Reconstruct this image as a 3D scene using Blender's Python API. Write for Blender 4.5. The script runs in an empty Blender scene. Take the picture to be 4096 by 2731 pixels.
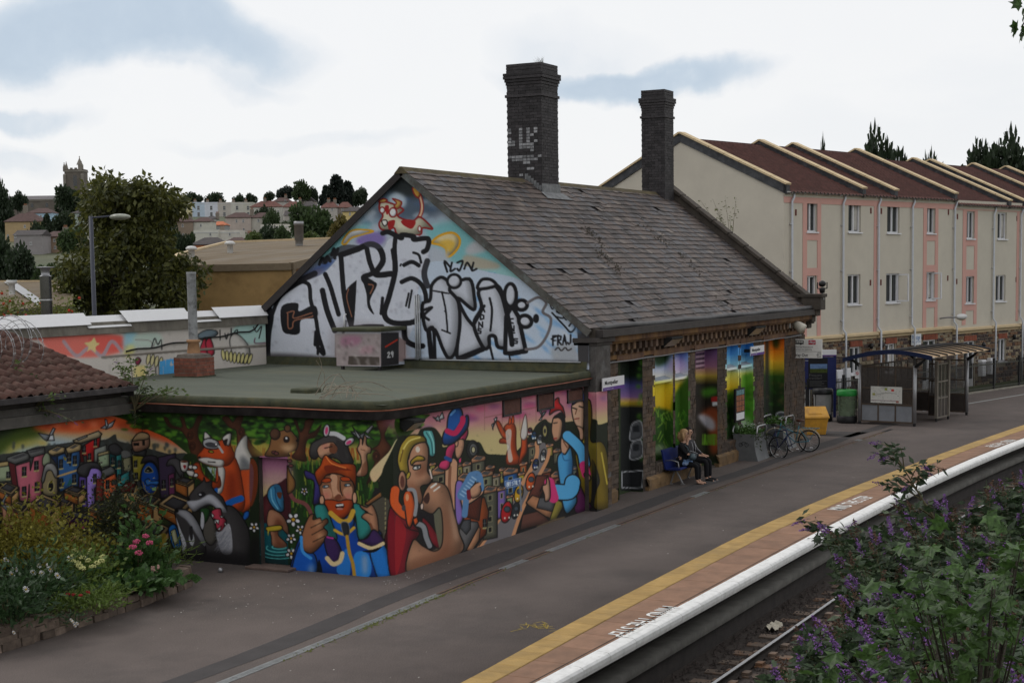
import bpy,bmesh,math,random
import numpy as np
from mathutils import Vector,Matrix
random.seed(7);rng =np.random.default_rng(11)
SC =bpy.context.scene;COL =SC.collection
# ---------------------------------------------------------------- camera (fitted to the photograph's vanishing points)
F,CX,CY =6208.5,2048.0,1632.7  # photo pixels (4096 x 2731)
pitch,roll,yaw =np.radians([5.05657,-.82789,27.69629])
H =5.6
_r0 =np.array([math.sin(yaw),-math.cos(yaw),0]);_f0 =np.array([math.cos(yaw),math.sin(yaw),0]);_u0 =np.array([0,0,1.])
FW =_f0*math.cos(pitch) - _u0*math.sin(pitch);_u =_u0*math.cos(pitch) + _f0*math.sin(pitch)
RT =_r0*math.cos(roll) + _u*math.sin(roll);UP =_u*math.cos(roll) - _r0*math.sin(roll)
EYE =np.array([0,0,H])
def ray(u,v):return FW + RT*(u-CX)/F - UP*(v-CY)/F
def onz(u,v,z=0.):d =ray(u,v);return EYE + d*(z-H)/d[2]
def onx(u,v,x):d =ray(u,v);return EYE + d*x/d[0]
def ony(u,v,y):d =ray(u,v);return EYE + d*y/d[1]
def onp(u,v,p0,n):d =ray(u,v);return EYE + d*(np.dot(np.array(p0)-EYE,n)/np.dot(d,n))
def atr(u,v,r):return EYE + ray(u,v)*r
def proj(P):
    q =np.asarray(P,float) - EYE;w =q @ FW
    return CX + F*(q @ RT)/w,CY - F*(q @ UP)/w
cam_d =bpy.data.cameras.new('camera');cam =bpy.data.objects.new('camera',cam_d);COL.objects.link(cam)
cam.matrix_world =Matrix(((RT[0],UP[0],-FW[0],0),(RT[1],UP[1],-FW[1],0),(RT[2],UP[2],-FW[2],H),(0,0,0,1)))
cam_d.sensor_width =36;cam_d.lens =F/4096*36;cam_d.shift_y =(CY-1365.5)/4096;cam_d.clip_end =9000;cam_d.clip_start =.1
SC.camera =cam
# ---------------------------------------------------------------- sky, sun, exposure
SUN_EL,SUN_AZ =math.radians(52),math.radians(88)  # azimuth measured from +X towards +Y: sun high, behind the station
W =bpy.data.worlds.new('World');SC.world =W;W.use_nodes =True
nt =W.node_tree;nt.nodes.clear()
def N(t,**k):
    n =nt.nodes.new(t)
    for a,b in k.items():setattr(n,a,b)
    return n
def LK(a,b):nt.links.new(a,b)
out =N('ShaderNodeOutputWorld');bg =N('ShaderNodeBackground');bg.inputs[1].default_value =.1
sky =N('ShaderNodeTexSky',sky_type='NISHITA');sky.sun_disc =False;sky.sun_elevation =SUN_EL;sky.sun_rotation =math.pi/2-SUN_AZ
tc =N('ShaderNodeTexCoord')
def vmath(op,a,b=None,s=None):
    n =N('ShaderNodeVectorMath',operation=op)
    for i,q in enumerate((a,b)):
        if q is None:continue
        if isinstance(q,(tuple,list,np.ndarray)):n.inputs[i].default_value =tuple(float(c) for c in q)
        else:LK(q,n.inputs[i])
    if s is not None:n.inputs['Scale'].default_value =s
    return n
def fmath(op,a,b=0.,clamp=False):
    n =N('ShaderNodeMath',operation=op);n.use_clamp =clamp
    for i,q in enumerate((a,b)):
        if isinstance(q,(int,float)):n.inputs[i].default_value =q
        else:LK(q,n.inputs[i])
    return n.outputs[0]
def ramp(val,stops):
    n =N('ShaderNodeValToRGB');e =n.color_ramp.elements
    while len(e) < len(stops):e.new(.5)
    for i,(p,c) in enumerate(stops):e[i].position =p;e[i].color =(*c,1) if len(c) == 3 else c
    LK(val,n.inputs[0]);return n.outputs[0]
gen =tc.outputs['Generated']
warp =N('ShaderNodeTexNoise');warp.inputs['Scale'].default_value =9;warp.inputs['Detail'].default_value =6;LK(gen,warp.inputs[0])
wv =vmath('SCALE',vmath('SUBTRACT',warp.outputs['Color'],(.5,.5,.5)).outputs[0],s=.085)
dirw =vmath('ADD',gen,wv.outputs[0]).outputs[0]
# grey-blue cloud bases: soft patches over the whole sky (stretched noise) and those the photograph shows
nz =N('ShaderNodeTexNoise');nz.inputs['Scale'].default_value =3.1;nz.inputs['Detail'].default_value =5;nz.inputs['Roughness'].default_value =.55
mp =N('ShaderNodeMapping');mp.inputs['Scale'].default_value =(1,1,3.2);LK(gen,mp.inputs[0]);LK(mp.outputs[0],nz.inputs[0])
mask =fmath('MULTIPLY',ramp(nz.outputs[0],[(.54,(0,0,0)),(.76,(1,1,1))]),.45)
for (u,v,su,sv,amp) in [(420,170,820,175,.95),(760,330,420,60,.5),(2560,285,520,95,.95),(2330,170,330,170,.35),(60,470,330,60,.55),(120,640,150,60,.4),(1180,575,520,38,.3),(3800,500,900,120,.16)]:
    d0 =ray(u,v);d0 =d0/np.linalg.norm(d0)
    df =vmath('SUBTRACT',dirw,d0).outputs[0]
    a =vmath('DOT_PRODUCT',df,RT*F/su).outputs['Value'];b =vmath('DOT_PRODUCT',df,UP*F/sv).outputs['Value']
    q =fmath('ADD',fmath('POWER',fmath('ABSOLUTE',a),2.),fmath('POWER',fmath('ABSOLUTE',b),2.))
    g =fmath('MULTIPLY',fmath('SUBTRACT',1.25,q,True),amp)
    mask =fmath('MAXIMUM',mask,g)
fine =N('ShaderNodeTexNoise');fine.inputs['Scale'].default_value =22;fine.inputs['Detail'].default_value =7;fine.inputs['Roughness'].default_value =.6
LK(gen,fine.inputs[0])
mask =fmath('MULTIPLY',mask,ramp(fine.outputs[0],[(.3,(.55,.55,.55)),(.62,(1,1,1))]))
cl =ramp(mask,[(0,(9.4,9.45,9.55)),(.25,(8.7,8.9,9.2)),(.6,(6.0,6.9,7.9)),(1,(4.6,5.7,7.0))])
wisp =fmath('MULTIPLY',ramp(fine.outputs[0],[(.42,(0,0,0)),(.7,(1,1,1))]),.16)
mx =N('ShaderNodeMix',data_type='RGBA');LK(wisp,mx.inputs[0]);LK(cl,mx.inputs[6]);mx.inputs[7].default_value =(9.9,9.9,9.9,1)
mx2 =N('ShaderNodeMix',data_type='RGBA');mx2.inputs[0].default_value =.93;LK(sky.outputs[0],mx2.inputs[6]);LK(mx.outputs[2],mx2.inputs[7])
LK(mx2.outputs[2],bg.inputs[0]);LK(bg.outputs[0],out.inputs[0])
sd =bpy.data.lights.new('sun','SUN');sd.energy =1.0;sd.angle =math.radians(14);sd.color =(1,.96,.9)
so =bpy.data.objects.new('sun',sd);COL.objects.link(so)
sdir =Vector((math.cos(SUN_AZ)*math.cos(SUN_EL),math.sin(SUN_AZ)*math.cos(SUN_EL),math.sin(SUN_EL)))
so.rotation_euler =sdir.to_track_quat('Z','Y').to_euler();so.location =(40,60,60)
SC.view_settings.view_transform ='Standard';SC.view_settings.look ='None';SC.view_settings.exposure =0;SC.view_settings.gamma =1
SC.view_settings.use_curve_mapping =False
SC.cycles.max_bounces =6;SC.cycles.transparent_max_bounces =12
# ---------------------------------------------------------------- materials
def lin(c):
    c =np.asarray(c,float)/255.
    return np.where(c <= .04045,c/12.92,((c+.055)/1.055)**2.4)
MATS ={}
def M(name,rgb=(.3,.3,.3),rough=.8,var=.18,scale=6.,bump=0.,bscale=60.,rnd=0.,spec=.3,metal=0.,stain=None,sscale=1.5,samt=.6,emit=None,alpha=1.,vcol=False,trans=0.,wave=None,stretch=None):
    """procedural material: base colour + noise variation + optional stain colour, per-object variation and fine bump"""
    if name in MATS:return MATS[name]
    m =bpy.data.materials.new(name);m.use_nodes =True;t =m.node_tree;nn =t.nodes;b =nn['Principled BSDF']
    def nd(ty,**k):
        n =nn.new(ty)
        for a,q in k.items():setattr(n,a,q)
        return n
    geo =nd('ShaderNodeNewGeometry');pos =geo.outputs['Position']
    if stretch:
        mpn =nd('ShaderNodeMapping');mpn.inputs['Scale'].default_value =stretch;t.links.new(pos,mpn.inputs[0]);pos =mpn.outputs[0]
    if vcol:
        at =nd('ShaderNodeVertexColor');at.layer_name ='Col';src =at.outputs[0]
    else:
        rg =nd('ShaderNodeRGB');rg.outputs[0].default_value =(*rgb,1);src =rg.outputs[0]
    def mixc(f,a,bb,typ='MIX'):
        n =nd('ShaderNodeMix',data_type='RGBA',blend_type=typ)
        for i,q in ((0,f),(6,a),(7,bb)):
            if isinstance(q,(int,float)):n.inputs[i].default_value =q
            elif isinstance(q,tuple):n.inputs[i].default_value =(*q,1)
            else:t.links.new(q,n.inputs[i])
        return n.outputs[2]
    if var:
        n1 =nd('ShaderNodeTexNoise');n1.inputs['Scale'].default_value =scale;n1.inputs['Detail'].default_value =5;n1.inputs['Roughness'].default_value =.65
        t.links.new(pos,n1.inputs[0])
        r =nd('ShaderNodeMapRange');r.inputs[1].default_value =.28;r.inputs[2].default_value =.72;r.inputs[3].default_value =1-var;r.inputs[4].default_value =1+var
        t.links.new(n1.outputs[0],r.inputs[0])
        src =mixc(1.,src,r.outputs[0],'MULTIPLY')
    if rnd:
        oi =nd('ShaderNodeObjectInfo');r =nd('ShaderNodeMapRange');r.inputs[3].default_value =1-rnd;r.inputs[4].default_value =1+rnd
        t.links.new(oi.outputs['Random'],r.inputs[0]);src =mixc(1.,src,r.outputs[0],'MULTIPLY')
    if stain is not None:
        n2 =nd('ShaderNodeTexNoise');n2.inputs['Scale'].default_value =sscale;n2.inputs['Detail'].default_value =7;n2.inputs['Roughness'].default_value =.7
        t.links.new(pos,n2.inputs[0])
        r =nd('ShaderNodeMapRange');r.inputs[1].default_value =.48;r.inputs[2].default_value =.68;r.inputs[3].default_value =0;r.inputs[4].default_value =samt
        t.links.new(n2.outputs[0],r.inputs[0]);src =mixc(r.outputs[0],src,tuple(stain))
    t.links.new(src,b.inputs['Base Color'])
    b.inputs['Roughness'].default_value =rough;b.inputs['Specular IOR Level'].default_value =spec;b.inputs['Metallic'].default_value =metal
    if bump:
        n3 =nd('ShaderNodeTexNoise');n3.inputs['Scale'].default_value =bscale;n3.inputs['Detail'].default_value =4
        t.links.new(pos,n3.inputs[0]);bp =nd('ShaderNodeBump');bp.inputs['Strength'].default_value =min(1,bump);bp.inputs['Distance'].default_value =.02
        t.links.new(n3.outputs[0],bp.inputs['Height']);t.links.new(bp.outputs[0],b.inputs['Normal'])
    if alpha < 1:b.inputs['Alpha'].default_value =alpha
    if trans:b.inputs['Transmission Weight'].default_value =trans
    MATS[name]=m;return m
def leafmat(name,rgb,var=.35,rough=.55,tr=.35):
    if name in MATS:return MATS[name]
    m =M(name,rgb,rough,var=var,scale=2.2,spec=.35,rnd=.12)
    t =m.node_tree;b =t.nodes['Principled BSDF'];o =t.nodes['Material Output']
    n =t.nodes.new('ShaderNodeTexNoise');n.inputs['Scale'].default_value =31;g =t.nodes.new('ShaderNodeNewGeometry');t.links.new(g.outputs[0],n.inputs[0])
    tl =t.nodes.new('ShaderNodeBsdfTranslucent');mix =t.nodes.new('ShaderNodeMixShader');mix.inputs[0].default_value =tr
    src =b.inputs['Base Color'].links[0].from_socket
    mm =t.nodes.new('ShaderNodeMix');mm.data_type ='RGBA';mm.blend_type ='MULTIPLY';mm.inputs[0].default_value =1
    r =t.nodes.new('ShaderNodeMapRange');r.inputs[1].default_value =.3;r.inputs[2].default_value =.7;r.inputs[3].default_value =.5;r.inputs[4].default_value =1.6
    t.links.new(n.outputs[0],r.inputs[0]);t.links.new(src,mm.inputs[6]);t.links.new(r.outputs[0],mm.inputs[7])
    t.links.new(mm.outputs[2],b.inputs['Base Color']);t.links.new(mm.outputs[2],tl.inputs[0])
    t.links.new(b.outputs[0],mix.inputs[1]);t.links.new(tl.outputs[0],mix.inputs[2]);t.links.new(mix.outputs[0],o.inputs[0])
    return m
# ---------------------------------------------------------------- objects
def tag(o,label=None,cat=None,group=None,kind=None):
    if label:o['label']=label
    if cat:o['category']=cat
    if group:o['group']=group
    if kind:o['kind']=kind
    return o
def link(o,parent=None):
    COL.objects.link(o)
    if parent is not None:
        o.parent =parent
    return o
def empty(name,loc=(0,0,0),rz=0.,label=None,cat=None,group=None):
    o =bpy.data.objects.new(name,None);o.location =loc;o.rotation_euler =(0,0,rz);o.empty_display_size =.2
    COL.objects.link(o);return tag(o,label,cat,group)
class MB:
    def __init__(s):s.v =[];s.f =[];s.T =None
    def add(s,vs,fs):
        k =len(s.v)
        if s.T is not None:vs =[tuple(s.T @ Vector(p)) for p in vs]
        s.v.extend([tuple(map(float,p)) for p in vs]);s.f.extend([tuple(i+k for i in f) for f in fs]);return s
    def box(s,a,b):
        x0,y0,z0 =a;x1,y1,z1 =b
        return s.add([(x0,y0,z0),(x1,y0,z0),(x1,y1,z0),(x0,y1,z0),(x0,y0,z1),(x1,y0,z1),(x1,y1,z1),(x0,y1,z1)],
                     [(3,2,1,0),(4,5,6,7),(0,1,5,4),(1,2,6,5),(2,3,7,6),(3,0,4,7)])
    def cbox(s,c,d):return s.box([c[i]-d[i]/2 for i in range(3)],[c[i]+d[i]/2 for i in range(3)])
    def quad(s,*p):return s.add(p,[tuple(range(len(p)))])
    def prism(s,poly,vec):
        n =len(poly);vec =np.asarray(vec,float);P =[np.asarray(p,float) for p in poly]
        return s.add(P+[p+vec for p in P],[tuple(range(n))[::-1],tuple(range(n,2*n))]+[(i,(i+1) % n,n+(i+1) % n,n+i) for i in range(n)])
    def bar(s,a,b,w,h=None,up=(0,0,1)):
        a =Vector(a);b =Vector(b);d =(b-a).normalized();u =Vector(up)
        if abs(d.dot(u)) > .98:u =Vector((1,0,0))
        r =d.cross(u).normalized()*(w/2);u2 =r.cross(d).normalized()*((h or w)/2)
        p =[a-r-u2,a+r-u2,a+r+u2,a-r+u2,b-r-u2,b+r-u2,b+r+u2,b-r+u2]
        return s.add(p,[(0,1,2,3),(7,6,5,4),(1,0,4,5),(2,1,5,6),(3,2,6,7),(0,3,7,4)])
    def tube(s,path,r,n=8,cap=True):
        path =[Vector(p) for p in path];m =len(path)
        R =r if isinstance(r,(list,tuple,np.ndarray)) else [r]*m
        ref =Vector((0,0,1));vs =[];prev =None
        for i,p in enumerate(path):
            d =(path[min(i+1,m-1)]-path[max(i-1,0)]).normalized()
            if prev is None:
                x =d.cross(ref)
                if x.length < .05:x =d.cross(Vector((1,0,0)))
            else:
                x =prev - d*prev.dot(d)
                if x.length < 1e-5:x =d.cross(ref)
            x.normalize();prev =x;y =d.cross(x)
            for k in range(n):
                a =2*math.pi*k/n;vs.append(p+(x*math.cos(a)+y*math.sin(a))*R[i])
        fs =[(i*n+k,i*n+(k+1) % n,(i+1)*n+(k+1) % n,(i+1)*n+k) for i in range(m-1) for k in range(n)]
        if cap:fs += [tuple(range(n))[::-1],tuple((m-1)*n+k for k in range(n))]
        return s.add(vs,fs)
    def lathe(s,prof,c=(0,0,0),n=16,a0=0.,a1=2*math.pi):
        m =len(prof);full =abs(a1-a0-2*math.pi) < 1e-6;K =n if full else n+1
        vs =[(c[0]+r*math.cos(a0+(a1-a0)*k/n),c[1]+r*math.sin(a0+(a1-a0)*k/n),c[2]+z) for r,z in prof for k in range(K)]
        fs =[(i*K+k,i*K+(k+1) % K,(i+1)*K+(k+1) % K,(i+1)*K+k) for i in range(m-1) for k in range(n)]
        return s.add(vs,fs)
    def ball(s,c,r,n=10,m=7,sc=(1,1,1)):
        pr =[(max(1e-4,r*math.sin(math.pi*i/m)),-r*math.cos(math.pi*i/m)) for i in range(m+1)]
        k =len(s.v);s.lathe(pr,(0,0,0),n)
        for i in range(k,len(s.v)):
            x,y,z =s.v[i];s.v[i]=(c[0]+x*sc[0],c[1]+y*sc[1],c[2]+z*sc[2])
        return s
    def mesh(s,name,mat,smooth=False):
        me =bpy.data.meshes.new(name);me.from_pydata(s.v,[],s.f);me.update()
        if mat is not None:me.materials.append(mat)
        if smooth:me.polygons.foreach_set('use_smooth',[True]*len(me.polygons))
        return me
    def build(s,name,mat,parent=None,smooth=False,kind=None,label=None,cat=None,group=None,bevel=0.):
        o =bpy.data.objects.new(name,s.mesh(name,mat,smooth));link(o,parent)
        if parent is not None and parent.get('_w'):o.location =-Vector(parent.location)
        if bevel:
            bm =bmesh.new();bm.from_mesh(o.data);bmesh.ops.bevel(bm,geom=bm.edges[:],offset=bevel,segments=1,affect='EDGES');bm.to_mesh(o.data);bm.free()
        return tag(o,label,cat,group,kind)
def wempty(name,loc,**k):  # a thing whose parts are built in world coordinates
    o =empty(name,loc,**k);o['_w']=1;return o
def inst(me,name,parent,loc=(0,0,0),rot=(0,0,0),sc=(1,1,1)):
    o =bpy.data.objects.new(name,me);COL.objects.link(o)
    o.location =loc;o.rotation_euler =rot;o.scale =sc
    if parent is not None:
        o.parent =parent
        if parent.get('_w'):o.location =Vector(loc)-Vector(parent.location)
    return o
def copy_tree(o,parent=None):
    c =o.copy();COL.objects.link(c);c.parent =parent
    for ch in list(o.children):copy_tree(ch,c)
    return c
def npmesh(name,V,Fq,mat,parent=None,smooth=False,kind=None,cols=None):
    """fast mesh from numpy arrays (faces all of one size)"""
    me =bpy.data.meshes.new(name);V =np.asarray(V,np.float32);Fq =np.asarray(Fq,np.int32);k =Fq.shape[1]
    me.vertices.add(len(V));me.vertices.foreach_set('co',V.ravel());me.loops.add(Fq.size);me.loops.foreach_set('vertex_index',Fq.ravel())
    me.polygons.add(len(Fq));me.polygons.foreach_set('loop_start',np.arange(0,Fq.size,k,dtype=np.int32))
    me.update(calc_edges=True)
    if cols is not None:
        at =me.color_attributes.new('Col','FLOAT_COLOR','POINT');c4 =np.ones((len(V),4),np.float32);c4[:,:3]=cols;at.data.foreach_set('color',c4.ravel())
    if mat is not None:me.materials.append(mat)
    if smooth:me.polygons.foreach_set('use_smooth',[True]*len(me.polygons))
    o =bpy.data.objects.new(name,me);link(o,parent)
    if parent is not None and parent.get('_w'):o.location =-Vector(parent.location)
    if kind:o['kind']=kind
    return o
def pieces(name,items,mat,parent,limit=300,key=None,bevel=0.):
    """items: list of (verts, faces) in world coordinates. The `limit` that show largest become parts, the rest one part of kind stuff."""
    if key is None:
        def key(it):
            c =np.mean(np.asarray(it[0],float),axis=0);u,v =proj(c);w =(c-EYE) @ FW
            inside =0 if (-40 < u < 4136 and -40 < v < 2771 and w > 0) else 1000
            return inside + w
    items =sorted(items,key=key)
    for vs,fs in items[:limit]:
        mb =MB();mb.add(vs,fs);mb.build(name,mat,parent)
    if len(items) > limit:
        mb =MB()
        for vs,fs in items[limit:]:mb.add(vs,fs)
        mb.build(name+'s_beyond',mat,parent,kind='stuff')
def boxvf(a,b,j=0.):
    mb =MB();mb.box(a,b)
    if j:mb.v =[tuple(c+random.uniform(-j,j) for c in p) for p in mb.v]
    return mb.v,mb.f
def text_mesh(txt,size=1.,align='LEFT',ext=0.,bold=0.):
    cu =bpy.data.curves.new('txt','FONT');cu.body =txt;cu.size =size;cu.align_x =align;cu.extrude =ext;cu.offset =bold;cu.resolution_u =3
    ob =bpy.data.objects.new('txt',cu);COL.objects.link(ob)
    dg =bpy.context.evaluated_depsgraph_get();me =bpy.data.meshes.new_from_object(ob.evaluated_get(dg));bpy.data.objects.remove(ob);bpy.data.curves.remove(cu)
    return me
def text_on(txt,o,ux,uy,size,mat,parent,align='LEFT',name='lettering',sx=1.,bold=0.):
    """flat lettering with its baseline start at o, along ux, upright along uy"""
    me =text_mesh(txt,1.,align,bold=bold);me.materials.append(mat)
    o =np.asarray(o,float);ux =np.asarray(ux,float);uy =np.asarray(uy,float)
    n =len(me.vertices);co =np.empty(n*3);me.vertices.foreach_get('co',co);co =co.reshape(-1,3)
    me.vertices.foreach_set('co',(o+np.outer(co[:,0]*size*sx,ux)+np.outer(co[:,1]*size,uy)).ravel());me.update()
    ob =bpy.data.objects.new(name,me);link(ob,parent)
    if parent is not None and parent.get('_w'):ob.location =-Vector(parent.location)
    return ob
# ================================================================ ground, platform, track
def hill(x,y):
    r =math.hypot(x,y);h =-1.4
    if r > 230:h += (min(r,900)-230)*.0625 - max(0,60-abs(r-230))*0
    if r > 900:h -= (r-900)*.02
    if y < 5.2 and r < 140:h += min(2.6,(5.2-y)*.55)
    return h
m_earth =M('earth',(.07,.075,.04),var=.4,scale=.05,bump=.3,stain=(.05,.08,.03),sscale=.02)
rs =[0,3,6,9,12,15,18,22,27,33,40,50,65,85,110,140,180,230,270,330,400,480,560,640,720,800,900,1100,1600,2600,4200]
nA =144;V =[];Fq =[]
for r in rs:
    for k in range(nA):
        a =2*math.pi*k/nA;x,y =r*math.cos(a),r*math.sin(a);V.append((x,y,hill(x,y)))
for i in range(len(rs)-1):
    for k in range(nA):Fq.append((i*nA+k,(i+1)*nA+k,(i+1)*nA+(k+1) % nA,i*nA+(k+1) % nA))
tag(npmesh('ground',V,Fq,m_earth,smooth=True),kind='structure')
EX =[2,18,22,26,31,36,40,45,50,56,64,76,92]
EW =[9.42,9.42,9.41,9.41,9.43,9.37,9.25,9.0,8.66,8.1,7.05,4.9,1.3]
EL =[10.15,10.34,10.55,10.66,10.80,10.70,10.50,10.17,9.78,9.25,8.2,6.05,2.4]
ER =[9.80,9.94,10.10,10.2,10.30,10.19,10.02,9.72,9.35,8.8,7.75,5.6,1.95]
PX =[2,17.4,20,24,28,34,38,42,46,50.6,56]
PD =[13.0,13.36,13.44,13.62,13.68,13.68,13.64,13.5,13.37,13.2,13.0]
def sm(xs,ys):
    f =lambda x:float(np.interp(x,xs,ys))
    return lambda x:(f(x-1.6)+f(x-.8)*2+f(x)*2+f(x+.8)*2+f(x+1.6))/8
fW,fL,fR,fD =sm(EX,EW),sm(EX,EL),sm(EX,ER),sm(PX,PD)
m_asph =M('asphalt',(.112,.091,.083),rough=.9,var=.14,scale=.7,bump=.5,bscale=120,stain=(.06,.053,.05),sscale=.45,samt=.55)
_t =m_asph.node_tree  # fine aggregate speckle
_n =_t.nodes.new('ShaderNodeTexNoise');_n.inputs['Scale'].default_value =55;_n.inputs['Detail'].default_value =3;_g =_t.nodes.new('ShaderNodeNewGeometry');_t.links.new(_g.outputs[0],_n.inputs[0])
_r =_t.nodes.new('ShaderNodeMapRange');_r.inputs[1].default_value =.35;_r.inputs[2].default_value =.65;_r.inputs[3].default_value =.72;_r.inputs[4].default_value =1.28;_t.links.new(_n.outputs[0],_r.inputs[0])
_b =_t.nodes['Principled BSDF'];_m =_t.nodes.new('ShaderNodeMix');_m.data_type ='RGBA';_m.blend_type ='MULTIPLY';_m.inputs[0].default_value =1
_t.links.new(_b.inputs['Base Color'].links[0].from_socket,_m.inputs[6]);_t.links.new(_r.outputs[0],_m.inputs[7]);_t.links.new(_m.outputs[2],_b.inputs['Base Color'])
xs =np.arange(2,92.01,1.)
V =[];Fq =[]
for x in xs:
    V += [(x,fL(x)-.003,-.02),(x,fL(x)-.003,0),(x,13,0),(x,34,0),(x,34,-1.6)]
for i in range(len(xs)-1):
    for k in range(4):Fq.append((i*5+k,(i+1)*5+k,(i+1)*5+k+1,i*5+k+1))
plat =npmesh('platform',V,Fq,m_asph);tag(plat,kind='structure')
def strip(name,fa,fb,x0,x1,z,mat,parent=plat,step=.5,jit=0.):
    V =[];Fq =[]
    X =np.arange(x0,x1+1e-6,step)
    for x in X:V += [(x,fa(x)+random.uniform(-jit,jit),z),(x,fb(x)+random.uniform(-jit,jit),z)]
    for i in range(len(X)-1):Fq.append((2*i,2*i+2,2*i+3,2*i+1))
    return npmesh(name,V,Fq,mat,parent)
m_patch =M('tar_patch',(.052,.047,.047),rough=.85,var=.15,scale=2,bump=.4,bscale=120)
m_tar_line =M('tar_seal',(.085,.08,.08),rough=.6,var=.2)
strip('tarmac_patch',lambda x:fD(x)+.36+.06*math.sin(x*.9),lambda x:fD(x)+.82+.05*math.sin(x*.55+1),3,55,.004,m_patch,jit=.012)
mb =MB();pa =[onz(3250,1740,.004),onz(3400,1748,.004),onz(3475,1728,.004),onz(3270,1722,.004)];mb.add(pa,[(0,1,2,3)]);mb.build('tarmac_patch',m_patch,plat)
# tactile paving, slabs, white copings
m_tact =M('buff_tactile',(.36,.235,.085),rough=.85,var=.18,scale=3,rnd=.1,stain=(.22,.16,.08),sscale=1.2,samt=.5)
m_slab =M('brown_slab',(.235,.135,.088),rough=.85,var=.2,scale=2.5,rnd=.1,bump=.2,stain=(.14,.09,.065),sscale=1.5,samt=.5)
m_cop =M('white_coping',(.72,.72,.71),rough=.6,var=.1,scale=5,stain=(.35,.34,.32),sscale=6,samt=.35)
m_moss =M('joint_moss',(.09,.10,.03),var=.5,scale=9)
strip('slab_bed',fW,fL,3,90,-.012,m_moss)
def along(fa,fb,x0,x1,L,gap,z0,z1,name,mat,blister=False):
    x =x0
    while x < x1:
        n =2;P =[]
        a,b =x+gap,x+L
        ya0,ya1,yb0,yb1 =fa(a)+gap,fa(b)+gap,fb(a)-gap,fb(b)-gap
        dz =random.uniform(-.002,.002);e =.008
        mb =MB()
        mb.add([(a,ya0,z0),(b,ya1,z0),(b,yb1,z0),(a,yb0,z0),(a,ya0,z1-e+dz),(b,ya1,z1-e+dz),(b,yb1,z1-e+dz),(a,yb0,z1-e+dz),(a+e,ya0+e,z1+dz),(b-e,ya1+e,z1+dz),(b-e,yb1-e,z1+dz),(a+e,yb0-e,z1+dz)],
               [(0,1,5,4),(1,2,6,5),(2,3,7,6),(3,0,4,7),(4,5,9,8),(5,6,10,9),(6,7,11,10),(7,4,8,11),(8,9,10,11)])
        if blister and a < 32:
            for i in range(6):
                for k in range(8):
                    cx =a+(b-a)*(i+.5)/6;cy =ya0+(yb0-ya0)*(k+.5)/8;r =.013
                    mb.add([(cx-r,cy-r,z1+dz-.001),(cx+r,cy-r,z1+dz-.001),(cx+r,cy+r,z1+dz-.001),(cx-r,cy+r,z1+dz-.001),(cx,cy,z1+dz+.007)],[(0,1,4),(1,2,4),(2,3,4),(3,0,4)])
        mb.build(name,mat,plat)
        x += L
along(fR,fL,14.,66,.40,.006,-.03,.004,'tactile_paver',m_tact,True)
along(lambda x:fW(x)+.0,fR,14.2,66,.9,.011,-.03,.003,'paving_slab',m_slab)
x =14.05  # white copings with a rounded nose
while x < 70:
    L =random.uniform(.88,1.0);mb =MB();a,b =x+.006,x+L-.006
    pr =[(.0,-.02),(.0,.006),(-.17,.002),(-.215,-.012),(-.245,-.045),(-.25,-.1),(-.24,-.16),(-.15,-.18),(0,-.18)]
    vs =[(xx,fW(xx)+dy,dz+random.uniform(-.002,.002)) for xx in (a,b) for dy,dz in pr];n =len(pr)
    mb.add(vs,[(i,i+n,i+n+1,i+1) for i in range(n-1)]+[tuple(range(n)),tuple(range(2*n-1,n-1,-1))])
    mb.build('coping_stone',m_cop,plat);x += L
m_ink =M('black_line',(.02,.02,.02),var=.2)
strip('edge_line',lambda x:fW(x)+.05,lambda x:fW(x)+.066,14,70,.009,m_ink)
# platform face: recess with its shade painted near-black, concrete beam, dark brickwork
m_dark =M('brick_and_recess_shade',(.022,.017,.015),var=.4,scale=4,bump=.3)
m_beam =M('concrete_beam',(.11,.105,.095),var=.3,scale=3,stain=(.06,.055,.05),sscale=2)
def vstrip(name,f,dy,z0,z1,mat,top=0.):
    V =[];Fq =[]
    X =np.arange(2,92.1,1.)
    for x in X:V += [(x,f(x)+dy,z0),(x,f(x)+dy,z1),(x,f(x)+dy+top,z1)]
    for i in range(len(X)-1):Fq += [(3*i,3*i+3,3*i+4,3*i+1),(3*i+1,3*i+4,3*i+5,3*i+2)]
    return npmesh(name,V,Fq,mat,plat)
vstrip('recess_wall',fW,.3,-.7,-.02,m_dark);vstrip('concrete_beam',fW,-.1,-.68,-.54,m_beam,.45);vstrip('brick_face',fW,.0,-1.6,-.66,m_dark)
# lettering on the slabs
m_mark =M('road_paint',(.70,.70,.68),var=.12,scale=20)
def mind(u0,v0,u1,v1,flip):
    a,b =onz(u0,v0,.009),onz(u1,v1,.009);L =np.linalg.norm((b-a)[:2]);ux =(b-a)/L;uy =np.array([-ux[1],ux[0],0])
    me =text_on('MIND THE STEP',a,ux,uy,.40,m_mark,plat,name='painted_lettering',bold=.012)
    c =np.empty(len(me.data.vertices)*3);me.data.vertices.foreach_get('co',c);c =c.reshape(-1,3)
    w =((c-a) @ ux).max();h =((c-a) @ uy).max()
    c =a + np.outer((c-a) @ ux*(L/w),ux) + np.outer((c-a) @ uy*(.36/h),uy);me.data.vertices.foreach_set('co',c.ravel());me.data.update()
mind(2655,2420,2420,2540,1);mind(3365,2040,3498,1986,0);mind(4030,1757,3934,1785,1)
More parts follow.
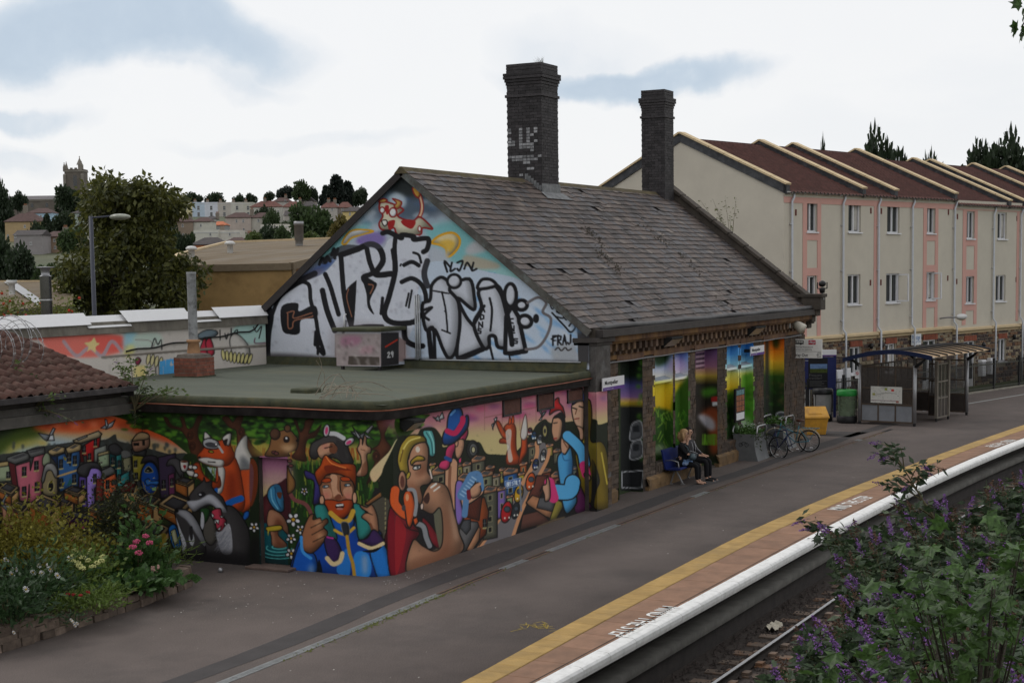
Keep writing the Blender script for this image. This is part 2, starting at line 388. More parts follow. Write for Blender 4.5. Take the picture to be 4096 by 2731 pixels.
# drain channel
m_grate =M('galv_grate',(.24,.25,.25),rough=.5,var=.25,scale=6,metal=.3,rnd=.08);m_drain_shade =M('drain_shade',(.012,.012,.012),var=.1);m_kerb =M('drain_kerb',(.12,.075,.055),var=.3,scale=4)
strip('drain_channel',lambda x:fD(x)-.075,lambda x:fD(x)+.075,3,53,.003,m_drain_shade)  # flat near-black strip stands for the shade inside the channel
x =14.
while x < 52:
    g =(x < 22.9) or (25.2 < x < 26.4) or (27.4 < x < 30.8) or (35 < x < 36.2) or (48.5 < x < 49.5)
    mb =MB();a,b =x+.004,x+.496
    y0,y1 =fD(a),fD(b);sl =(y1-y0)/.492
    def P(xx,dy,z):return (xx,y0+sl*(xx-a)+dy,z)
    def pbox(xa,xb,d0,d1,z0=.0,z1=.010):mb.add([P(xa,d0,z0),P(xb,d0,z0),P(xb,d1,z0),P(xa,d1,z0),P(xa,d0,z1),P(xb,d0,z1),P(xb,d1,z1),P(xa,d1,z1)],[(4,5,6,7),(0,1,5,4),(1,2,6,5),(2,3,7,6),(3,0,4,7)])
    if g:
        pbox(a,b,-.075,-.055);pbox(a,b,.055,.075)
        for k in range(10):xx =a+.492*k/10;pbox(xx,xx+.030,-.055,.055)
        mb.build('drain_grate',m_grate,plat)
    else:
        pbox(a,b,-.085,-.02,0,.006);pbox(a,b,.03,.07,0,.006);mb.build('drain_kerb',m_kerb,plat)
    x += .5
strip('drain_channel',lambda x:13.55-(x-60)*.245,lambda x:13.7-(x-60)*.245,60,84,.005,M('drain_cover',(.3,.31,.3),var=.2,metal=.2))
# moss tufts along the drain, bits of litter
mb =MB()
for i in range(500):
    x =random.choice([random.uniform(18,24),random.uniform(20,23),random.uniform(24,52)]);y =fD(x)-.06+random.gauss(-.03,.05);r =random.uniform(.008,.03);h =random.uniform(.006,.02)
    mb.add([(x-r,y-r,.005),(x+r,y-r*.6,.005),(x+r*.4,y+r,.005),(x,y,.005+h)],[(0,1,3),(1,2,3),(2,0,3)])
mb.build('moss',M('moss',(.10,.11,.025),var=.4,scale=12),plat,kind='stuff')
mb =MB()
for i in range(170):
    x =random.uniform(14,60);y =random.uniform(10.9,15.0)
    if random.random() < .35:x,y =random.gauss(24,1.5),15+random.uniform(-.5,.1)
    if random.random() < .2:x,y =random.gauss(21.5,1.5),random.uniform(15.5,17.3)
    r =random.uniform(.006,.02);a =random.uniform(0,6)
    mb.add([(x+r*math.cos(a+k*1.3),y+r*.7*math.sin(a+k*1.3),.007+.004*(k % 2)) for k in range(5)],[(0,1,2,3,4)])
mb.build('litter_specks',M('litter',(.5,.48,.45),var=.3,scale=3),plat,kind='stuff')
mb =MB();m_spray =M('spray_mark',(.33,.24,.05),var=.4,scale=14)
for k in range(26):
    c =onz(2160+random.gauss(0,32),2506+random.gauss(0,10),.006);a =random.uniform(0,3);l =random.uniform(.05,.14)
    d =np.array([math.cos(a),math.sin(a),0])*l;n =np.array([-d[1],d[0],0])/l*.008;mb.add([c-d-n,c+d-n,c+d+n,c-d+n],[(0,1,2,3)])
mb.build('spray_mark',m_spray,plat)
# ---------------------------------------------------------------- track
def fT(x):return fW(x)-.24
m_ball =M('ballast_bed',(.045,.036,.031),rough=.95,var=.4,scale=9,bump=.8,bscale=25)
V =[];Fq =[]
X =np.arange(2,92.1,1.)
for x in X:V += [(x,fW(x)+.1,-1.06),(x,fT(x)-.3,-1.04),(x,fT(x)-3.0,-1.05),(x,fT(x)-4.4,-1.3)]
for i in range(len(X)-1):
    for k in range(3):Fq.append((4*i+k,4*i+4+k,4*i+5+k,4*i+1+k))
tag(npmesh('ballast',V,Fq,m_ball),kind='structure')
mb =MB();m_stone =M('ballast_stone',(.05,.040,.036),rough=.95,var=.55,scale=14)
for i in range(5200):
    x =random.uniform(19.5,46) if i % 3 else random.uniform(19.5,31);y =fT(x)+random.uniform(-2.7,.12);r =random.uniform(.022,.05);z =-1.04+random.uniform(0,.03)
    p =[(x+r*random.uniform(.5,1.1)*a,y+r*random.uniform(.5,1.1)*b,z+r*c) for a,b,c in ((1,0,0),(0,1,0.1),(-1,0,0),(0,-1,-.1),(.1,.1,.8),(-.2,.1,-.5))]
    mb.add(p,[(0,1,4),(1,2,4),(2,3,4),(3,0,4)])
mb.build('ballast_stones',m_stone,kind='stuff',label='dark brown crushed stone ballast between the sleepers',cat='ballast')
track =wempty('railway_track',(30,7.6,-1.05),label='curved railway track with two rails on weathered sleepers',cat='track')
m_slp =M('sleeper',(.115,.085,.066),rough=.9,var=.3,scale=5,rnd=.22,bump=.5,bscale=30,stain=(.17,.075,.03),sscale=2.2,samt=.75)
m_web =M('rail_web',(.035,.028,.024),rough=.8,var=.3,metal=.3);m_head =M('rail_head',(.62,.62,.63),rough=.28,var=.08,metal=1.)
def trk(x):return fT(x)-.82,fT(x)-2.30  # rail centre lines
x =19.
while x < 62:
    s =(fT(x+.3)-fT(x-.3))/.6;a =math.atan(s);mb =MB()
    mb.box((-.125,-1.3,-.12),(.125,1.3,0.0));mb.v =[(p[0]+random.uniform(-.012,.012),p[1]+random.uniform(-.03,.03),p[2]+random.uniform(-.006,.006)) for p in mb.v]
    mb.T =None
    for yc in (-.74,.74):mb.box((-.09,yc-.2,0.),(.09,yc-.075,.055));mb.box((-.09,yc+.075,0.),(.09,yc+.2,.055))
    o =mb.build('sleeper',m_slp,track);o.rotation_euler =(0,0,a);yy =sum(trk(x))/2
    o.location =Vector((x,yy,-1.015))-track.location;x += .68
for k in (0,1):
    pr =[(-.07,0),(.07,0),(.07,.012),(.012,.03),(.012,.105),(.034,.115),(.034,.140),(-.034,.140),(-.034,.115),(-.012,.105),(-.012,.03),(-.07,.012)]
    V =[];n =len(pr);X =np.arange(14,80,.5);Fq =[]
    for x in X:V += [(x,trk(x)[k]+a,-1.015+b) for a,b in pr]
    for i in range(len(X)-1):Fq += [(i*n+j,i*n+(j+1) % n,(i+1)*n+(j+1) % n,(i+1)*n+j) for j in range(n)]
    rl =npmesh('rail',V,Fq,m_web,track)
    V =[];Fq =[]
    for x in X:V += [(x,trk(x)[k]-.031,-.8735),(x,trk(x)[k]+.031,-.8735)]
    for i in range(len(X)-1):Fq.append((2*i,2*i+2,2*i+3,2*i+1))
    npmesh('running_surface',V,Fq,m_head,rl)
# crumpled paper beside the rail
mb =MB();c =onz(3090,2510,-1.0);n =9
pts =[[(c[0]+(i-n/2)*.06+random.uniform(-.02,.02),c[1]+(j-3)*.05+random.uniform(-.02,.02),-.99+random.uniform(0,.09)*(1 if 0 < j < 5 else .3)) for j in range(6)] for i in range(n)]
mb.add([p for r_ in pts for p in r_],[(i*6+j,(i+1)*6+j,(i+1)*6+j+1,i*6+j+1) for i in range(n-1) for j in range(5)])
mb.build('crumpled_paper',M('paper',(.5,.46,.37),var=.25,scale=9),label='crumpled cream paper lying on the ballast beside the rail',cat='paper')
# ================================================================ painted walls: a small painter whose canvas is then laid on the wall planes
class Canvas:
    def __init__(s,x0,y0,x1,y1,sc,col):
        s.x0,s.y0,s.sc =x0,y0,sc;s.w =int((x1-x0)*sc);s.h =int((y1-y0)*sc);s.a =np.empty((s.h,s.w,3));s.a[:]=col;s.T =(0,0,1.)
    def frame(s,ox,oy,k):s.T =(ox,oy,k)
    def pts(s,p):
        if isinstance(p,str):p =[tuple(map(float,q.split(','))) for q in p.split()]
        p =np.asarray(p,float);return np.stack([(s.T[0]+p[:,0]/s.T[2]-s.x0)*s.sc,(s.T[1]+p[:,1]/s.T[2]-s.y0)*s.sc],1)
    @staticmethod
    def smooth(p,closed,n=5):
        m =len(p)
        if m < 3:return p
        o =[]
        for i in range(m if closed else m-1):
            if closed:a,b,c,d =p[i-1],p[i],p[(i+1) % m],p[(i+2) % m]
            else:a,b,c,d =p[max(i-1,0)],p[i],p[i+1],p[min(i+2,m-1)]
            for t in np.arange(n)/n:o.append(.5*(2*b+(c-a)*t+(2*a-5*b+4*c-d)*t*t+(3*b-a-3*c+d)*t**3))
        if not closed:o.append(p[-1])
        return np.array(o)
    def mask(s,p):
        x0,y0 =np.floor(p.min(0)).astype(int)-1;x1,y1 =np.ceil(p.max(0)).astype(int)+2
        x0,y0 =max(x0,0),max(y0,0);x1,y1 =min(x1,s.w),min(y1,s.h)
        if x1 <= x0 or y1 <= y0:return None
        yy =np.arange(y0,y1)+.5;acc =np.zeros((y1-y0,x1-x0))
        X =np.arange(x0,x1)
        for sub in (-.25,.25):
            cov =np.zeros_like(acc);y =yy+sub
            a =p;b =np.roll(p,-1,0)
            for (ax,ay),(bx,by) in zip(a,b):
                if ay == by:continue
                sg =1 if by > ay else -1
                r =np.where((y >= min(ay,by)) & (y < max(ay,by)))[0]
                if len(r) == 0:continue
                xi =ax+(y[r]-ay)*(bx-ax)/(by-ay)
                cov[r] += sg*np.clip(X[None,:]+1-xi[:,None],0,1)
            acc += np.clip(np.abs(cov),0,1)*.5
        return x0,y0,x1,y1,acc
    def put(s,m,col,a=1.):
        if m is None:return
        x0,y0,x1,y1,k =m;k =(k*a)[:,:,None];s.a[y0:y1,x0:x1]=s.a[y0:y1,x0:x1]*(1-k)+np.asarray(col,float)*k
    def P(s,p,col,out=None,w=3.,sm=True,a=1.,grad=None):
        """filled shape; out = outline colour; grad = second colour towards the bottom"""
        q =s.pts(p);q =s.smooth(q,True) if sm else q;m =s.mask(q)
        if m is None:return
        if grad is not None:
            x0,y0,x1,y1,k =m;t =np.linspace(0,1,y1-y0)[:,None,None];c =np.asarray(col)*(1-t)+np.asarray(grad)*t
            kk =(k*a)[:,:,None];s.a[y0:y1,x0:x1]=s.a[y0:y1,x0:x1]*(1-kk)+c*kk
        else:s.put(m,col,a)
        if out is not None and min(m[2]-m[0],m[3]-m[1]) > 14:  # the painters' own modelling: darker towards one side of each shape
            x0,y0,x1,y1,k =m;b =max(2,int(min(x1-x0,y1-y0)*.16));sh =k
            for ax in (0,1):
                c =np.cumsum(np.insert(np.pad(sh,[(b,b),(0,0)] if ax == 0 else [(0,0),(b,b)]),0,0,axis=ax),axis=ax);sh =(c[2*b+1:]-c[:-2*b-1])/(2*b+1) if ax == 0 else (c[:,2*b+1:]-c[:,:-2*b-1])/(2*b+1)
            sh =np.roll(np.roll(sh,-b//2,0),-b//2,1);s.a[y0:y1,x0:x1] *= 1-(k*np.clip(1.05-sh,0,1)*.55)[:,:,None]
        if out is not None:s._stroke(np.vstack([q,q[:1]]),out,w*s.sc)
    def Q(s,p,col,out=None,w=3.,a=1.,grad=None):s.P(p,col,out,w,False,a,grad)
    def _stroke(s,q,col,w,a=1.):
        x0,y0 =np.floor(q.min(0)-w).astype(int)-1;x1,y1 =np.ceil(q.max(0)+w).astype(int)+2
        x0,y0 =max(x0,0),max(y0,0);x1,y1 =min(x1,s.w),min(y1,s.h)
        if x1 <= x0 or y1 <= y0:return
        D =np.full((y1-y0,x1-x0),1e9)
        for (ax,ay),(bx,by) in zip(q[:-1],q[1:]):
            i0,j0 =int(max(min(ax,bx)-w-2,x0)),int(max(min(ay,by)-w-2,y0));i1,j1 =int(min(max(ax,bx)+w+3,x1)),int(min(max(ay,by)+w+3,y1))
            if i1 <= i0 or j1 <= j0:continue
            gx =np.arange(i0,i1)[None,:]+.5;gy =np.arange(j0,j1)[:,None]+.5;dx,dy =bx-ax,by-ay;L =dx*dx+dy*dy+1e-9
            t =np.clip(((gx-ax)*dx+(gy-ay)*dy)/L,0,1);d =np.hypot(gx-ax-t*dx,gy-ay-t*dy)
            v =D[j0-y0:j1-y0,i0-x0:i1-x0];np.minimum(v,d,out=v)
        s.put((x0,y0,x1,y1,np.clip(w/2-D+.5,0,1)),col,a)
    def L(s,p,col,w=4.,sm=True,a=1.):
        q =s.pts(p);s._stroke(s.smooth(q,False) if sm else q,col,w*s.sc,a)
    def E(s,cx,cy,rx,ry,col,rot=0.,out=None,w=3.,a=1.):
        t =np.arange(24)*2*math.pi/24;c,d =math.cos(math.radians(rot)),math.sin(math.radians(rot));x,y =rx*np.cos(t),ry*np.sin(t)
        s.P(np.stack([cx+x*c-y*d,cy+x*d+y*c],1),col,out,w,False,a)
    def S(s,p,col,a=.7,blur=8):
        """soft sprayed shape"""
        q =s.smooth(s.pts(p),True);b =max(1,int(blur*s.sc))
        x0,y0 =np.floor(q.min(0)).astype(int)-3*b;x1,y1 =np.ceil(q.max(0)).astype(int)+3*b
        full =Canvas.__new__(Canvas);full.w,full.h =x1-x0,y1-y0
        m =full.mask(q-np.array([x0,y0]))
        if m is None:return
        k =np.zeros((full.h,full.w));k[m[1]:m[3],m[0]:m[2]]=m[4]
        for _ in range(2):
            for ax in (0,1):
                c =np.cumsum(np.insert(np.pad(k,[(b,b),(0,0)] if ax == 0 else [(0,0),(b,b)],mode='edge'),0,0,axis=ax),axis=ax)
                k =(c[2*b+1:]-c[:-2*b-1])/(2*b+1) if ax == 0 else (c[:,2*b+1:]-c[:,:-2*b-1])/(2*b+1)
        X0,Y0,X1,Y1 =max(x0,0),max(y0,0),min(x1,s.w),min(y1,s.h)
        if X1 <= X0 or Y1 <= Y0:return
        s.put((X0,Y0,X1,Y1,k[Y0-y0:Y1-y0,X0-x0:X1-x0]),col,a)
    def sample(s,u,v):
        x =np.clip((u-s.x0)*s.sc-.5,0,s.w-1.001);y =np.clip((v-s.y0)*s.sc-.5,0,s.h-1.001);i,j =x.astype(int),y.astype(int);fx,fy =(x-i)[:,None],(y-j)[:,None];A =s.a
        return (A[j,i]*(1-fx)+A[j,np.minimum(i+1,s.w-1)]*fx)*(1-fy)+(A[np.minimum(j+1,s.h-1),i]*(1-fx)+A[np.minimum(j+1,s.h-1),np.minimum(i+1,s.w-1)]*fx)*fy
PAINT_K =.80  # share of the sky's light that such a wall gets: paint albedo = photo value / this
def albedo(c,k=None):return np.clip(lin(c)/(k or PAINT_K),.004,.8)
m_mural =M('mural_paint',rough=.6,var=.08,scale=30,bump=.35,bscale=90,vcol=True,spec=.25)
def painted(name,cv,o,ux,uy,W,Hh,step,parent,keep=None,mat=None,kk=None,kind=None):
    nx,ny =max(2,int(W/step)+1),max(2,int(Hh/step)+1);a =np.linspace(0,W,nx);b =np.linspace(0,Hh,ny)
    A,B =np.meshgrid(a,b);P3 =np.asarray(o,float)+A.ravel()[:,None]*np.asarray(ux,float)+B.ravel()[:,None]*np.asarray(uy,float)
    u,v =proj(P3);cols =albedo(cv.sample(u,v),kk)
    idx =np.arange(nx*ny).reshape(ny,nx);Fq =np.stack([idx[:-1,:-1],idx[:-1,1:],idx[1:,1:],idx[1:,:-1]],-1).reshape(-1,4)
    if keep is not None:
        ca =(A[:-1,:-1]+A[1:,1:]).ravel()/2;cb =(B[:-1,:-1]+B[1:,1:]).ravel()/2;Fq =Fq[keep(ca,cb)]
        used =np.unique(Fq);mp_ =np.full(nx*ny,-1);mp_[used]=np.arange(len(used));P3,cols,Fq =P3[used],cols[used],mp_[Fq]
    return npmesh(name,P3,Fq,mat or m_mural,parent,cols=cols,kind=kind)
R_ =np.random.default_rng(5)
K0 =(12,11,11)
cv =Canvas(-30,1560,2570,2360,.5,(28,26,26))
# ---- left part of the mural (houses spelling a word, fox, badgers): frame of a 2.138x view of the photo from (0,1600)
cv.frame(0,1600,2.138)
cv.Q('-60,100 2300,100 2300,700 -60,700',(150,165,172))
cv.S('-60,60 350,180 420,240 330,330 120,400 -60,480',(58,74,22),1,14);cv.S('-60,60 200,150 120,260 -60,330',(20,34,14),.9,14)
cv.S('60,420 150,360 330,330 330,380 160,420 40,500',(165,150,60),.8,12)
cv.S('320,200 700,150 1040,130 1600,330 1640,430 1300,330 1000,250 700,290 340,260',(190,78,38),1,10)
cv.S('340,270 700,290 1000,260 1300,350 1620,460 1640,520 1300,430 1000,330 700,330 420,300',(196,140,60),.75,14)
for k in range(16):x =380+k*80;cv.S([(x,190+20*math.sin(k)),(x+60,200),(x+50,230),(x,235)],(205,120,90) if k % 2 else (140,55,40),.6,8)
cv.S('320,350 380,345 420,375 360,390',(190,160,60),.8,8)
cv.P('-60,520 100,450 200,440 300,400 420,385 560,365 700,345 900,335 985,290 1010,345 1130,375 1300,420 1450,460 1640,490 1660,920 -60,920',(52,54,52))
for k in range(60):x =R_.uniform(100,1600);y =R_.uniform(340,470)+max(0,(x-1100)*.1);cv.S([(x,y),(x+14,y-16),(x+28,y),(x+14,y+30)],(60,66,64),.8,3)
def foliage(x0,y0,x1,y1,n,cols,s=18):
    for _ in range(n):
        x,y =R_.uniform(x0,x1),R_.uniform(y0,y1);r =R_.uniform(.5,1.3)*s;c =cols[R_.integers(len(cols))]
        cv.S([(x+r*1.6*math.cos(t)*R_.uniform(.7,1.2),y+r*.7*math.sin(t)*R_.uniform(.6,1.3)) for t in np.arange(7)*.9],c,.85,3.5)
GR =[(46,92,26),(62,112,30),(24,52,16),(82,128,36),(12,24,8)]
cv.P('1040,110 2260,110 2260,560 1700,560 1620,470 1560,420 1440,330 1260,250 1100,180',(30,52,18))
foliage(1060,120,1640,250,60,GR);foliage(1350,240,1620,350,30,GR);foliage(1640,130,2250,370,120,GR)
cv.S('1690,380 2240,330 2250,480 1700,470',(150,140,62),.95,14);foliage(1680,330,2240,370,30,GR)
for _ in range(40):x =R_.uniform(1690,2240);cv.L([(x,470),(x+R_.uniform(-14,14),390)],(140,70,30),2.5)
BR,BD =(86,48,30),(40,22,14)
cv.P('1400,150 1450,230 1540,255 1600,330 1620,410 1660,520 1700,560 1760,460 1700,330 1690,250 1730,140 1690,140 1650,230 1600,240 1570,150 1540,150 1560,230 1470,215 1430,150',BR,BD,3)
cv.P('1900,150 1960,230 2020,260 2030,380 2040,480 2250,480 2160,390 2110,290 2060,230 2080,140 2030,140 1990,190 1950,140',BR,BD,3)
for (x,y) in ((1620,300),(1640,390),(2060,270),(2075,340)):
    for r in (36,24,12):cv.E(x+r*.2,y,r*.7,r,BR if r != 24 else (66,36,22),0,BD,2.5)
# ground of the lower left
cv.P('1560,500 1700,480 1900,700 2260,560 2260,1500 1400,1500 1560,900',(26,40,18));
for _ in range(160):x =R_.uniform(1600,2220);y =R_.uniform(560,1000);cv.L([(x,y),(x+R_.uniform(-8,8),y-R_.uniform(30,60))],[(70,110,30),(120,125,40),(30,60,20)][R_.integers(3)],4,a=.8)
cv.P('-60,700 120,800 640,760 1640,820 1500,1400 -60,1400',(34,32,26))
for _ in range(60):x =R_.uniform(0,1500);y =R_.uniform(900,1350);cv.S([(x,y),(x+40,y-25),(x+70,y+10),(x+20,y+25)],[(48,66,22),(110,105,34),(26,38,16)][R_.integers(3)],.6,6)
def win(x,y,w=40,h=80,sill=(150,140,95)):
    cv.Q([(x-w/2,y-h/2),(x+w/2,y-h/2-w*.12),(x+w/2,y+h/2-w*.12),(x-w/2,y+h/2)],(12,12,14));cv.L([(x,y-h*.42),(x,y+h*.4)],(90,90,90),2.5);cv.L([(x-w*.4,y),(x+w*.4,y-w*.1)],(90,90,90),2.5)
    cv.Q([(x-w*.62,y+h/2),(x+w*.62,y+h/2-w*.15),(x+w*.55,y+h/2+9),(x-w*.55,y+h/2+12)],sill)
GY,GL =(96,97,96),(140,140,138)
cv.Q('-60,525 70,520 110,560 110,690 -60,700',(140,152,122),K0);cv.Q('-60,540 75,520 75,560 -60,580',(160,140,95),K0);win(70,640,34,60)
cv.Q('70,520 150,520 170,860 110,760',(80,26,30),K0);cv.Q('130,560 255,520 260,600 290,480 385,455 350,870 250,885 250,720 240,870 170,860',(176,92,108),K0,4)
cv.Q('58,490 200,440 252,462 250,505 130,548 60,520',GY,K0,4);cv.Q('228,430 380,402 386,455 265,492 250,470',GY,K0,4);cv.Q('90,495 200,455 235,467 130,505',(60,60,62));cv.Q('245,437 370,412 372,425 262,452',(60,60,62))
for q in ((207,610),(311,560),(207,778),(316,740)):win(*q)
cv.P('385,460 400,450 425,470 430,540 370,560 365,500',(130,140,115),K0)
cv.P('362,730 372,610 420,565 468,585 495,660 490,805 440,822 372,800',(126,114,84),K0,4);cv.P('355,690 385,560 440,538 480,570 502,650 472,662 440,602 400,612 376,698',GL,K0,4);cv.E(435,738,26,46,(14,14,14),5,(150,140,95),4)
cv.Q('432,480 498,480 505,780 490,760 490,560',(24,40,70),K0);cv.Q('490,478 556,450 600,560 612,440 690,420 668,740 510,785',(46,88,138),K0,4);cv.P('505,640 665,590 665,604 505,655',(170,140,90));cv.Q('570,735 620,720 600,660',(30,80,84))
cv.Q('412,432 490,392 556,404 552,446 450,472 414,455',(168,146,104),K0,4);cv.Q('440,428 490,402 530,408 485,440',(70,68,66));cv.Q('560,412 640,368 696,380 692,430 580,458',(168,146,104),K0,4);cv.Q('590,408 640,380 675,386 625,415',(70,68,66))
for q in ((522,545),(640,512),(526,705),(634,672),(590,490)):win(*q,w=34,h=76)
cv.Q('680,440 700,400 720,530 690,530',(70,14,14),K0);cv.Q('700,395 862,300 850,400 806,440 806,532 742,520 740,470 710,480',(170,30,32),K0,4);cv.Q('622,345 842,262 872,288 852,318 690,368 640,362',(160,146,116),K0,4);cv.Q('655,330 735,300 748,312 668,345',(110,110,108),K0)
for q in ((720,420),(815,362),(765,484)):win(*q,w=30,h=60)
cv.Q('806,420 910,380 915,440 840,470 830,530 806,530',(130,136,128),K0);cv.Q('836,470 935,445 935,560 850,580',(140,158,128),K0);cv.Q('836,455 935,430 935,455 836,482',(165,150,110),K0)
cv.Q('935,455 992,470 1000,690 940,560',(20,62,66),K0);cv.Q('992,460 1042,440 1040,640 1108,600 1110,690 1012,802 1000,690',(52,132,132),K0,4);cv.P('930,395 990,370 1048,430 1012,470 950,455',(54,54,56),K0,4)
for q in ((965,520),(1018,545),(1022,665)):win(*q,w=28,h=66)
cv.Q('1050,500 1120,485 1125,600 1060,610',(130,128,100),K0);cv.P('1040,440 1080,430 1110,450 1110,480 1050,490',GY)
cv.Q('1130,470 1244,478 1236,560 1200,690 1140,670',(140,130,48),K0,4);cv.Q('1122,420 1170,400 1254,430 1242,482 1136,470',(56,56,58),K0,4);win(1160,545,30,60);win(1166,650,30,60)
cv.P('1132,340 1190,278 1268,290 1278,390 1240,420 1190,440 1150,440 1132,400',(160,120,98),K0,4);cv.P('1132,345 1190,278 1268,290 1270,330 1180,345',(170,146,110),K0,3);cv.Q('1140,365 1190,362 1190,388 1142,390',(20,20,20));cv.Q('1216,345 1238,342 1240,385 1218,388',(20,20,20));cv.L('1215,270 1225,170',(40,36,30),2.5)
cv.E(1282,668,80,142,(22,68,148),0,K0,5);cv.P('1240,690 1270,670 1290,690 1355,690 1350,720 1290,720 1260,730',(46,104,176),K0,3);cv.P('1205,540 1240,480 1320,475 1350,510 1370,640 1340,560 1300,520 1240,530',(56,50,60),K0,4);cv.P('1236,612 1270,565 1308,612',(14,14,16),(150,140,95),3);cv.L('1222,700 1250,780 1310,800 1350,740',(150,120,50),3)
cv.Q('1352,490 1500,452 1506,500 1500,640 1480,840 1372,836',(56,44,66),K0,4);cv.Q('1440,640 1490,620 1498,800 1446,830',(96,44,76),K0);cv.P('1424,560 1450,505 1520,500 1560,560 1570,680 1530,640 1480,560',(72,70,72),K0,4);win(1400,720,34,76);win(1470,700,28,66);win(1560,660,28,50)
cv.Q('676,650 742,660 752,925 700,910 680,860',(86,66,140),K0,4);cv.P('742,655 762,590 830,568 872,620 850,722 806,760 812,870 762,950 748,900',(146,122,200),K0,4);cv.P('664,622 682,560 760,530 842,540 868,604 836,585 776,584 742,654',(58,58,60),K0,5)
for q in ((705,720),(812,668),(712,845)):win(*q,w=32,h=76)
cv.Q('826,672 884,668 884,862 818,862',(110,40,34),K0);cv.Q('884,680 986,622 1000,680 960,690 955,720 1000,720 1000,775 958,790 955,830 920,852 884,862',(202,94,52),K0,4);cv.Q('866,602 950,563 992,598 972,632 880,664',GY,K0,4);win(920,722,34,80)
TN,TD,OR =(176,148,106),(58,57,60),(150,88,40)
def roofbox(cx,cy,w,h,d=90,sk=.25):
    a =[(cx-w/2,cy),(cx-w*.1,cy-h/2),(cx+w/2,cy-h*.1),(cx+w*.15,cy+h/2)]
    cv.Q([a[0],a[3],(a[3][0],a[3][1]+d),(a[0][0]+6,a[0][1]+d*.8)],OR,K0,4);cv.Q([a[3],a[2],(a[2][0]-4,a[2][1]+d),(a[3][0],a[3][1]+d)],(168,132,86),K0,4)
    for z,c in ((16,TN),(0,TN)):cv.Q([(x,y+z) for x,y in a],c,K0,4)
    i =[((x-cx)*.68+cx,(y-cy)*.66+cy-4) for x,y in a];cv.Q(i,TD,K0,3.5)
for b in ((70,755,190,110,90),(555,860,150,90,150),(170,915,180,110,150),(385,890,270,180,190),(640,770,190,80,90),(855,925,200,110,110),(1045,875,160,80,60),(1275,855,225,110,190),(1500,890,300,180,110),(1580,690,170,70,110),(1330,1110,240,180,90),(285,1125,270,160,70)):roofbox(*b)
cv.Q('1030,740 1160,700 1200,780 1160,930 1045,840',(176,146,96),K0,4);cv.Q('1020,760 1080,700 1170,692 1140,790 1040,790',(84,30,26),K0,4);win(1178,800,22,50)
cv.P('530,970 600,955 760,985 810,1030 800,1130 750,1150 560,1070',(44,18,50),K0,4);cv.P('535,965 600,950 770,985 812,1020 760,1015 545,985',(66,66,68),K0,3);cv.P('755,1140 755,1060 782,1025 812,1060 806,1130',(176,160,50),K0,4);cv.Q('690,1060 715,1060 715,1110 692,1110',(190,50,110));cv.E(775,1085,9,26,K0);cv.E(797,1085,8,24,K0);cv.L('560,1030 760,1080',(120,30,50),3)
cv.Q('420,1160 465,1035 600,1070 560,1250 430,1210',(56,62,60),K0,4)
for k in range(6):cv.L([(470+k*24,1042+k*6),(436+k*24,1180+k*10)],(100,104,100),3)
cv.Q('590,1180 640,1060 672,1180 600,1250',(176,138,104),K0,4);cv.Q('590,1050 635,1035 630,1110 600,1130',(84,40,26),K0);cv.L('610,1205 640,1190 665,1170',(150,30,34),4);cv.L('600,1230 660,1200',(150,30,34),3)
cv.Q('600,1260 680,1175 800,1220 730,1310 600,1310',(70,70,74),K0,4);cv.E(680,1222,24,26,(50,50,54),0,(110,110,114),3)
for k in range(8):cv.L([(800+k*34,1130+k*16),(790+k*34,1180+k*16)],(70,86,60),3)
cv.L('790,1125 1080,1260',(70,86,60),4);cv.L('780,1180 1060,1310',(70,86,60),4)
cv.P('0,890 60,880 110,920 120,1000 80,1220 30,1230 20,960',(176,130,106),(60,30,20),4,grad=(130,84,60));cv.L('60,930 70,1060 50,1200',(120,76,56),10)
def crane(p1,p2,p3):cv.Q(p1,(120,126,132),K0,3);cv.Q(p2,(190,194,200),K0,3);cv.Q(p3,(150,155,162),K0,3)
crane('325,280 430,300 400,350 370,330','430,298 455,282 466,345 410,345','420,300 455,235 474,244 446,300');crane('860,238 912,206 940,225 900,245','905,250 930,205 986,168 960,225','898,162 912,166 925,225 905,225');crane('0,890 70,900 80,960 40,930','40,895 76,905 80,950','6,885 50,800 76,810 44,850 30,900')
# fox with goggles and a mug
FO,FD,WH =(182,70,28),(70,26,12),(196,192,186)
cv.L('2050,615 2120,620 2148,660 2150,830 2090,880',(22,84,160),20);cv.L('2060,620 2120,640 2130,820',(10,40,84),8)
cv.P('2060,590 2190,570 2210,700 2195,850 2100,950 2060,930 2070,760',FO,FD,4);cv.P('2010,450 2056,345 2112,302 2118,410 2184,540 2176,578 2100,590 2030,582',WH,(60,60,60),3);cv.S('2060,480 2110,500 2150,570 2060,580',(80,84,88),.8,8)
cv.P('1860,560 1985,480 2040,560 2070,700 2092,890 2040,950 1880,905 1850,800',FO,FD,4);cv.S('1950,620 2020,640 2030,860 1940,850',(110,36,16),.8,14)
cv.P('1862,560 1915,575 1925,640 1900,780 1845,805 1870,700',WH,(80,50,40),3)
cv.P('1640,560 1700,535 1745,640 1850,705 1875,650 1885,740 1800,745 1690,665 1630,650 1600,600',FO,FD,4)
for q in ((1632,570),(1665,575),(1640,610),(1672,640)):cv.E(*q,22,17,WH,0,K0,3)
cv.P('1690,470 1745,400 1752,275 1810,325 1885,345 1972,282 1972,380 2004,470 1965,545 1900,562 1800,560 1712,512',FO,FD,4)
cv.P('1752,270 1805,322 1750,345',WH,K0,3);cv.P('1902,325 1975,282 1956,390',WH,K0,3);cv.P('1905,350 1948,330 1930,392',(40,30,28))
cv.P('1698,502 1760,488 1840,502 1912,515 1895,570 1780,552 1712,522',WH,(90,60,50),3);cv.L('1780,525 1840,530',K0,4);cv.E(1706,488,12,9,K0)
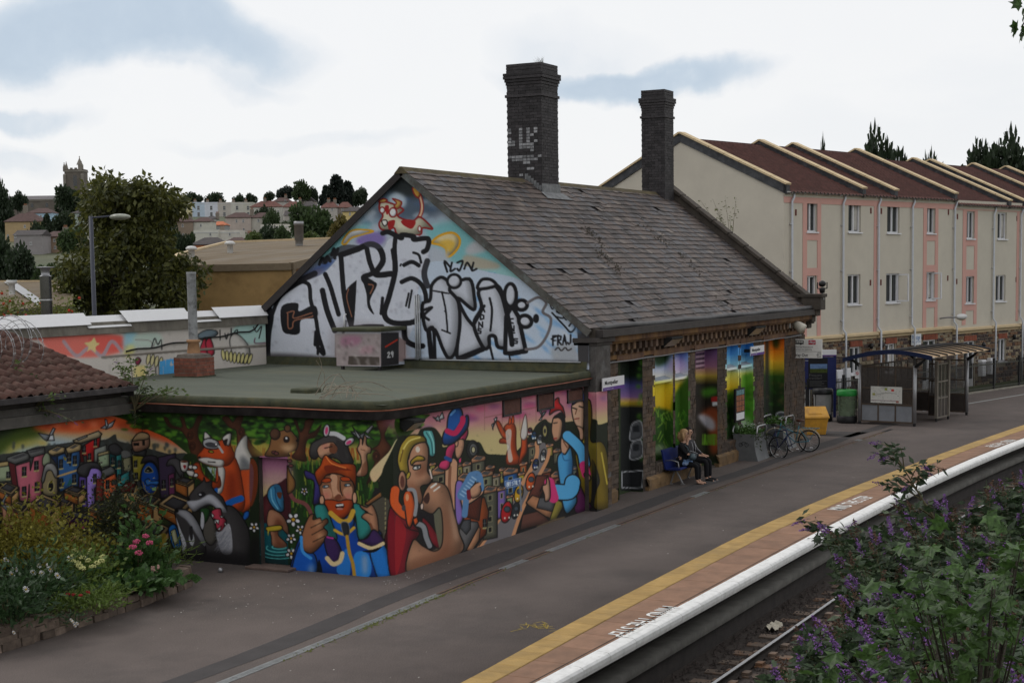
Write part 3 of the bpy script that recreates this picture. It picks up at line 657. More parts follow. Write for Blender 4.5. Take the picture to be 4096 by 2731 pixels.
cv.P('1740,345 1790,325 1860,350 1876,400 1840,418 1770,412 1738,385',(165,166,168),K0,4);cv.P('1752,372 1800,358 1852,378 1846,402 1780,398',(60,60,64),None);cv.E(1848,376,12,12,(210,210,212),0,K0,2);cv.E(1805,440,22,10,(150,140,40),10,K0,3);cv.L('1872,395 1904,445',(165,166,168),9)
cv.P('1540,522 1575,510 1612,528 1598,606 1552,602',WH,K0,4);cv.E(1576,525,30,9,(80,40,20));cv.P('1566,560 1580,552 1592,562 1580,588',(130,20,26));cv.P('1595,600 1660,610 1650,650 1610,640',WH,K0,3)
cv.P('1830,760 1860,750 1860,790 1830,790',(22,84,160));cv.L('1950,885 2000,860 2060,840',(22,84,160),26);cv.P('2075,1030 2090,960 2130,950 2125,1000',(22,84,160),K0,4)
# badgers
BG,BGW =(62,59,60),(176,177,184)
cv.P('1600,1320 1700,1180 1740,1000 1860,930 1980,905 2085,1020 2135,1160 2128,1400 1560,1400',BG,K0,5);cv.P('1750,1000 1830,1010 1850,1180 1800,1240 1740,1160',(84,80,74),K0,3)
cv.P('1612,842 1660,760 1735,690 1745,660 1762,700 1812,690 1812,740 1850,790 1905,835 1940,945 1860,930 1790,900 1700,945 1650,930',BG,K0,4);cv.P('1602,862 1700,850 1795,802 1872,852 1935,950 1880,945 1800,885 1725,905 1668,945 1640,935 1612,900',BGW,(90,90,94),3);cv.P('1690,800 1735,780 1760,810 1715,830',(26,24,26));cv.E(1712,806,12,8,BGW);cv.E(1614,848,14,12,K0)
cv.P('1815,942 1885,925 1900,990 1935,1030 1905,1108 1858,1115 1838,1040 1808,990',(182,58,78),K0,4)
for t in ('1806,960 1815,1010 1832,985','1832,1010 1836,1062 1862,1030','1880,985 1922,995 1890,1005','1856,1105 1895,1072 1880,1112','1925,1040 1942,1075 1918,1062','1965,1060 1975,1115 1955,1090','1836,1020 1868,1060 1876,1020'):cv.Q(t,(205,205,205),K0,2.5)
cv.P('1850,1130 1890,1120 1965,1060 1985,1290 1905,1310 1860,1200',BGW,None,a=.8);
for _ in range(60):x =R_.uniform(1855,1975);y =R_.uniform(1110,1280);cv.L([(x,y),(x-20,y+26)],(120,122,130),3,a=.7)
cv.P('1715,930 1790,930 1780,1010 1740,1060 1720,1010',(34,70,34),K0,3);cv.P('1720,960 1745,980 1745,1080 1712,1110',BGW,K0,2)
cv.P('1500,935 1560,928 1645,972 1722,1100 1755,1235 1745,1330 1580,1340 1545,1120 1506,1020',BG,K0,4);cv.P('1508,948 1600,948 1682,1040 1750,1205 1745,1240 1690,1160 1600,1032 1545,988',BGW,(100,100,104),3);cv.P('1504,1000 1545,1105 1592,1230 1566,1315 1540,1160',BGW);cv.P('1640,1110 1662,1190 1645,1245 1615,1200 1625,1130',BGW);cv.P('1620,1090 1645,1080 1650,1180 1628,1190',(40,38,40));cv.E(1510,945,18,15,K0)
cv.P('1440,1105 1500,1066 1550,1215 1548,1250 1488,1272',(26,96,170),K0,4);cv.Q('1458,1120 1500,1095 1530,1220 1492,1240',(176,176,140),K0,3)
cv.S('1500,1290 2260,1330 2260,1450 1500,1420',(26,24,26),.95,14);cv.P('1320,1180 1420,1140 1400,1290 1310,1300',(130,115,34),a=.8)
def daisy(x,y,r):
    for k in range(5):
        a =k*1.257+.3;cv.E(x+r*.62*math.cos(a),y+r*.62*math.sin(a),r*.36,r*.28,(196,196,198),math.degrees(a),K0,3)
    cv.E(x,y,r*.3,r*.3,(170,130,30),0,K0,3)
daisy(2172,1085,50)
# ---- middle part: bather on the door, bear, child on shoulders, bearded man: 2.139x view from (1000,1600)
cv.frame(1000,1600,2.139)
cv.Q('320,150 1260,140 1260,660 1240,760 320,700',(34,56,20));foliage(0,160,1230,330,190,GR,22)
cv.S('60,380 500,370 980,400 990,500 500,520 80,470',(160,146,66),.95,18);cv.S('820,420 980,400 960,540 860,560',(170,156,84),.8,12);foliage(60,320,1000,372,60,GR,18)
for _ in range(60):x =R_.uniform(70,960);cv.L([(x,510),(x+R_.uniform(-18,18),410)],(140,74,30),3)
cv.Q('318,560 1000,540 1060,900 1000,1200 318,1500',(26,48,18))
for _ in range(260):x =R_.uniform(325,1060);y =R_.uniform(560,1000);cv.L([(x,y),(x+R_.uniform(-10,10),y-R_.uniform(40,90))],[(52,100,30),(34,70,20),(120,128,44),(20,40,14)][R_.integers(4)],5,a=.8)
cv.P('380,180 420,300 400,420 360,490 480,520 470,440 490,340 560,310 610,210 550,270 500,280 545,170 480,170 460,240 430,270 400,180',BR,BD,4)
cv.P('1085,180 1120,300 1100,380 1040,420 1090,440 1060,560 1000,720 1120,560 1160,480 1220,420 1190,380 1150,300 1200,170 1140,170',BR,BD,4)
for r in (44,30,16):cv.E(1080,480,r*.7,r,BR if r != 30 else (60,32,20),0,BD,3)
cv.P('1030,610 1110,520 1190,440 1262,330 1290,480 1180,560 1080,690 1040,680',(190,184,140),None,grad=(200,170,130))
cv.Q('980,890 1210,790 1240,760 1260,1180 1000,1180',(70,66,56));cv.Q('980,885 1140,765 1260,760 1260,800 1150,810 1010,900',(166,112,66),K0,4);cv.Q('1100,700 1260,600 1260,750 1110,760',(28,66,120),K0,4);cv.Q('1090,690 1170,590 1280,580 1280,610 1180,625 1110,710',(150,104,64),K0,4)
for k in range(8):cv.L([(1158,830+k*42),(1158,850+k*42)],(150,140,100),4)
cv.Q('70,480 322,480 325,1420 80,1400',(140,84,118));cv.S('70,520 322,500 322,680 70,700',(150,96,124),.9,16);cv.S('60,640 330,620 330,800 60,860',(172,140,132),.9,20);cv.S('60,760 200,740 180,880 60,900',(190,170,116),.9,18)
cv.P('80,880 150,790 190,740 260,700 330,690 330,1060 90,1060',(60,24,30));cv.S('100,900 160,840 150,980 100,1000',(110,50,50),.6,12);cv.Q('80,1050 325,1050 325,1420 80,1420',(12,74,82));cv.S('70,1330 330,1340 330,1430 70,1430',(14,36,38),1,16)
cv.P('145,1010 170,935 240,955 290,1000 325,1080 325,1150 262,1090 240,1150 312,1225 300,1262 196,1250 180,1160 150,1070',(160,112,84),K0,3);cv.S('230,1000 300,1080 250,1110 240,1180 300,1240 230,1250 210,1120',(86,42,26),.9,10)
cv.P('148,800 180,735 245,722 278,790 290,940 225,945 165,870',(52,118,156),K0,4);cv.P('200,730 250,725 276,790 284,860 240,820',(36,84,116));cv.L('180,760 190,850 240,930',(110,170,196),4);cv.L('215,745 225,850 265,930',(24,60,90),4);cv.P('230,790 272,790 262,840 240,830',(84,46,30))
cv.P('140,1085 260,1070 268,1108 160,1122',(176,150,40),K0,3);cv.P('150,1110 165,1100 155,1160',(176,150,40))
for k,(rx,ry) in enumerate(((60,16),(110,36),(150,56),(185,76))):t =np.linspace(.15,3.6,22);cv.L(np.stack([250+rx*np.cos(t),1255+k*8+ry*np.sin(t)],1),(90,178,176),5-k*.5,a=.85)
cv.Q('0,490 82,480 84,1420 0,1380',(20,30,14));cv.P('0,560 30,600 20,800 0,860',(22,84,160));cv.P('0,520 62,560 60,780 0,900',(130,46,18),a=.7);daisy(35,1085,46);cv.S('0,1200 84,1180 84,1420 0,1400',(16,16,16),.95,12)
cv.P('135,480 165,400 190,300 240,270 330,250 385,300 412,345 395,420 330,450 330,480',(128,88,54),K0,3);cv.E(215,290,44,48,(84,56,40),0,K0,3);cv.E(322,242,28,30,(96,66,44),0,K0,3);cv.S('260,390 330,380 390,390 330,450',(186,150,110),.9,8);cv.E(312,335,28,30,(30,22,20));cv.E(312,325,9,10,(220,220,220));cv.E(405,345,13,12,K0)
for q in ((205,445),(225,455),(340,520),(350,560),(340,720),(350,760)):cv.E(*q,20,14,(96,54,52),0,K0,3)
cv.L('340,790 380,850 460,880 500,920 530,990',(110,62,60),16)
cv.P('318,560 345,620 385,690 380,760 330,800 318,760',(130,90,50),K0,3)
for d in ((370,1020,62),(430,1105,44),(352,1180,46),(352,1310,50),(465,778,34)):daisy(*d)
SK,SD =(188,142,112),(104,62,42)
cv.P('470,600 560,640 640,700 600,860 560,890 540,880 548,700 480,665',(54,46,110),K0,4)
cv.P('510,440 530,370 600,330 660,300 760,305 830,350 845,430 885,535 800,545 740,500 600,480 560,505 520,490',(64,61,60),K0,4);cv.P('740,340 800,380 820,470 850,530 780,520 740,420',(48,45,45))
cv.P('575,440 590,395 640,370 715,360 745,430 680,470 610,500',SK,K0,3);cv.P('690,365 745,400 735,450 680,440',SD);cv.S('625,385 660,380 655,410 630,410',(200,96,100),.7,8);cv.L('640,410 700,395',K0,4)
cv.L('690,285 740,290 800,325',(190,190,192),18)
cv.E(655,260,27,54,(196,196,198),8,K0,4);cv.E(655,260,13,34,(190,60,110),8);cv.E(850,355,48,28,(196,196,198),-35,K0,4);cv.E(845,360,26,14,(190,60,110),-30)
cv.P('905,640 950,560 945,480 918,420 935,375 938,330 960,330 962,380 978,300 998,310 998,380 1034,405 1032,450 1000,470 1006,620 950,652',SK,K0,4);cv.P('960,560 1000,520 1002,620 950,648',SD,a=.7);cv.L('950,420 985,430',SD,3)
cv.Q('860,265 945,285 935,335',(120,122,126),K0,3);cv.Q('875,222 950,320 925,330',(176,178,182),K0,3);cv.Q('965,280 1062,335 1000,320',(190,192,196),K0,3);cv.Q('985,270 1042,210 1058,222 1010,290',(160,162,166),K0,3);cv.Q('940,300 985,270 960,340',(110,112,116),K0,3)
cv.P('590,700 630,650 820,620 892,700 882,860 842,985 760,1018 660,965 615,860',(140,92,64),K0,4);cv.P('690,640 745,650 745,760 790,820 730,850 700,760',SK);cv.P('625,740 690,760 700,830 650,850 628,800',SK,a=.85);cv.P('800,760 870,740 868,850 810,820',SK,a=.85);cv.S('630,790 680,790 670,850 635,845',(190,90,86),.6,10);cv.S('815,800 865,800 860,860 820,850',(190,90,86),.6,10)
cv.P('555,620 600,560 640,470 700,505 770,540 890,548 908,620 902,770 872,690 760,632 655,640 600,730 572,690',(178,72,24),K0,4);cv.P('640,560 760,560 870,600 760,600 660,620',(110,38,14));cv.L('650,480 700,540 820,580',(214,120,60),5)
cv.P('636,860 700,850 760,862 820,850 882,862 852,965 760,1018 668,955',(164,62,22),K0,3);cv.E(768,905,40,26,(40,14,12),-5);cv.Q('735,892 800,885 798,902 738,908',(205,205,200));cv.E(768,928,30,10,(170,110,96))
cv.P('612,690 650,665 690,672 690,695 640,705',(164,62,22),K0,3);cv.P('775,660 830,655 858,672 850,690 790,690',(164,62,22),K0,3);cv.E(648,738,26,11,(196,192,186),-10,K0,3);cv.E(834,725,26,11,(196,192,186),-5,K0,3);cv.E(636,738,9,9,(50,90,110));cv.E(822,726,9,9,(50,90,110));cv.P('720,830 760,800 785,825 770,850 735,852',(110,60,42));cv.L('770,690 775,770 790,815',K0,4)
cv.E(615,855,22,42,SK,0,K0,4);cv.E(895,835,20,50,SK,0,K0,4)
cv.P('366,1500 376,1310 440,1160 560,1140 690,1010 760,1050 870,965 940,1100 1110,1115 1145,1260 1205,1390 1240,1530 700,1530',(16,62,148),K0,5)
cv.P('385,1330 450,1180 470,1260 560,1330 560,1480 370,1490',(20,84,176),K0,4);cv.P('1030,1280 1150,1240 1225,1500 1110,1530 1060,1430',(30,110,190),K0,4);cv.P('880,1400 900,1310 960,1290 1020,1330 1040,1450 1000,1520 890,1510',(40,122,198),None);cv.P('570,1500 590,1360 620,1480',(12,14,20));cv.S('960,1340 1000,1340 1000,1470 970,1480',(150,160,180),.8,8);cv.S('500,1420 545,1410 540,1500 505,1500',(130,150,180),.7,8);cv.P('740,1460 800,1290 850,1300 850,1500',(40,122,198),a=.8)
cv.P('555,905 610,888 650,905 690,1010 745,1170 710,1205 640,1150 560,990',(44,128,122),K0,4);cv.P('885,890 950,898 1005,985 1045,1095 990,1175 930,1185 905,1010',(44,128,122),K0,4);cv.S('660,1000 720,1150 690,1180 640,1060',(14,56,54),.8,10);cv.S('900,1000 930,1160 910,1170',(14,56,54),.8,8)
cv.P('690,1000 740,1020 800,1050 870,990 890,1060 830,1130 740,1120',(24,84,170),K0,4);cv.L('690,965 760,1025 800,1040',(190,150,52),20);cv.L('810,1040 850,1020 882,950',(190,150,52),20);cv.L('725,1110 780,1140 830,1140 890,1090',(190,150,52),12);cv.P('780,1050 838,1050 852,1140 825,1165 800,1150',(40,40,44),(110,110,114),3);cv.L('830,1165 850,1300 880,1400 895,1520',(170,130,44),14)
cv.P('440,1180 465,1080 510,985 545,975 540,1020 600,1005 612,1030 655,1010 668,1045 630,1085 662,1120 655,1165 600,1250 520,1310 450,1270',(150,98,68),K0,4);cv.S('560,1030 620,1030 580,1090',(200,150,110),.8,8);cv.S('570,1150 640,1140 600,1200',(200,150,110),.8,8);cv.L('520,1090 620,1040',K0,3);cv.L('530,1150 640,1090',K0,3);cv.L('540,1210 640,1160',K0,3)
cv.L('438,1170 450,1290 520,1350',(60,140,210),12)
cv.P('948,895 1000,915 1045,895 1090,1000 1098,1150 1050,1100 1005,1040 955,1000 985,965 1010,960 950,920',(170,120,90),K0,4);cv.L('1000,960 1050,980',K0,3);cv.L('1030,1060 1060,1140',SD,10)
cv.P('636,1200 660,1165 720,1180 765,1240 785,1320 750,1390 700,1390 655,1300',(56,34,80),K0,4);cv.L('660,1350 710,1400 770,1375 790,1310',(206,184,140),18);cv.L('660,1170 710,1180',(170,50,130),7)
cv.P('925,1200 1000,1180 1060,1105 1140,1185 1135,1235 1040,1250',(56,34,80),K0,4);cv.L('935,1225 1040,1265 1138,1225',(206,184,140),15);cv.P('960,1290 1050,1275 1130,1250 1060,1300',K0)
cv.P('1155,1200 1190,1020 1238,890 1330,950 1400,1060 1450,1130 1380,1200 1320,1400 1260,1510 1228,1500 1200,1340',(120,22,34),K0,4);cv.P('1235,900 1250,1100 1235,1400 1180,1250',(88,12,24))
# ---- right part on the platform wall: 1.776x view from (1550,1450)
cv.frame(1550,1450,1.776)
cv.Q('85,330 1700,60 1700,760 85,1000',(186,170,120));cv.S('60,330 1700,60 1700,300 900,430 300,470 80,480',(176,112,128),1,26)
for _ in range(46):x =R_.uniform(230,1560);y =430-(x-230)*.17+R_.uniform(-90,60);cv.S([(x,y),(x+60,y-16),(x+90,y+8),(x+30,y+22)],[(190,70,110),(110,80,130),(206,150,150),(120,60,110)][R_.integers(4)],.6,7)
cv.P('60,400 290,365 270,400 220,440 170,500 90,540',(44,66,22));foliage(80,380,250,470,30,GR,18)
HL =(26,32,20)
cv.P('60,560 200,520 240,470 330,460 390,540 400,600 540,550 620,560 660,570 700,640 760,650 900,640 1020,500 1060,440 1120,400 1180,430 1460,400 1500,440 1590,420 1660,470 1660,800 60,1000',HL)
cv.S('620,620 760,660 820,640 760,700 640,720',(196,170,90),.0,8)
cv.P('250,492 300,480 322,490 340,560 338,655 300,660 292,600',(92,172,170),K0,4);cv.L('275,495 310,560 320,650',(40,96,100),5);cv.L('295,490 325,560 330,640',(150,210,206),3)
cv.E(605,618,44,66,(40,42,42),0,K0,5);cv.E(610,618,30,46,(90,92,92),0,K0,3);cv.E(610,618,14,22,(170,165,130),0,K0,3);cv.E(1117,485,25,58,(40,42,42),0,K0,4);cv.E(1118,485,17,42,(150,140,90),0,K0,3);cv.E(1118,485,8,16,(40,40,40))
OG,OY,OO =(84,84,70),(140,128,54),(150,76,34)
def block(x,y,w,h,c,sk=-.2,roof=(186,132,96),top=(66,66,68)):
    cv.Q([(x,y),(x+w,y+w*sk),(x+w,y+h+w*sk),(x,y+h)],c,K0,3.5);cv.Q([(x-6,y-w*.28),(x+w*.3,y-w*.5+w*sk*.4),(x+w+6,y+w*sk-w*.3),(x+w+6,y+w*sk),(x-4,y+6)],roof,K0,3.5);cv.Q([(x+6,y-w*.26),(x+w*.34,y-w*.42+w*sk*.4),(x+w-6,y+w*sk-w*.25),(x+w*.6,y-w*.1+w*sk*.5)],top)
    for k in range(int(h/75)):cv.Q([(x+w*.35,y+w*sk*.4+22+k*75),(x+w*.62,y+w*sk*.6+20+k*75),(x+w*.62,y+w*sk*.6+58+k*75),(x+w*.35,y+w*sk*.4+60+k*75)],(16,16,16),(150,144,110),2.5)
for b in ((490,740,50,130,OY),(535,735,60,120,(130,124,108)),(600,710,92,150,OG),(300,730,40,90,OY),(700,760,60,60,(90,40,30)),(795,770,50,90,OY),(940,730,50,80,OO),(1000,600,60,120,OG),(1020,700,40,110,OY),(1080,790,80,110,(120,60,40)),(1125,600,50,70,OY),(1180,640,60,80,OG),(745,815,55,80,(130,124,108)),(825,800,100,150,(26,80,140)),(930,800,42,90,(170,150,40)),(655,815,90,140,(104,112,90)),(320,800,120,560,OG),(500,850,120,220,(60,90,120)),(1165,820,90,120,(110,40,44)),(1310,760,50,120,OG)):block(*b)
cv.Q('640,1330 720,1200 800,1080 880,980 940,900 1010,800 1050,700 1080,600 1070,560 1120,570 1140,640 1100,740 1040,860 980,960 950,1060 900,1220 860,1270',(108,104,106),None);cv.L('640,1330 820,1070 1000,790 1060,660 1060,570',(190,136,98),16);cv.L('880,1270 950,1060 1050,850 1130,700 1150,620',(190,136,98),14);cv.L('650,1300 822,1062',K0,3)
block(680,930,100,330,OG);block(782,910,60,200,(116,92,160));block(848,960,40,80,(130,150,100))
cv.Q('540,1110 580,970 690,955 720,1060 700,1220 640,1270',OO,K0,4,grad=(130,54,24));cv.Q('545,1090 580,965 672,950 650,1120',(96,44,30),K0,4)
for k in range(9):cv.L([(586+k*10,968-k*1.5),(556+k*11,1090+k*3)],(60,26,18),2.5)
win(690,1140,26,60);cv.Q('500,1260 520,1120 640,1130 650,1160 560,1330 500,1370',(100,98,98),K0,4);cv.Q('515,1170 540,1120 590,1112 590,1180 560,1220',(70,72,76),K0,3)
cv.Q('560,1330 650,1160 660,1180 650,1260 600,1340',(186,132,96),K0,3)
cv.Q('940,1190 960,1080 1080,1050 1160,1130 1090,1150 1050,1160',(96,60,50),K0,3);cv.Q('985,1000 1060,800 1140,800 1150,840 1040,1030',(96,50,40),K0,4);cv.Q('985,990 1030,940 1190,1000 1170,1110 1120,1090 1000,1010',(176,122,86),K0,4);cv.Q('1060,1030 1080,960 1200,950 1180,1060',(84,84,86),K0,3);cv.Q('1150,1120 1200,970 1260,1000 1200,1110',OY,K0,3);cv.Q('1060,1160 1180,1110 1260,1090 1260,1130 1060,1190',(90,76,60))
for (x,y,rx,ry,c) in ((845,1060,38,78,(170,24,30)),(910,1050,26,60,(40,44,50)),(932,930,30,64,(196,150,24)),(1016,845,32,66,(196,84,34)),(1052,722,20,40,(30,54,110)),(1105,660,18,46,(150,150,150)),(1080,545,18,38,(130,130,134)),(1040,520,20,30,(40,90,140)),(1010,490,18,28,(120,30,34))):
    cv.E(x,y,rx,ry,c,12,K0,4);cv.E(x+rx*.15,y-ry*.25,rx*.6,ry*.28,(60,70,80),12,K0,2.5);cv.E(x-rx*.3,y+ry*.55,6,7,(210,210,200));cv.E(x+rx*.5,y+ry*.5,6,7,(210,210,200))
cv.Q('835,842 945,818 946,868 840,892',(22,66,140),(150,170,200),3)
for k,g in enumerate(('850,883 850,848 858,850 860,862 851,866 862,870 862,880 850,883','870,880 870,846 880,848 880,860 871,864 884,878','890,874 890,842','910,842 900,846 900,856 912,860 911,868 900,872','916,838 932,835 924,836 924,868','938,836 938,866')):pass
def word(txt,x,y,dx,dy,hh,col,w):
    G ={'B':['0,0 0,1','0,0 .5,.05 .5,.45 0,.5 .6,.6 .6,.95 0,1'],'R':['0,0 0,1','0,0 .55,.1 .5,.45 0,.5 .6,1'],'I':['.2,0 .2,1'],'S':['.55,.1 .1,.1 .1,.45 .55,.55 .5,.95 0,.95'],'T':['0,0 .6,0','.3,0 .3,1'],'O':['.3,0 .05,.3 .05,.7 .3,1 .55,.7 .55,.3 .3,0'],'L':['0,0 0,1 .5,1'],'^':['.3,1 .3,0','.1,.3 .3,0 .5,.3'],'M':['0,1 0,0 .3,.6 .6,0 .6,1'],'A':['0,1 .3,0 .6,1','.1,.6 .5,.6'],'F':['0,1 0,0 .5,0','0,.5 .4,.5'],'N':['0,1 0,0 .6,1 .6,0'],'D':['0,0 0,1 .5,.8 .5,.2 0,0'],'C':['.55,.1 .1,.15 .05,.8 .55,.95'],'E':['.5,0 0,0 0,1 .5,1','0,.5 .4,.5'],'V':['0,0 .3,1 .6,0'],'K':['0,0 0,1','.5,0 0,.55 .5,1'],'U':['0,0 .05,.9 .5,.9 .55,0'],'Y':['0,0 .3,.5 .6,0','.3,.5 .1,1'],'2':['0,.2 .3,0 .5,.25 0,1 .6,1'],'9':['.5,.3 .2,.5 .05,.25 .3,0 .5,.2 .4,1'],'J':['.5,0 .5,.8 .2,1 0,.8'],'P':['0,1 0,0 .5,.1 .5,.45 0,.5'],' ':[]}
    for ch in txt:
        for st in G.get(ch,[]):
            cv_ =CUR[0];cv_.L([(x+float(a.split(',')[0])*dx*1.2,y+float(a.split(',')[0])*dy*1.2+float(a.split(',')[1])*hh) for a in st.split()],col,w,sm=False)
        x += dx;y += dy
CUR =[cv]
word('BRISTOL^',848,850,12,-2.6,30,(206,214,220),3)
cv.L('840,890 838,980',(60,70,84),5);cv.L('942,870 950,1050',(110,116,124),7)
cv.P('848,640 850,720 940,715 950,690 920,640 912,560 912,470 890,425 860,430 830,455 835,480 852,500 830,530 800,545 800,570 850,575 868,600',FO,FD,4);cv.P('860,440 868,385 882,420',FO,FD,3);cv.P('880,425 892,368 900,425',FO,FD,3);cv.P('772,425 795,420 840,500 862,520 850,545 812,520',FO,FD,4);cv.P('840,490 880,480 875,600 890,690 860,700 850,600',WH,None,a=.8);cv.P('930,720 950,600 955,500 985,480 990,620 960,680',FO,FD,4);cv.P('945,510 980,365 996,500 970,550',WH,(90,60,50),3)
crane('745,470 770,385 778,395 755,450','755,400 778,388 770,420','740,440 752,430 750,478');crane('322,385 370,400 350,415','355,410 390,350 402,395 370,405','340,400 360,375 375,420');crane('1085,400 1105,350 1128,345 1110,375','1075,410 1100,380 1095,405','1080,345 1092,340 1100,385')
# girl in the blue hat
cv.L('455,720 452,880 470,1000 560,962 640,905',K0,56);cv.L('455,720 452,880 470,1000 560,962 640,905',SK,46);cv.L('445,740 440,880 455,990',SD,12,a=.7)
cv.P('490,845 545,860 520,960 540,1080 515,1150 490,1130 480,1000',(130,104,178),K0,4);cv.L('530,940 600,810',(84,126,170),40);cv.L('548,1080 560,960',(84,126,170),24);cv.L('600,800 645,800 660,890',(84,126,170),30)
for k in range(7):cv.L([(515+k*14,930-k*20),(545+k*14,950-k*20)],(160,190,214),4)
cv.P('585,905 640,850 665,900 650,940 600,960',SK,K0,4);cv.L('600,900 655,860',SK,12);cv.L('575,915 580,960',(110,20,40),16)
cv.P('425,600 480,560 545,490 560,440 572,500 545,560 500,600 470,640 450,710 415,690 410,650',(200,56,104),K0,4);cv.P('365,745 380,700 430,690 445,720 420,760',(200,56,104),K0,4);cv.L('415,675 445,690',(30,70,130),16);cv.L('530,470 520,560 515,700',(200,56,104),8)
cv.P('490,560 540,545 545,600 520,670 495,680 480,640',SK,K0,4);cv.E(490,570,12,26,SK,0,K0,3)
cv.P('390,530 420,470 520,440 560,375 576,395 565,470 480,565 420,585 395,575',(20,70,140),K0,5);cv.P('422,480 432,380 470,325 515,320 535,370 530,440 480,500 430,505',(24,82,156),K0,5);cv.L('425,485 480,500 530,430 535,395',(180,30,80),22);cv.L('450,370 480,340',(90,150,210),8)
# blond boy blowing on his fist
cv.P('40,1010 130,1165 225,1205 190,1290 160,1500 40,1540 0,1380 0,1120',(122,22,36),K0,4);cv.P('60,1090 130,1180 110,1340 60,1500',(164,26,34),a=.6);cv.Q('225,1060 330,1080 390,1290 330,1330 240,1260',(24,20,24));cv.P('250,1098 330,1180 382,1290 345,1312 262,1200',(124,24,36),K0,4)
cv.P('330,1080 390,1040 392,1290 370,1320',(96,96,78))
cv.P('150,1500 180,1262 250,1300 330,1338 385,1295 392,1150 372,1030 320,1072 262,1052 232,1022 250,955 272,900 320,848 400,862 440,925 470,1050 508,1200 520,1352',(176,128,98),K0,5);cv.S('400,1020 430,1100 440,1330 330,1400 400,1290',(110,66,46),.8,14);cv.S('440,960 470,1080 500,1240 480,1250 450,1080',(206,168,140),.7,8);cv.P('255,965 290,920 300,965 285,1000 262,990',(60,34,28));cv.L('310,885 345,860',(230,214,204),8);cv.L('330,910 370,880',(230,214,204),6);cv.S('160,1420 400,1330 500,1340 200,1480',(130,84,60),.7,14);cv.P('236,1000 255,1005 250,1040 236,1035',(206,184,170),K0,2)
cv.P('118,760 150,680 178,585 250,555 285,590 292,650 290,700 285,770 318,822 290,862 255,870 235,890 250,960 232,1005 195,965 140,880',(182,134,104),K0,5);cv.S('150,840 220,900 230,990 180,940',(110,66,46),.8,12);cv.E(215,615,16,22,(226,200,184));cv.S('240,700 275,760 250,800 200,800',(110,66,46),.7,10)
cv.P('70,690 85,610 110,560 160,515 250,520 275,560 225,570 180,600 145,690 150,790 110,800 85,760',(178,152,52),K0,5);cv.L('100,640 150,560 230,530',(220,200,110),6);cv.L('90,700 110,620',(110,86,26),6)
cv.P('165,700 210,662 255,668 262,692 200,702 172,728',(176,146,44),K0,4);cv.E(208,745,28,14,(214,212,204),-14,K0,4);cv.E(214,742,9,10,(70,80,84));cv.L('178,730 235,726',K0,5);cv.E(105,840,30,72,(172,126,98),0,K0,5);cv.E(105,845,15,44,(90,50,40));cv.E(148,800,13,26,(170,150,50),20,K0,3);cv.L('300,760 315,820',(226,200,190),6)
cv.L('55,905 50,990 90,1050 130,1080',K0,42);cv.L('55,905 50,990 90,1050 130,1080',(204,86,34),34);cv.P('110,960 130,912 170,920 195,1000 190,1080 165,1165 140,1150 125,1050',(204,86,34),K0,5);cv.E(140,955,12,26,(230,150,110));cv.L('150,900 190,910 205,1000 195,1080',(140,142,146),14);cv.L('205,1140 255,1165 275,1240 300,1300',K0,28);cv.L('205,1140 255,1165 275,1240 300,1300',(130,132,136),20);cv.Q('180,1110 210,1095 220,1130 195,1160',(204,86,34),K0,4);cv.E(115,1030,14,22,(60,60,64))
# dancer in blue, man in the yellow hood
cv.P('1355,700 1370,860 1440,1000 1450,1030 1340,1070 1330,930',(80,28,70),K0,4)
cv.P('1365,290 1395,262 1440,270 1452,380 1445,555 1520,562 1562,650 1582,880 1592,1030 1470,1035 1482,910 1505,830 1455,690 1455,860 1440,1000 1375,880 1350,760 1335,640 1385,545 1388,450',(140,122,32),K0,4,grad=(112,92,20));cv.S('1440,600 1480,620 1470,740 1440,800',(90,76,18),.8,10);cv.S('1400,330 1430,320 1430,540 1405,540',(90,76,18),.6,10);cv.L('1392,560 1396,700',(200,180,80),3);cv.L('1520,640 1560,860',(176,156,60),6);cv.P('1458,820 1480,830 1476,940 1460,1010 1448,960',(26,24,20))
cv.P('1308,310 1350,272 1392,268 1396,380 1390,475 1365,470 1325,420',(198,160,134),K0,4);cv.P('1345,450 1388,470 1392,540 1368,545 1360,490',(180,140,116),K0,3);cv.L('1315,320 1345,330',K0,5);cv.L('1362,310 1388,318',K0,5);cv.L('1330,400 1360,395',(130,60,50),5);cv.L('1345,330 1335,365',SD,4)
cv.P('1315,300 1320,270 1345,262 1352,220 1375,250 1395,200 1402,240 1424,215 1415,300 1398,300 1390,275 1350,278',(36,62,140),K0,4)
cv.P('1165,470 1180,390 1225,365 1245,400 1240,470 1225,540 1190,560 1172,520',SK,K0,4);cv.P('1180,395 1230,350 1262,400 1262,520 1240,560 1240,430 1215,395',(20,18,20),None);cv.P('1150,370 1165,310 1185,270 1215,248 1222,285 1248,320 1262,390 1232,340 1190,345',(186,26,30),K0,4);cv.L('1180,430 1205,425',K0,4);cv.L('1182,540 1200,535',(150,40,40),5)
cv.P('1230,560 1250,500 1275,495 1290,560 1285,640 1240,650',(186,142,116),K0,4);cv.L('1250,560 1275,600',SD,5)
cv.P('1205,700 1230,640 1262,650 1300,600 1318,700 1312,850 1345,960 1335,1010 1290,1065 1262,1060 1240,985 1230,900',(70,150,200),K0,5);cv.S('1290,680 1312,700 1310,850 1290,800',(30,84,140),.8,10)
cv.L('1280,520 1340,575 1385,640 1400,720',K0,50);cv.L('1280,520 1340,575 1385,640 1400,720',(80,158,206),40);cv.L('1395,730 1412,790',(196,50,110),36);cv.P('1395,790 1420,785 1445,820 1420,840',SK,K0,4)
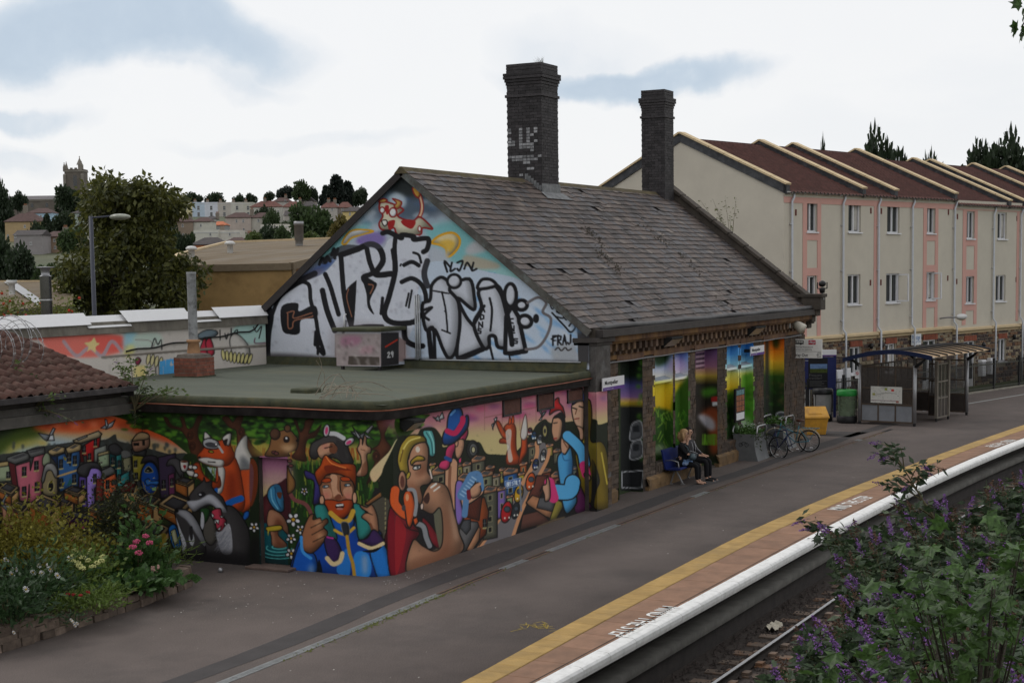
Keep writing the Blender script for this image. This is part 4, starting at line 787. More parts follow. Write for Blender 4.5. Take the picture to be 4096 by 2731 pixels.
cv.L('1315,850 1290,915 1180,915',K0,68);cv.L('1315,850 1290,915 1180,915',(80,158,206),58);cv.L('1150,850 1180,960',(196,50,110),40,sm=False);cv.P('1098,880 1128,860 1130,815 1150,840 1155,960 1120,985 1115,940',(190,146,118),K0,4);cv.L('1100,885 1085,910',K0,6)
cv.L('1240,640 1255,690 1300,690',(40,100,150),5)
cv.Q('820,270 935,255 940,335 825,360',(70,36,28),(40,20,18),5);cv.Q('1062,235 1170,212 1172,285 1065,315',(70,36,28),(40,20,18),5);cv.Q('1278,205 1375,188 1378,240 1282,262',(70,36,28),(40,20,18),5)
for x,y0,y1 in ((690,300,480),(815,290,520),(940,260,480),(1055,240,420)):cv.L([(x,y0),(x,y1)],(140,96,90),3,a=.6)
cv.L('690,390 940,340 1160,295',(130,84,80),4,a=.7)
cv.Q('1580,200 1640,190 1650,900 1600,1020 1585,1030',(90,70,62));
for _ in range(40):x =R_.uniform(0,1600);y =R_.uniform(300,1500);cv.S([(x,y),(x+6,y-4),(x+10,y+3)],(30,28,28),.5,2)
# ================================================================ flat-roofed annex with the mural
XW,YF,YG,XG =23.85,15.2,21.02,32.54
annex =wempty('flat_roofed_annex',(28,18,0),label='flat felt-roofed brick annex covered in a bright painted mural of people, foxes and houses',cat='building')
keepdoor =lambda a,b:~((a > 17.33-15.5) & (a < 18.02-15.5) & (b < 2.125))
painted('mural_wall',cv,(XW,15.5,0),(0,1,0),(0,0,1),5.52,2.96,.0145,annex,keepdoor)
painted('mural_wall',cv,(XW,15.5,0),(.35/.461,-.3/.461,0),(0,0,1),.461,2.96,.0145,annex)
painted('mural_wall',cv,(24.2,YF,0),(1,0,0),(0,0,1),8.4,2.96,.0145,annex)
painted('mural_wall',cv,(19.2,YG,0),(1,0,0),(0,0,1),4.65,2.96,.0145,annex)
door =painted('door',cv,(XW+.13,17.33,.06),(0,1,0),(0,0,1),.69,2.06,.0145,annex)
m_soot =M('sooty_wall',(.06,.05,.045),var=.4,scale=3)
mb =MB();mb.box((XW,17.325,.0),(XW+.13,17.33,2.12));mb.box((XW,18.02,0),(XW+.13,18.025,2.12));mb.box((XW,17.325,2.12),(XW+.14,18.025,2.125));mb.build('door_reveal',m_soot,annex)
mb =MB();mb.box((XW-.28,17.2,0),(XW+.14,18.2,.05));mb.build('door_step',M('step_stone',(.13,.09,.075),var=.3,scale=5),annex,bevel=.008)
# roof: felt deck, rounded felt kerb, fascia, copper pipe
m_felt =M('mineral_felt',(.082,.092,.072),rough=.95,var=.2,scale=1.1,bump=.4,bscale=90,stain=(.125,.125,.085),sscale=.9,samt=.6,stretch=(1,.28,1))
m_roll =M('felt_kerb',(.055,.06,.038),rough=.95,var=.35,scale=4,bump=.4,bscale=60,stain=(.10,.085,.035),sscale=3)
mb =MB();mb.add([(23.72,15.08,3.21),(32.6,15.08,3.21),(32.6,24.3,3.3),(23.72,24.3,3.3)],[(0,1,2,3)]);mb.build('roof_felt',m_felt,annex)
edge =[(XW-.12,21.1),(XW-.12,15.42),(XW-.06,15.24),(XW+.1,15.1),(24.25,YF-.13),(32.55,YF-.13)]
def sweep(path,prof,name,mat,smooth=True,parent=annex):
    V =[];n =len(prof);Fq =[]
    for i,(x,y) in enumerate(path):
        a =np.array(path[max(i-1,0)]);b =np.array(path[min(i+1,len(path)-1)]);t =(b-a)/np.linalg.norm(b-a);nrm =np.array([t[1],-t[0]])
        nrm =nrm if np.dot(nrm,np.array([x-28,y-18])) > 0 else -nrm
        V += [(x+nrm[0]*o,y+nrm[1]*o,z) for o,z in prof]
    for i in range(len(path)-1):Fq += [(i*n+j,(i+1)*n+j,(i+1)*n+j+1,i*n+j+1) for j in range(n-1)]
    return npmesh(name,V,Fq,mat,parent,smooth)
def dense(path,step=.4):
    o =[]
    for a,b in zip(path[:-1],path[1:]):
        k =max(1,int(math.hypot(b[0]-a[0],b[1]-a[1])/step));o += [(a[0]+(b[0]-a[0])*i/k,a[1]+(b[1]-a[1])*i/k) for i in range(k)]
    return o+[path[-1]]
sweep(dense(edge),[(-.16,3.2),(-.14,3.245),(-.08,3.27),(0,3.275),(.04,3.25),(.055,3.2),(.055,3.12),(.02,3.105)],'felt_kerb',m_roll)
m_fas =M('dark_fascia',(.042,.037,.038),rough=.7,var=.35,scale=3,stain=(.09,.085,.08),sscale=3,samt=.4)
sweep(dense(edge),[(.0,3.11),(.045,3.10),(.05,3.07),(.03,3.065),(.03,2.93),(-.14,2.93)],'fascia',m_fas,False)
pth =[(x,y) for x,y in dense(edge,.3)]
mb =MB();mb.tube([(x+(-.085 if y > 15.5 and x < 24 else -.05 if x < 24 else 0),y-(.085 if x > 24.2 else .06 if y < 15.5 else 0),3.098+.006*math.sin(i*.7)) for i,(x,y) in enumerate(pth)],.014,6);mb.build('copper_pipe',M('copper',(.24,.085,.05),rough=.5,var=.3,scale=4,metal=.4),annex,True)
m_cable =M('black_cable',(.02,.02,.02),var=.1)
mb =MB();mb.tube([(x,YF-.17,2.985+.018*math.sin(x*2.1)-.02*math.sin(x*.6)) for x in np.arange(25.2,33,.2)],.009,5);mb.build('cable',m_cable,annex)
# wing to the left: concrete fascia, pantiled lean-to
m_conc =M('old_concrete',(.085,.078,.07),var=.3,scale=3,stain=(.04,.04,.035),sscale=2.5,bump=.3)
mb =MB();mb.box((14,YG-.12,2.90),(23.74,YG+.05,3.10));mb.box((14,YG-.02,3.10),(23.7,YG+.1,3.24));mb.build('fascia',m_conc,annex)
mb =MB();mb.add([(14,YG,0),(19.2,YG,0),(19.2,YG,2.92),(14,YG,2.92)],[(0,1,2,3)]);mb.box((14,21.1,3.2),(23.55,24.1,3.34));mb.build('wing_wall',m_soot,annex)
pant =wempty('pantile_roof',(20,22,3.4),label='brown clay pantile lean-to roof beside the green felt roof',cat='roof')
m_pan =M('pantile',(.085,.042,.033),rough=.85,var=.35,scale=5,rnd=.22,bump=.3,stain=(.15,.11,.085),sscale=9,samt=.5)
YE,ZE,SLP =20.78,3.44,.315
mb =MB();mb.box((14,YE-.1,3.36),(23.58,YE+.0,3.46));mb.build('gutter',m_fas,pant)
mb =MB();mb.add([(14,YE,ZE-.03),(23.55,YE,ZE-.03),(23.55,24.25,ZE-.03+3.47*SLP),(14,24.25,ZE-.03+3.47*SLP)],[(0,1,2,3)]);mb.add([(23.55,YE,3.25),(23.55,24.25,3.25),(23.55,24.25,ZE-.04+3.47*SLP),(23.55,YE,ZE-.04)],[(0,1,2,3)]);mb.build('roof_deck',m_fas,pant)
tl =MB();K =10;prof =[]
for k in range(K+1):
    t =k/K;prof.append((t*.30,.05*math.sin(t*math.pi*2-.6)+.03))
Lt =.37;vs =[(x,y,z+(.02 if y == 0 else 0)) for y in (0,Lt) for x,z in prof];n =K+1
vs += [(x,0,z-.012) for x,z in prof]
tl.add(vs,[(i,i+1,n+i+1,n+i) for i in range(K)]+[(i+1,i,2*n+i,2*n+i+1) for i in range(K)]);tm =tl.mesh('pantile',m_pan,True)
an =math.atan(SLP)
for j in range(10):
    for i in range(17):
        x =23.28-i*.262;y =YE-.03+j*.345*math.cos(an)
        inst(tm,'pantile',pant,(x,y,ZE+j*.345*math.sin(an)+random.uniform(-.004,.004)),(an-.035+random.uniform(-.008,.008),random.uniform(-.01,.01),random.uniform(-.012,.012)))
# ---- back parapet wall with white panels and old graffiti
gw =Canvas(150,1270,1110,1470,.5,(150,146,140));CUR[0]=gw
gw.frame(0,600,1.568)
gw.S('200,1130 1690,1060 1690,1420 200,1440',(158,152,146),1,8)
gw.S('200,1150 520,1150 780,1170 770,1260 560,1300 350,1280 260,1200',(190,92,82),1,5);gw.S('560,1180 750,1170 760,1250 620,1260',(180,76,68),1,5);gw.L('400,1200 480,1290 560,1240 640,1290 700,1200 760,1260',(130,130,140),14,a=.8);gw.P('530,1210 570,1200 590,1175 605,1205 625,1215 600,1235 600,1270 570,1250 545,1265 555,1235',(196,160,110));gw.S('780,1150 860,1150 840,1260 780,1260',(120,160,172),.9,6);gw.S('790,1230 850,1220 830,1290 780,1290',(186,170,90),.7,6)
gw.S('850,1160 1000,1150 1000,1230 850,1240',(150,166,156),.9,6);gw.S('1480,1100 1690,1090 1690,1200 1480,1210',(140,170,164),.9,6)
gw.P('1240,1160 1290,1130 1350,1130 1365,1155 1310,1185 1260,1190',(90,104,112),K0,3);gw.P('1250,1280 1270,1200 1290,1180 1300,1280',(150,40,56),K0,3);gw.P('1290,1210 1320,1180 1345,1270 1310,1290',(150,40,56),K0,3)
gw.L('1380,1130 1380,1190',K0,4);gw.L('1410,1150 1420,1185 1430,1150',K0,4);gw.L('1450,1120 1450,1185',K0,5);gw.L('1470,1140 1490,1130 1480,1200',K0,4);gw.P('1480,1150 1560,1230 1560,1330 1480,1320 1440,1200',(170,166,160),K0,3)
for k in range(8):gw.E(1400+k*24,1290+abs(k-3)*-2+k*4,11,34,(170,162,110),-8+k*4,K0,2.5)
for k in range(4):gw.E(930+k*26,1310+k*8,12,36,(168,160,120),10,K0,2.5)
gw.L('1590,1110 1610,1140 1640,1105 1625,1180',K0,4);gw.L('1600,1180 1600,1210 1670,1210',(80,40,60),4);gw.L('850,1190 940,1195 960,1230 980,1190',(120,116,112),4);gw.L('950,1240 970,1180 990,1220 1010,1190 1015,1250',K0,4)
word('RUKS',1008,1330,24,-6,50,(60,130,190),9);gw.P('850,1310 870,1300 885,1320 865,1350 850,1335',(110,34,60),K0,3);gw.S('840,1360 910,1350 900,1400 840,1400',(186,170,90),.7,5)
gw.L('640,1300 1100,1262 1670,1225',(110,104,96),9);gw.L('640,1306 1100,1268 1670,1231',(50,46,42),3)
for _ in range(40):x =R_.uniform(250,1650);y =R_.uniform(1140,1400);gw.S([(x,y),(x+10,y-6),(x+14,y+10)],(100,94,88),.5,4)
par =wempty('graffiti_parapet_wall',(27,24.2,3.3),label='low graffitied parapet wall capped with overlapping white panels',cat='wall')
YB =24.2
painted('painted_wall',gw,(20.5,YB,3.25),(1,0,0),(0,0,1),12.0,1.1,.025,par,kk=.55)
mb =MB();mb.box((20,YB+.01,3.2),(32.5,YB+.3,4.6));mb.build('wall_core',m_conc,par)
m_band =M('stained_concrete',(.17,.155,.13),var=.35,scale=2.5,bump=.3,stain=(.07,.055,.04),sscale=3,stretch=(1,1,.4))
mb =MB();mb.add([(20,YB-.07,4.335),(32.52,YB-.07,4.335),(32.52,YB-.05,4.6),(20,YB-.05,4.6),(20,YB+.1,4.335),(32.52,YB+.1,4.335)],[(0,1,2,3),(4,5,1,0)]);mb.build('concrete_band',m_band,par)
m_wp =M('white_panel',(.74,.74,.75),rough=.4,var=.06,scale=2,stain=(.6,.6,.6),sscale=2)
for x0,x1,dz in ((22.6,26.03,.02),(25.95,27.35,-.055),(27.2,29.45,.035),(29.42,30.6,-.055),(30.5,32.5,.02)):
    mb =MB();d =dz*.25;mb.add([(x0,YB-.10-d,4.54+dz),(x1,YB-.10-d,4.54+dz),(x1-.03,YB+.1-d,4.79+dz),(x0-.05,YB+.1-d,4.79+dz),(x1-.03,YB+.15-d,4.79+dz),(x0-.05,YB+.15-d,4.79+dz),(x1,YB-.10-d,4.53+dz),(x0,YB-.10-d,4.53+dz)],[(0,1,2,3),(3,2,4,5),(7,6,1,0)]);mb.build('white_panel',m_wp,par)
mb =MB();mb.tube([(27.2+.2*i,YB-.03,3.9+.02*math.sin(i)+.012*i) for i in range(24)]+[(32.0,YB-.04,4.22),(32.35,YB-.04,4.5)],.02,6);mb.build('cable',m_cable,par)
# ---- brick stack with clay base and tall flue
stk =wempty('brick_flue_stack',(28.2,23.0,3.25),label='small red brick stack carrying a tall grey cement flue on the felt roof',cat='chimney')
m_rbrick =M('red_brick',(.21,.075,.05),var=.3,scale=8,rnd=.22,bump=.4,bscale=50,stain=(.10,.07,.055),sscale=5);m_mort =M('mortar',(.16,.145,.125),var=.3,scale=10)
mb =MB();mb.box((27.87,22.72,3.22),(28.51,23.36,3.74));mb.build('core',m_mort,stk)
def brickbox(x0,y0,z0,x1,y1,z1,hb,lb,name,mat,parent,gap=.01,proud=.006,limit=300,faces='xy'):
    it =[];nz_ =int(round((z1-z0)/hb))
    for k in range(nz_):
        za,zb =z0+k*hb+gap/2,z0+(k+1)*hb-gap/2;off =(k % 2)*lb/2
        if 'x' in faces:  # face towards -Y
            x =x0-off
            while x < x1-.02:
                a,b =max(x,x0-proud)+gap/2,min(x+lb,x1+proud)-gap/2;p =proud+random.uniform(-.003,.004)
                if b-a > .03:it.append(boxvf((a,y0-p,za),(b,y0+.03,zb),.002))
                x += lb
        if 'y' in faces:  # face towards -X
            y =y0-off
            while y < y1-.02:
                a,b =max(y,y0-proud)+gap/2,min(y+lb,y1+proud)-gap/2;p =proud+random.uniform(-.003,.004)
                if b-a > .03:it.append(boxvf((x0-p,a,za),(x0+.03,b,zb),.002))
                y += lb
    pieces(name,it,mat,parent,limit)
brickbox(27.87,22.72,3.30,28.51,23.36,3.74,.085,.235,'brick',m_rbrick,stk)
mb =MB();mb.box((27.84,22.69,3.2),(28.54,23.39,3.31));mb.build('felt_skirt',m_roll,stk)
mb =MB();mb.lathe([(.40,3.74),(.37,3.80),(.17,3.83),(.0,3.84)],(28.19,23.04,0),4,math.pi/4,math.pi/4+2*math.pi);mb.build('mortar_cap',M('mortar_cap',(.12,.10,.085),var=.4,scale=6),stk)
mb =MB();mb.lathe([(.15,3.80),(.15,3.86),(.125,4.06),(.16,4.08),(.155,4.13),(.09,4.14)],(28.19,23.04,0),16);mb.build('clay_pot',M('clay',(.34,.19,.10),var=.25,scale=5),stk,True)
mb =MB();mb.lathe([(.105,4.1),(.105,5.62),(.112,5.64),(.112,5.68),(.09,5.68),(.09,5.4)],(28.19,23.04,0),16);mb.build('flue_pipe',M('cement_flue',(.27,.275,.28),var=.25,scale=3,stain=(.05,.05,.05),sscale=5,samt=.8),stk,True)
# ---- small things on the roof
cur =wempty('felt_roof_curb',(26,18.4,3.24),label='small low felt-covered curb on the flat roof',cat='roof curb')
a,b =onz(1152,1572,3.24),onz(1290,1566,3.24)
mb =MB();mb.box((a[0]+.05,b[1]-.02,3.2),(a[0]+.5,a[1],3.33));mb.build('kerb',m_roll,cur,bevel=.03)
tw =wempty('dry_twigs',(24.5,16.5,3.25),label='bare dry bramble stems trailing over the roof edge',cat='twigs')
m_twig =M('dry_twig',(.20,.165,.125),var=.4,scale=9)
for k in range(14):
    p =[onz(1290+random.uniform(-30,120),1560+random.uniform(0,40),3.26)];d =random.uniform(-1,1);h =random.uniform(.05,.4)
    q =onz(1450+random.uniform(-120,160),1590+random.uniform(-45,12),3.27);mb =MB()
    mb.tube([p[0]*(1-t)+q*t+np.array([0,0,h*4*t*(1-t)+.02*math.sin(9*t+k)]) for t in np.linspace(0,1,10)],np.linspace(.009,.003,10),4);mb.build('stem',m_twig,tw)
for p0,p1,h in (((1270,1560),(1285,1415),.0),((1310,1570),(1275,1440),0),((1420,1600),(1475,1555),.3)):
    A =onz(*p0,3.27);B =onx(*p1,A[0]+.1);mb =MB();mb.tube([A*(1-t)+B*t+np.array([.05*math.sin(5*t),.05*math.sin(7*t),h*t*(1-t)]) for t in np.linspace(0,1,8)],np.linspace(.008,.003,8),4);mb.build('stem',m_twig,tw)
fl =wempty('flood_light',(24.6,15,2.8),label='black wedge flood light under the eaves at the chamfered corner of the annex',cat='light')
def flood(parent,x0,x1,y,z0,z1,d=.32):
    mb =MB();mb.add([(x0,y,z1),(x1,y,z1),(x1,y-d,z1-.03),(x0,y-d,z1-.03),(x0,y,z0+.06),(x1,y,z0+.06),(x1,y-d,z1-.07),(x0,y-d,z1-.07),(x0,y-d*.35,z0),(x1,y-d*.35,z0)],[(0,1,2,3),(3,2,6,7),(0,3,7,8,4),(1,5,9,6,2),(4,8,9,5),(0,4,5,1)]);mb.build('housing',m_cable,parent)
    mb =MB();mb.add([(x0+.02,y-d*.37,z0+.005),(x1-.02,y-d*.37,z0+.005),(x1-.02,y-d+.005,z1-.085),(x0+.02,y-d+.005,z1-.085)],[(0,1,2,3)]);mb.build('lens',M('light_lens',(.33,.25,.18),rough=.3,var=.1),parent)
flood(fl,24.45,24.85,YF,2.66,2.90)
# shuttered vents high in the platform wall
m_vent =M('vent_shutter',(.10,.045,.035),var=.3,scale=6)
for (u0,v0,u1,v1) in ((2012,1603,2078,1646),(2150,1583,2210,1625),(2270,1566,2325,1595)):
    a,b =ony(u0,v0,YF),ony(u1,v1,YF);mb =MB();mb.box((a[0],YF-.02,b[2]),(b[0],YF+.02,a[2]));w =mb.build('vent_window',m_vent,annex)
    mb =MB();
    for q in ((a[0]-.04,a[0]),(b[0],b[0]+.04)):mb.box((q[0],YF-.035,b[2]-.04),(q[1],YF-.003,a[2]+.04))
    mb.box((a[0]-.04,YF-.034,b[2]-.045),(b[0]+.04,YF-.004,b[2]-.005));mb.build('frame',m_fas,w)
# ================================================================ station building
gv =Canvas(1030,640,2400,1500,.6,(168,176,186));CUR[0]=gv
gv.frame(1000,650,1.622)
TE =(116,172,176)
gv.Q('0,-20 2300,-20 2300,1500 0,1500',(166,174,186))
gv.S('900,60 1060,30 1250,300 1100,380 850,380 800,300',(70,84,100),.95,20);gv.S('960,40 1060,40 1150,190 1000,230 900,160',(34,40,42),1,14)
for _ in range(60):x =R_.uniform(640,1260);y =R_.uniform(210,470);gv.S([(x,y),(x+40,y-20),(x+64,y+4),(x+24,y+16)],[(150,170,186),(70,90,120),(180,190,200),(110,140,160)][R_.integers(4)],.55,6)
gv.S('900,230 960,200 1010,230 1000,290 920,280',(176,188,200),.9,7)
gv.S('420,600 640,430 800,400 620,520 500,620',TE,1,10);gv.S('1150,420 1400,380 1560,520 1880,820 1500,700 1300,640 1180,520',TE,1,12);gv.S('1400,640 1700,700 1900,830 1700,780',(150,190,190),.8,10);gv.S('300,760 480,640 560,640 400,760',(44,70,130),.9,10);gv.S('260,780 420,700 480,690 360,800',(150,110,90),.5,10)
gv.S('690,520 740,460 830,455 880,490 830,540',(108,84,160),.9,7);gv.P('598,520 640,455 700,435 800,445 740,465 660,490 620,530',(206,206,206),(200,150,30),7);gv.S('1400,560 1470,500 1550,520 1540,570 1420,600',(176,172,176),.9,8);gv.S('1400,600 1600,650 1600,690 1400,680',(170,150,130),.8,6)
gv.P('1180,520 1230,475 1310,455 1358,490 1355,545 1310,600 1275,610 1270,560 1230,535',(214,196,150),(206,150,30),9);gv.S('1220,520 1280,500 1330,520 1300,580 1250,540',(206,160,40),.7,5)
gv.S('1180,560 1260,560 1290,640 1200,680',(170,176,186),.9,8);gv.L('1290,690 1400,710 1560,720 1660,750',(84,140,190),12,a=.7)
RD =(130,26,26)
gv.L('1085,370 1110,330 1115,270 1095,200 1070,165',RD,16);gv.L('1085,370 1110,330 1115,270 1095,200',(206,170,140),8);gv.P('1055,165 1085,170 1105,205 1090,230 1065,205',(200,150,60),RD,5)
gv.P('838,395 862,345 838,300 850,255 905,262 962,285 995,310 958,345 1000,370 1060,378 1105,355 1185,430 1120,425 1100,470 965,472 935,425 895,440 850,432',(206,200,176),RD,7)
gv.P('835,255 862,235 890,245 865,260',(190,150,80),RD,5);gv.P('925,235 985,258 960,300 935,285 950,262',(190,150,80),RD,5);gv.E(858,310,17,20,(220,220,220),0,RD,5);gv.E(928,325,25,30,(220,220,224),0,RD,6);gv.P('980,380 1030,370 1075,385 1050,430 1000,410',(150,28,28));gv.P('895,385 940,375 930,420 900,430',(150,28,28));gv.P('875,285 900,280 898,330 885,335',(150,28,28));gv.P('855,380 885,375 890,400 870,412',(226,220,214),K0,4);gv.E(1100,430,10,18,(226,220,214),0,RD,4)
SV,SV2 =(192,195,205),(170,174,186)
gv.P('140,1010 190,870 280,800 360,770 480,715 590,600 650,560 760,545 860,560 900,500 1000,470 1110,480 1160,540 1150,700 1180,800 1130,900 1130,1060 1090,1270 480,1290 300,1280 140,1262 118,1130',SV)
gv.P('1120,700 1250,640 1500,700 1760,760 1900,850 2060,930 2160,1010 2160,1290 1090,1290 1080,1000',(178,190,206),None)
for _ in range(46):x =R_.uniform(1400,2130);y =R_.uniform(820,1270);gv.S([(x,y),(x+50,y+30),(x+90,y+70),(x+30,y+44)],[(84,140,196),(200,206,214),(110,160,206)][R_.integers(3)],.7,6)
for _ in range(200):x =R_.uniform(130,1150);y =R_.uniform(600,1260);gv.S([(x,y),(x+16,y-8),(x+20,y+12)],[(150,155,168),(210,212,220),(140,138,150)][R_.integers(3)],.5,4)
BK =(20,19,23)
def bl(p,w=18,a=1.):gv.L(p,BK,w/1.1,a=a)
bl('112,940 130,1000 112,1120 110,1270 140,1290',34);bl('140,1000 190,880 290,800 350,770',16);bl('112,940 200,850 320,770 420,720',26,.8)
gv.P('205,935 308,912 318,965 395,930 432,940 432,1005 332,1022 322,1105 265,1115 210,1085',BK);gv.L('240,975 285,965 285,1010 405,975 400,1000 290,1025 275,1070 248,1070 245,980',(140,92,70),5)
bl('350,775 385,800 395,900 425,1000 445,1120 480,1240 440,1200',17);bl('470,830 500,960 550,1090',24);bl('488,725 520,800 550,900 575,985',20);bl('430,1100 425,1180',18);bl('445,1130 440,1240',12)
bl('590,600 598,720 610,850 635,980 662,1075',22);gv.P('612,860 682,770 690,800 672,1060 640,1050',BK);gv.L('640,820 628,880 660,1000',(140,92,70),4)
bl('590,600 690,565 780,530 842,560 862,640 815,725 915,722',26);bl('758,560 775,640 795,715 735,745 770,800',22);gv.P('730,740 805,772 822,800 778,900 805,985 765,940 755,850',BK);gv.L('770,790 800,800 780,850',(140,92,70),5);bl('660,1070 760,1060 860,1062',16);bl('480,640 600,560 700,560',30,.6);bl('860,880 850,980',14)
bl('930,570 942,700 905,860 872,985 930,1040 1060,1035 1100,990',24);bl('945,480 938,560 945,660',20);bl('860,460 900,452 980,490 985,470 1060,480 1065,500 1155,495 1150,560 1125,580',22);bl('985,775 1050,752 1110,790 1140,860 1140,950',20);bl('1000,665 1050,645 1095,668',18);bl('1060,585 1095,600 1110,650',11);bl('1150,640 1130,720 1150,800',26,.8);bl('1030,850 1012,930',9);bl('1050,830 1030,940',9);bl('1090,860 1095,960',8);bl('1000,1050 1010,1150 1080,1190 1120,1190',24);bl('980,660 975,670',8)
bl('620,1030 600,1120 560,1180',12,.6);gv.S('100,1240 520,1262 560,1300 100,1300',(60,56,58),.9,8)
gv.P('700,470 860,470 880,540 780,560',(150,150,170),None,a=.25)
def let(p,w=15,c=SV):gv.P(p,c,BK,w/1.1)
let('1168,890 1180,795 1240,745 1300,790 1352,900 1362,1050 1335,1220 1290,1268 1250,1205 1200,1085 1140,1082 1118,925',15);let('1295,815 1422,755 1456,880 1450,955 1350,880 1402,1000 1480,1100 1512,1205 1360,1272 1345,1200 1362,1050 1350,900',15);gv.E(1325,770,44,44,SV,0,BK,11)
let('1485,830 1600,800 1642,870 1682,1040 1702,1182 1612,1198 1590,1130 1552,1130 1552,1190 1512,1198 1452,1050 1502,940',16);let('1480,820 1502,762 1562,760 1595,800',14);gv.Q('1655,1235 1662,1000 1700,930 1742,1000 1790,1225 1680,1238',SV,BK,17);gv.E(1690,860,38,74,SV,0,BK,14);gv.E(1762,925,36,32,SV,0,BK,15);gv.E(1785,1030,42,38,SV,20,BK,15);bl('1120,910 1165,900',12);bl('1120,960 1180,940 1130,990 1160,1020',12);bl('1150,1090 1190,1080 1200,1290',15);bl('1160,1100 1180,1290',22)
bl('1190,832 1290,850',7);bl('1245,840 1270,960 1282,1100',8);bl('1245,1086 1300,1108',7);gv.E(1265,965,6,6,BK);bl('1360,1270 1510,1210',24);bl('1690,1240 1790,1222',22);bl('1555,880 1570,960 1560,1090',10);bl('1600,800 1640,870 1680,1040 1700,1180',22);bl('1520,930 1450,1060',12);bl('1555,1180 1580,1290',10);bl('1680,1240 1690,1290',8)
for k,(t,x,y) in enumerate((('A',1498,935),('D',1496,985),('N',1484,1035),('S',1476,1075),('C',1685,1010),('N',1688,1060),('T',1692,1105),('S',1706,1140))):word(t,x,y,34 if k < 7 else 44,0,34,BK,6)
gv.L('1800,910 1870,875 1922,910 1900,970 1952,1012 1932,1110 1872,1195 1790,1212',(104,98,100),11);gv.E(1856,1012,20,30,BK)
gv.L('1945,910 1960,950 1985,930 1990,970',BK,5);gv.L('2010,930 1995,970 2030,985 2030,1010 1990,1000',BK,6);gv.L('2080,960 2040,990 2050,1020 2075,1000',BK,5);gv.L('1960,975 2040,1060 2080,1100 2110,1070 2090,1040 2070,1060',BK,7)
word('FRAJ',1965,1125,32,-2,60,BK,7);gv.L('1980,1215 2000,1200 2020,1220 2045,1200 2062,1218 2085,1208',BK,6);gv.L('1955,1145 2000,1120',BK,6)
for q in ('1260,650 1280,710 1262,640 1300,680','1310,650 1300,705 1330,690','1345,650 1380,640 1360,700 1345,690','1390,690 1410,650 1440,700','1450,650 1440,700 1470,690'):bl(q,9)
for q in ('450,660 470,620 490,650 500,610 520,640','530,600 545,560 550,620','570,560 560,600'):bl(q,14,.9)
gv.S('1960,1200 2100,1180 2120,1290 1980,1290',(120,110,100),.35,8);gv.Q('2120,1000 2200,1020 2200,1300 2130,1300',(60,58,60));gv.S('2090,1010 2150,1010 2150,1100 2110,1100',(90,130,170),.6,8)
gv.S('560,1040 960,1080 1000,1290 560,1290',(150,138,142),.3,10);gv.Q('965,1130 1010,1160 1010,1290 965,1290',(150,130,128),None)
gv.S('1120,1270 2160,1288 2160,1310 1120,1296',(60,58,58),.8,5)
# box vent faces (drawn where it stands in front of the gable)
gv.Q('550,1110 850,1110 850,1320 550,1320',(150,138,138),None);gv.S('600,1130 720,1130 700,1180 600,1190',(150,90,120),.6,7);gv.Q('640,1255 840,1262 840,1315 635,1310',(74,66,60));gv.S('720,1200 800,1190 800,1230 720,1240',(170,130,140),.6,5)
for _ in range(50):x =R_.uniform(560,840);y =R_.uniform(1115,1310);gv.S([(x,y),(x+14,y-6),(x+18,y+18)],[(110,100,100),(180,172,170),(80,72,72)][R_.integers(3)],.5,4)
gv.Q('850,1105 965,1100 965,1310 850,1325',(44,42,44),None);word('29',893,1230,22,-3,34,(190,190,190),5);gv.L('880,1195 955,1150',(180,50,30),6)
stn =wempty('station_building',(41,20,0),label='old stone station building with steep slate roof and silver graffiti on its gable',cat='building')
YR,ZR,YE1,ZE1,XE =19.97,8.12,15.0,4.24,49.6  # ridge, eave line, far end
rs_ =(ZR-ZE1)/(YR-YE1)
gab =lambda a,b:(b+3.3) < np.minimum(ZR-.06-(np.abs(a+15.05-YR))*rs_,99)
painted('gable_wall',gv,(XG,15.05,3.3),(0,1,0),(0,0,1),9.3,4.9,.0165,stn,gab,kk=.84)
mb =MB();mb.box((XG+.01,15.1,.0),(XG+.05,24.9,3.35));mb.build('gable_base',m_soot,stn)
mb =MB();mb.add([(XG-.05,15.1,3.24),(XG-.05,24.2,3.27),(XG-.015,24.2,3.5),(XG-.015,15.1,3.48)],[(0,1,2,3)]);mb.build('felt_upstand',m_roll,annex)
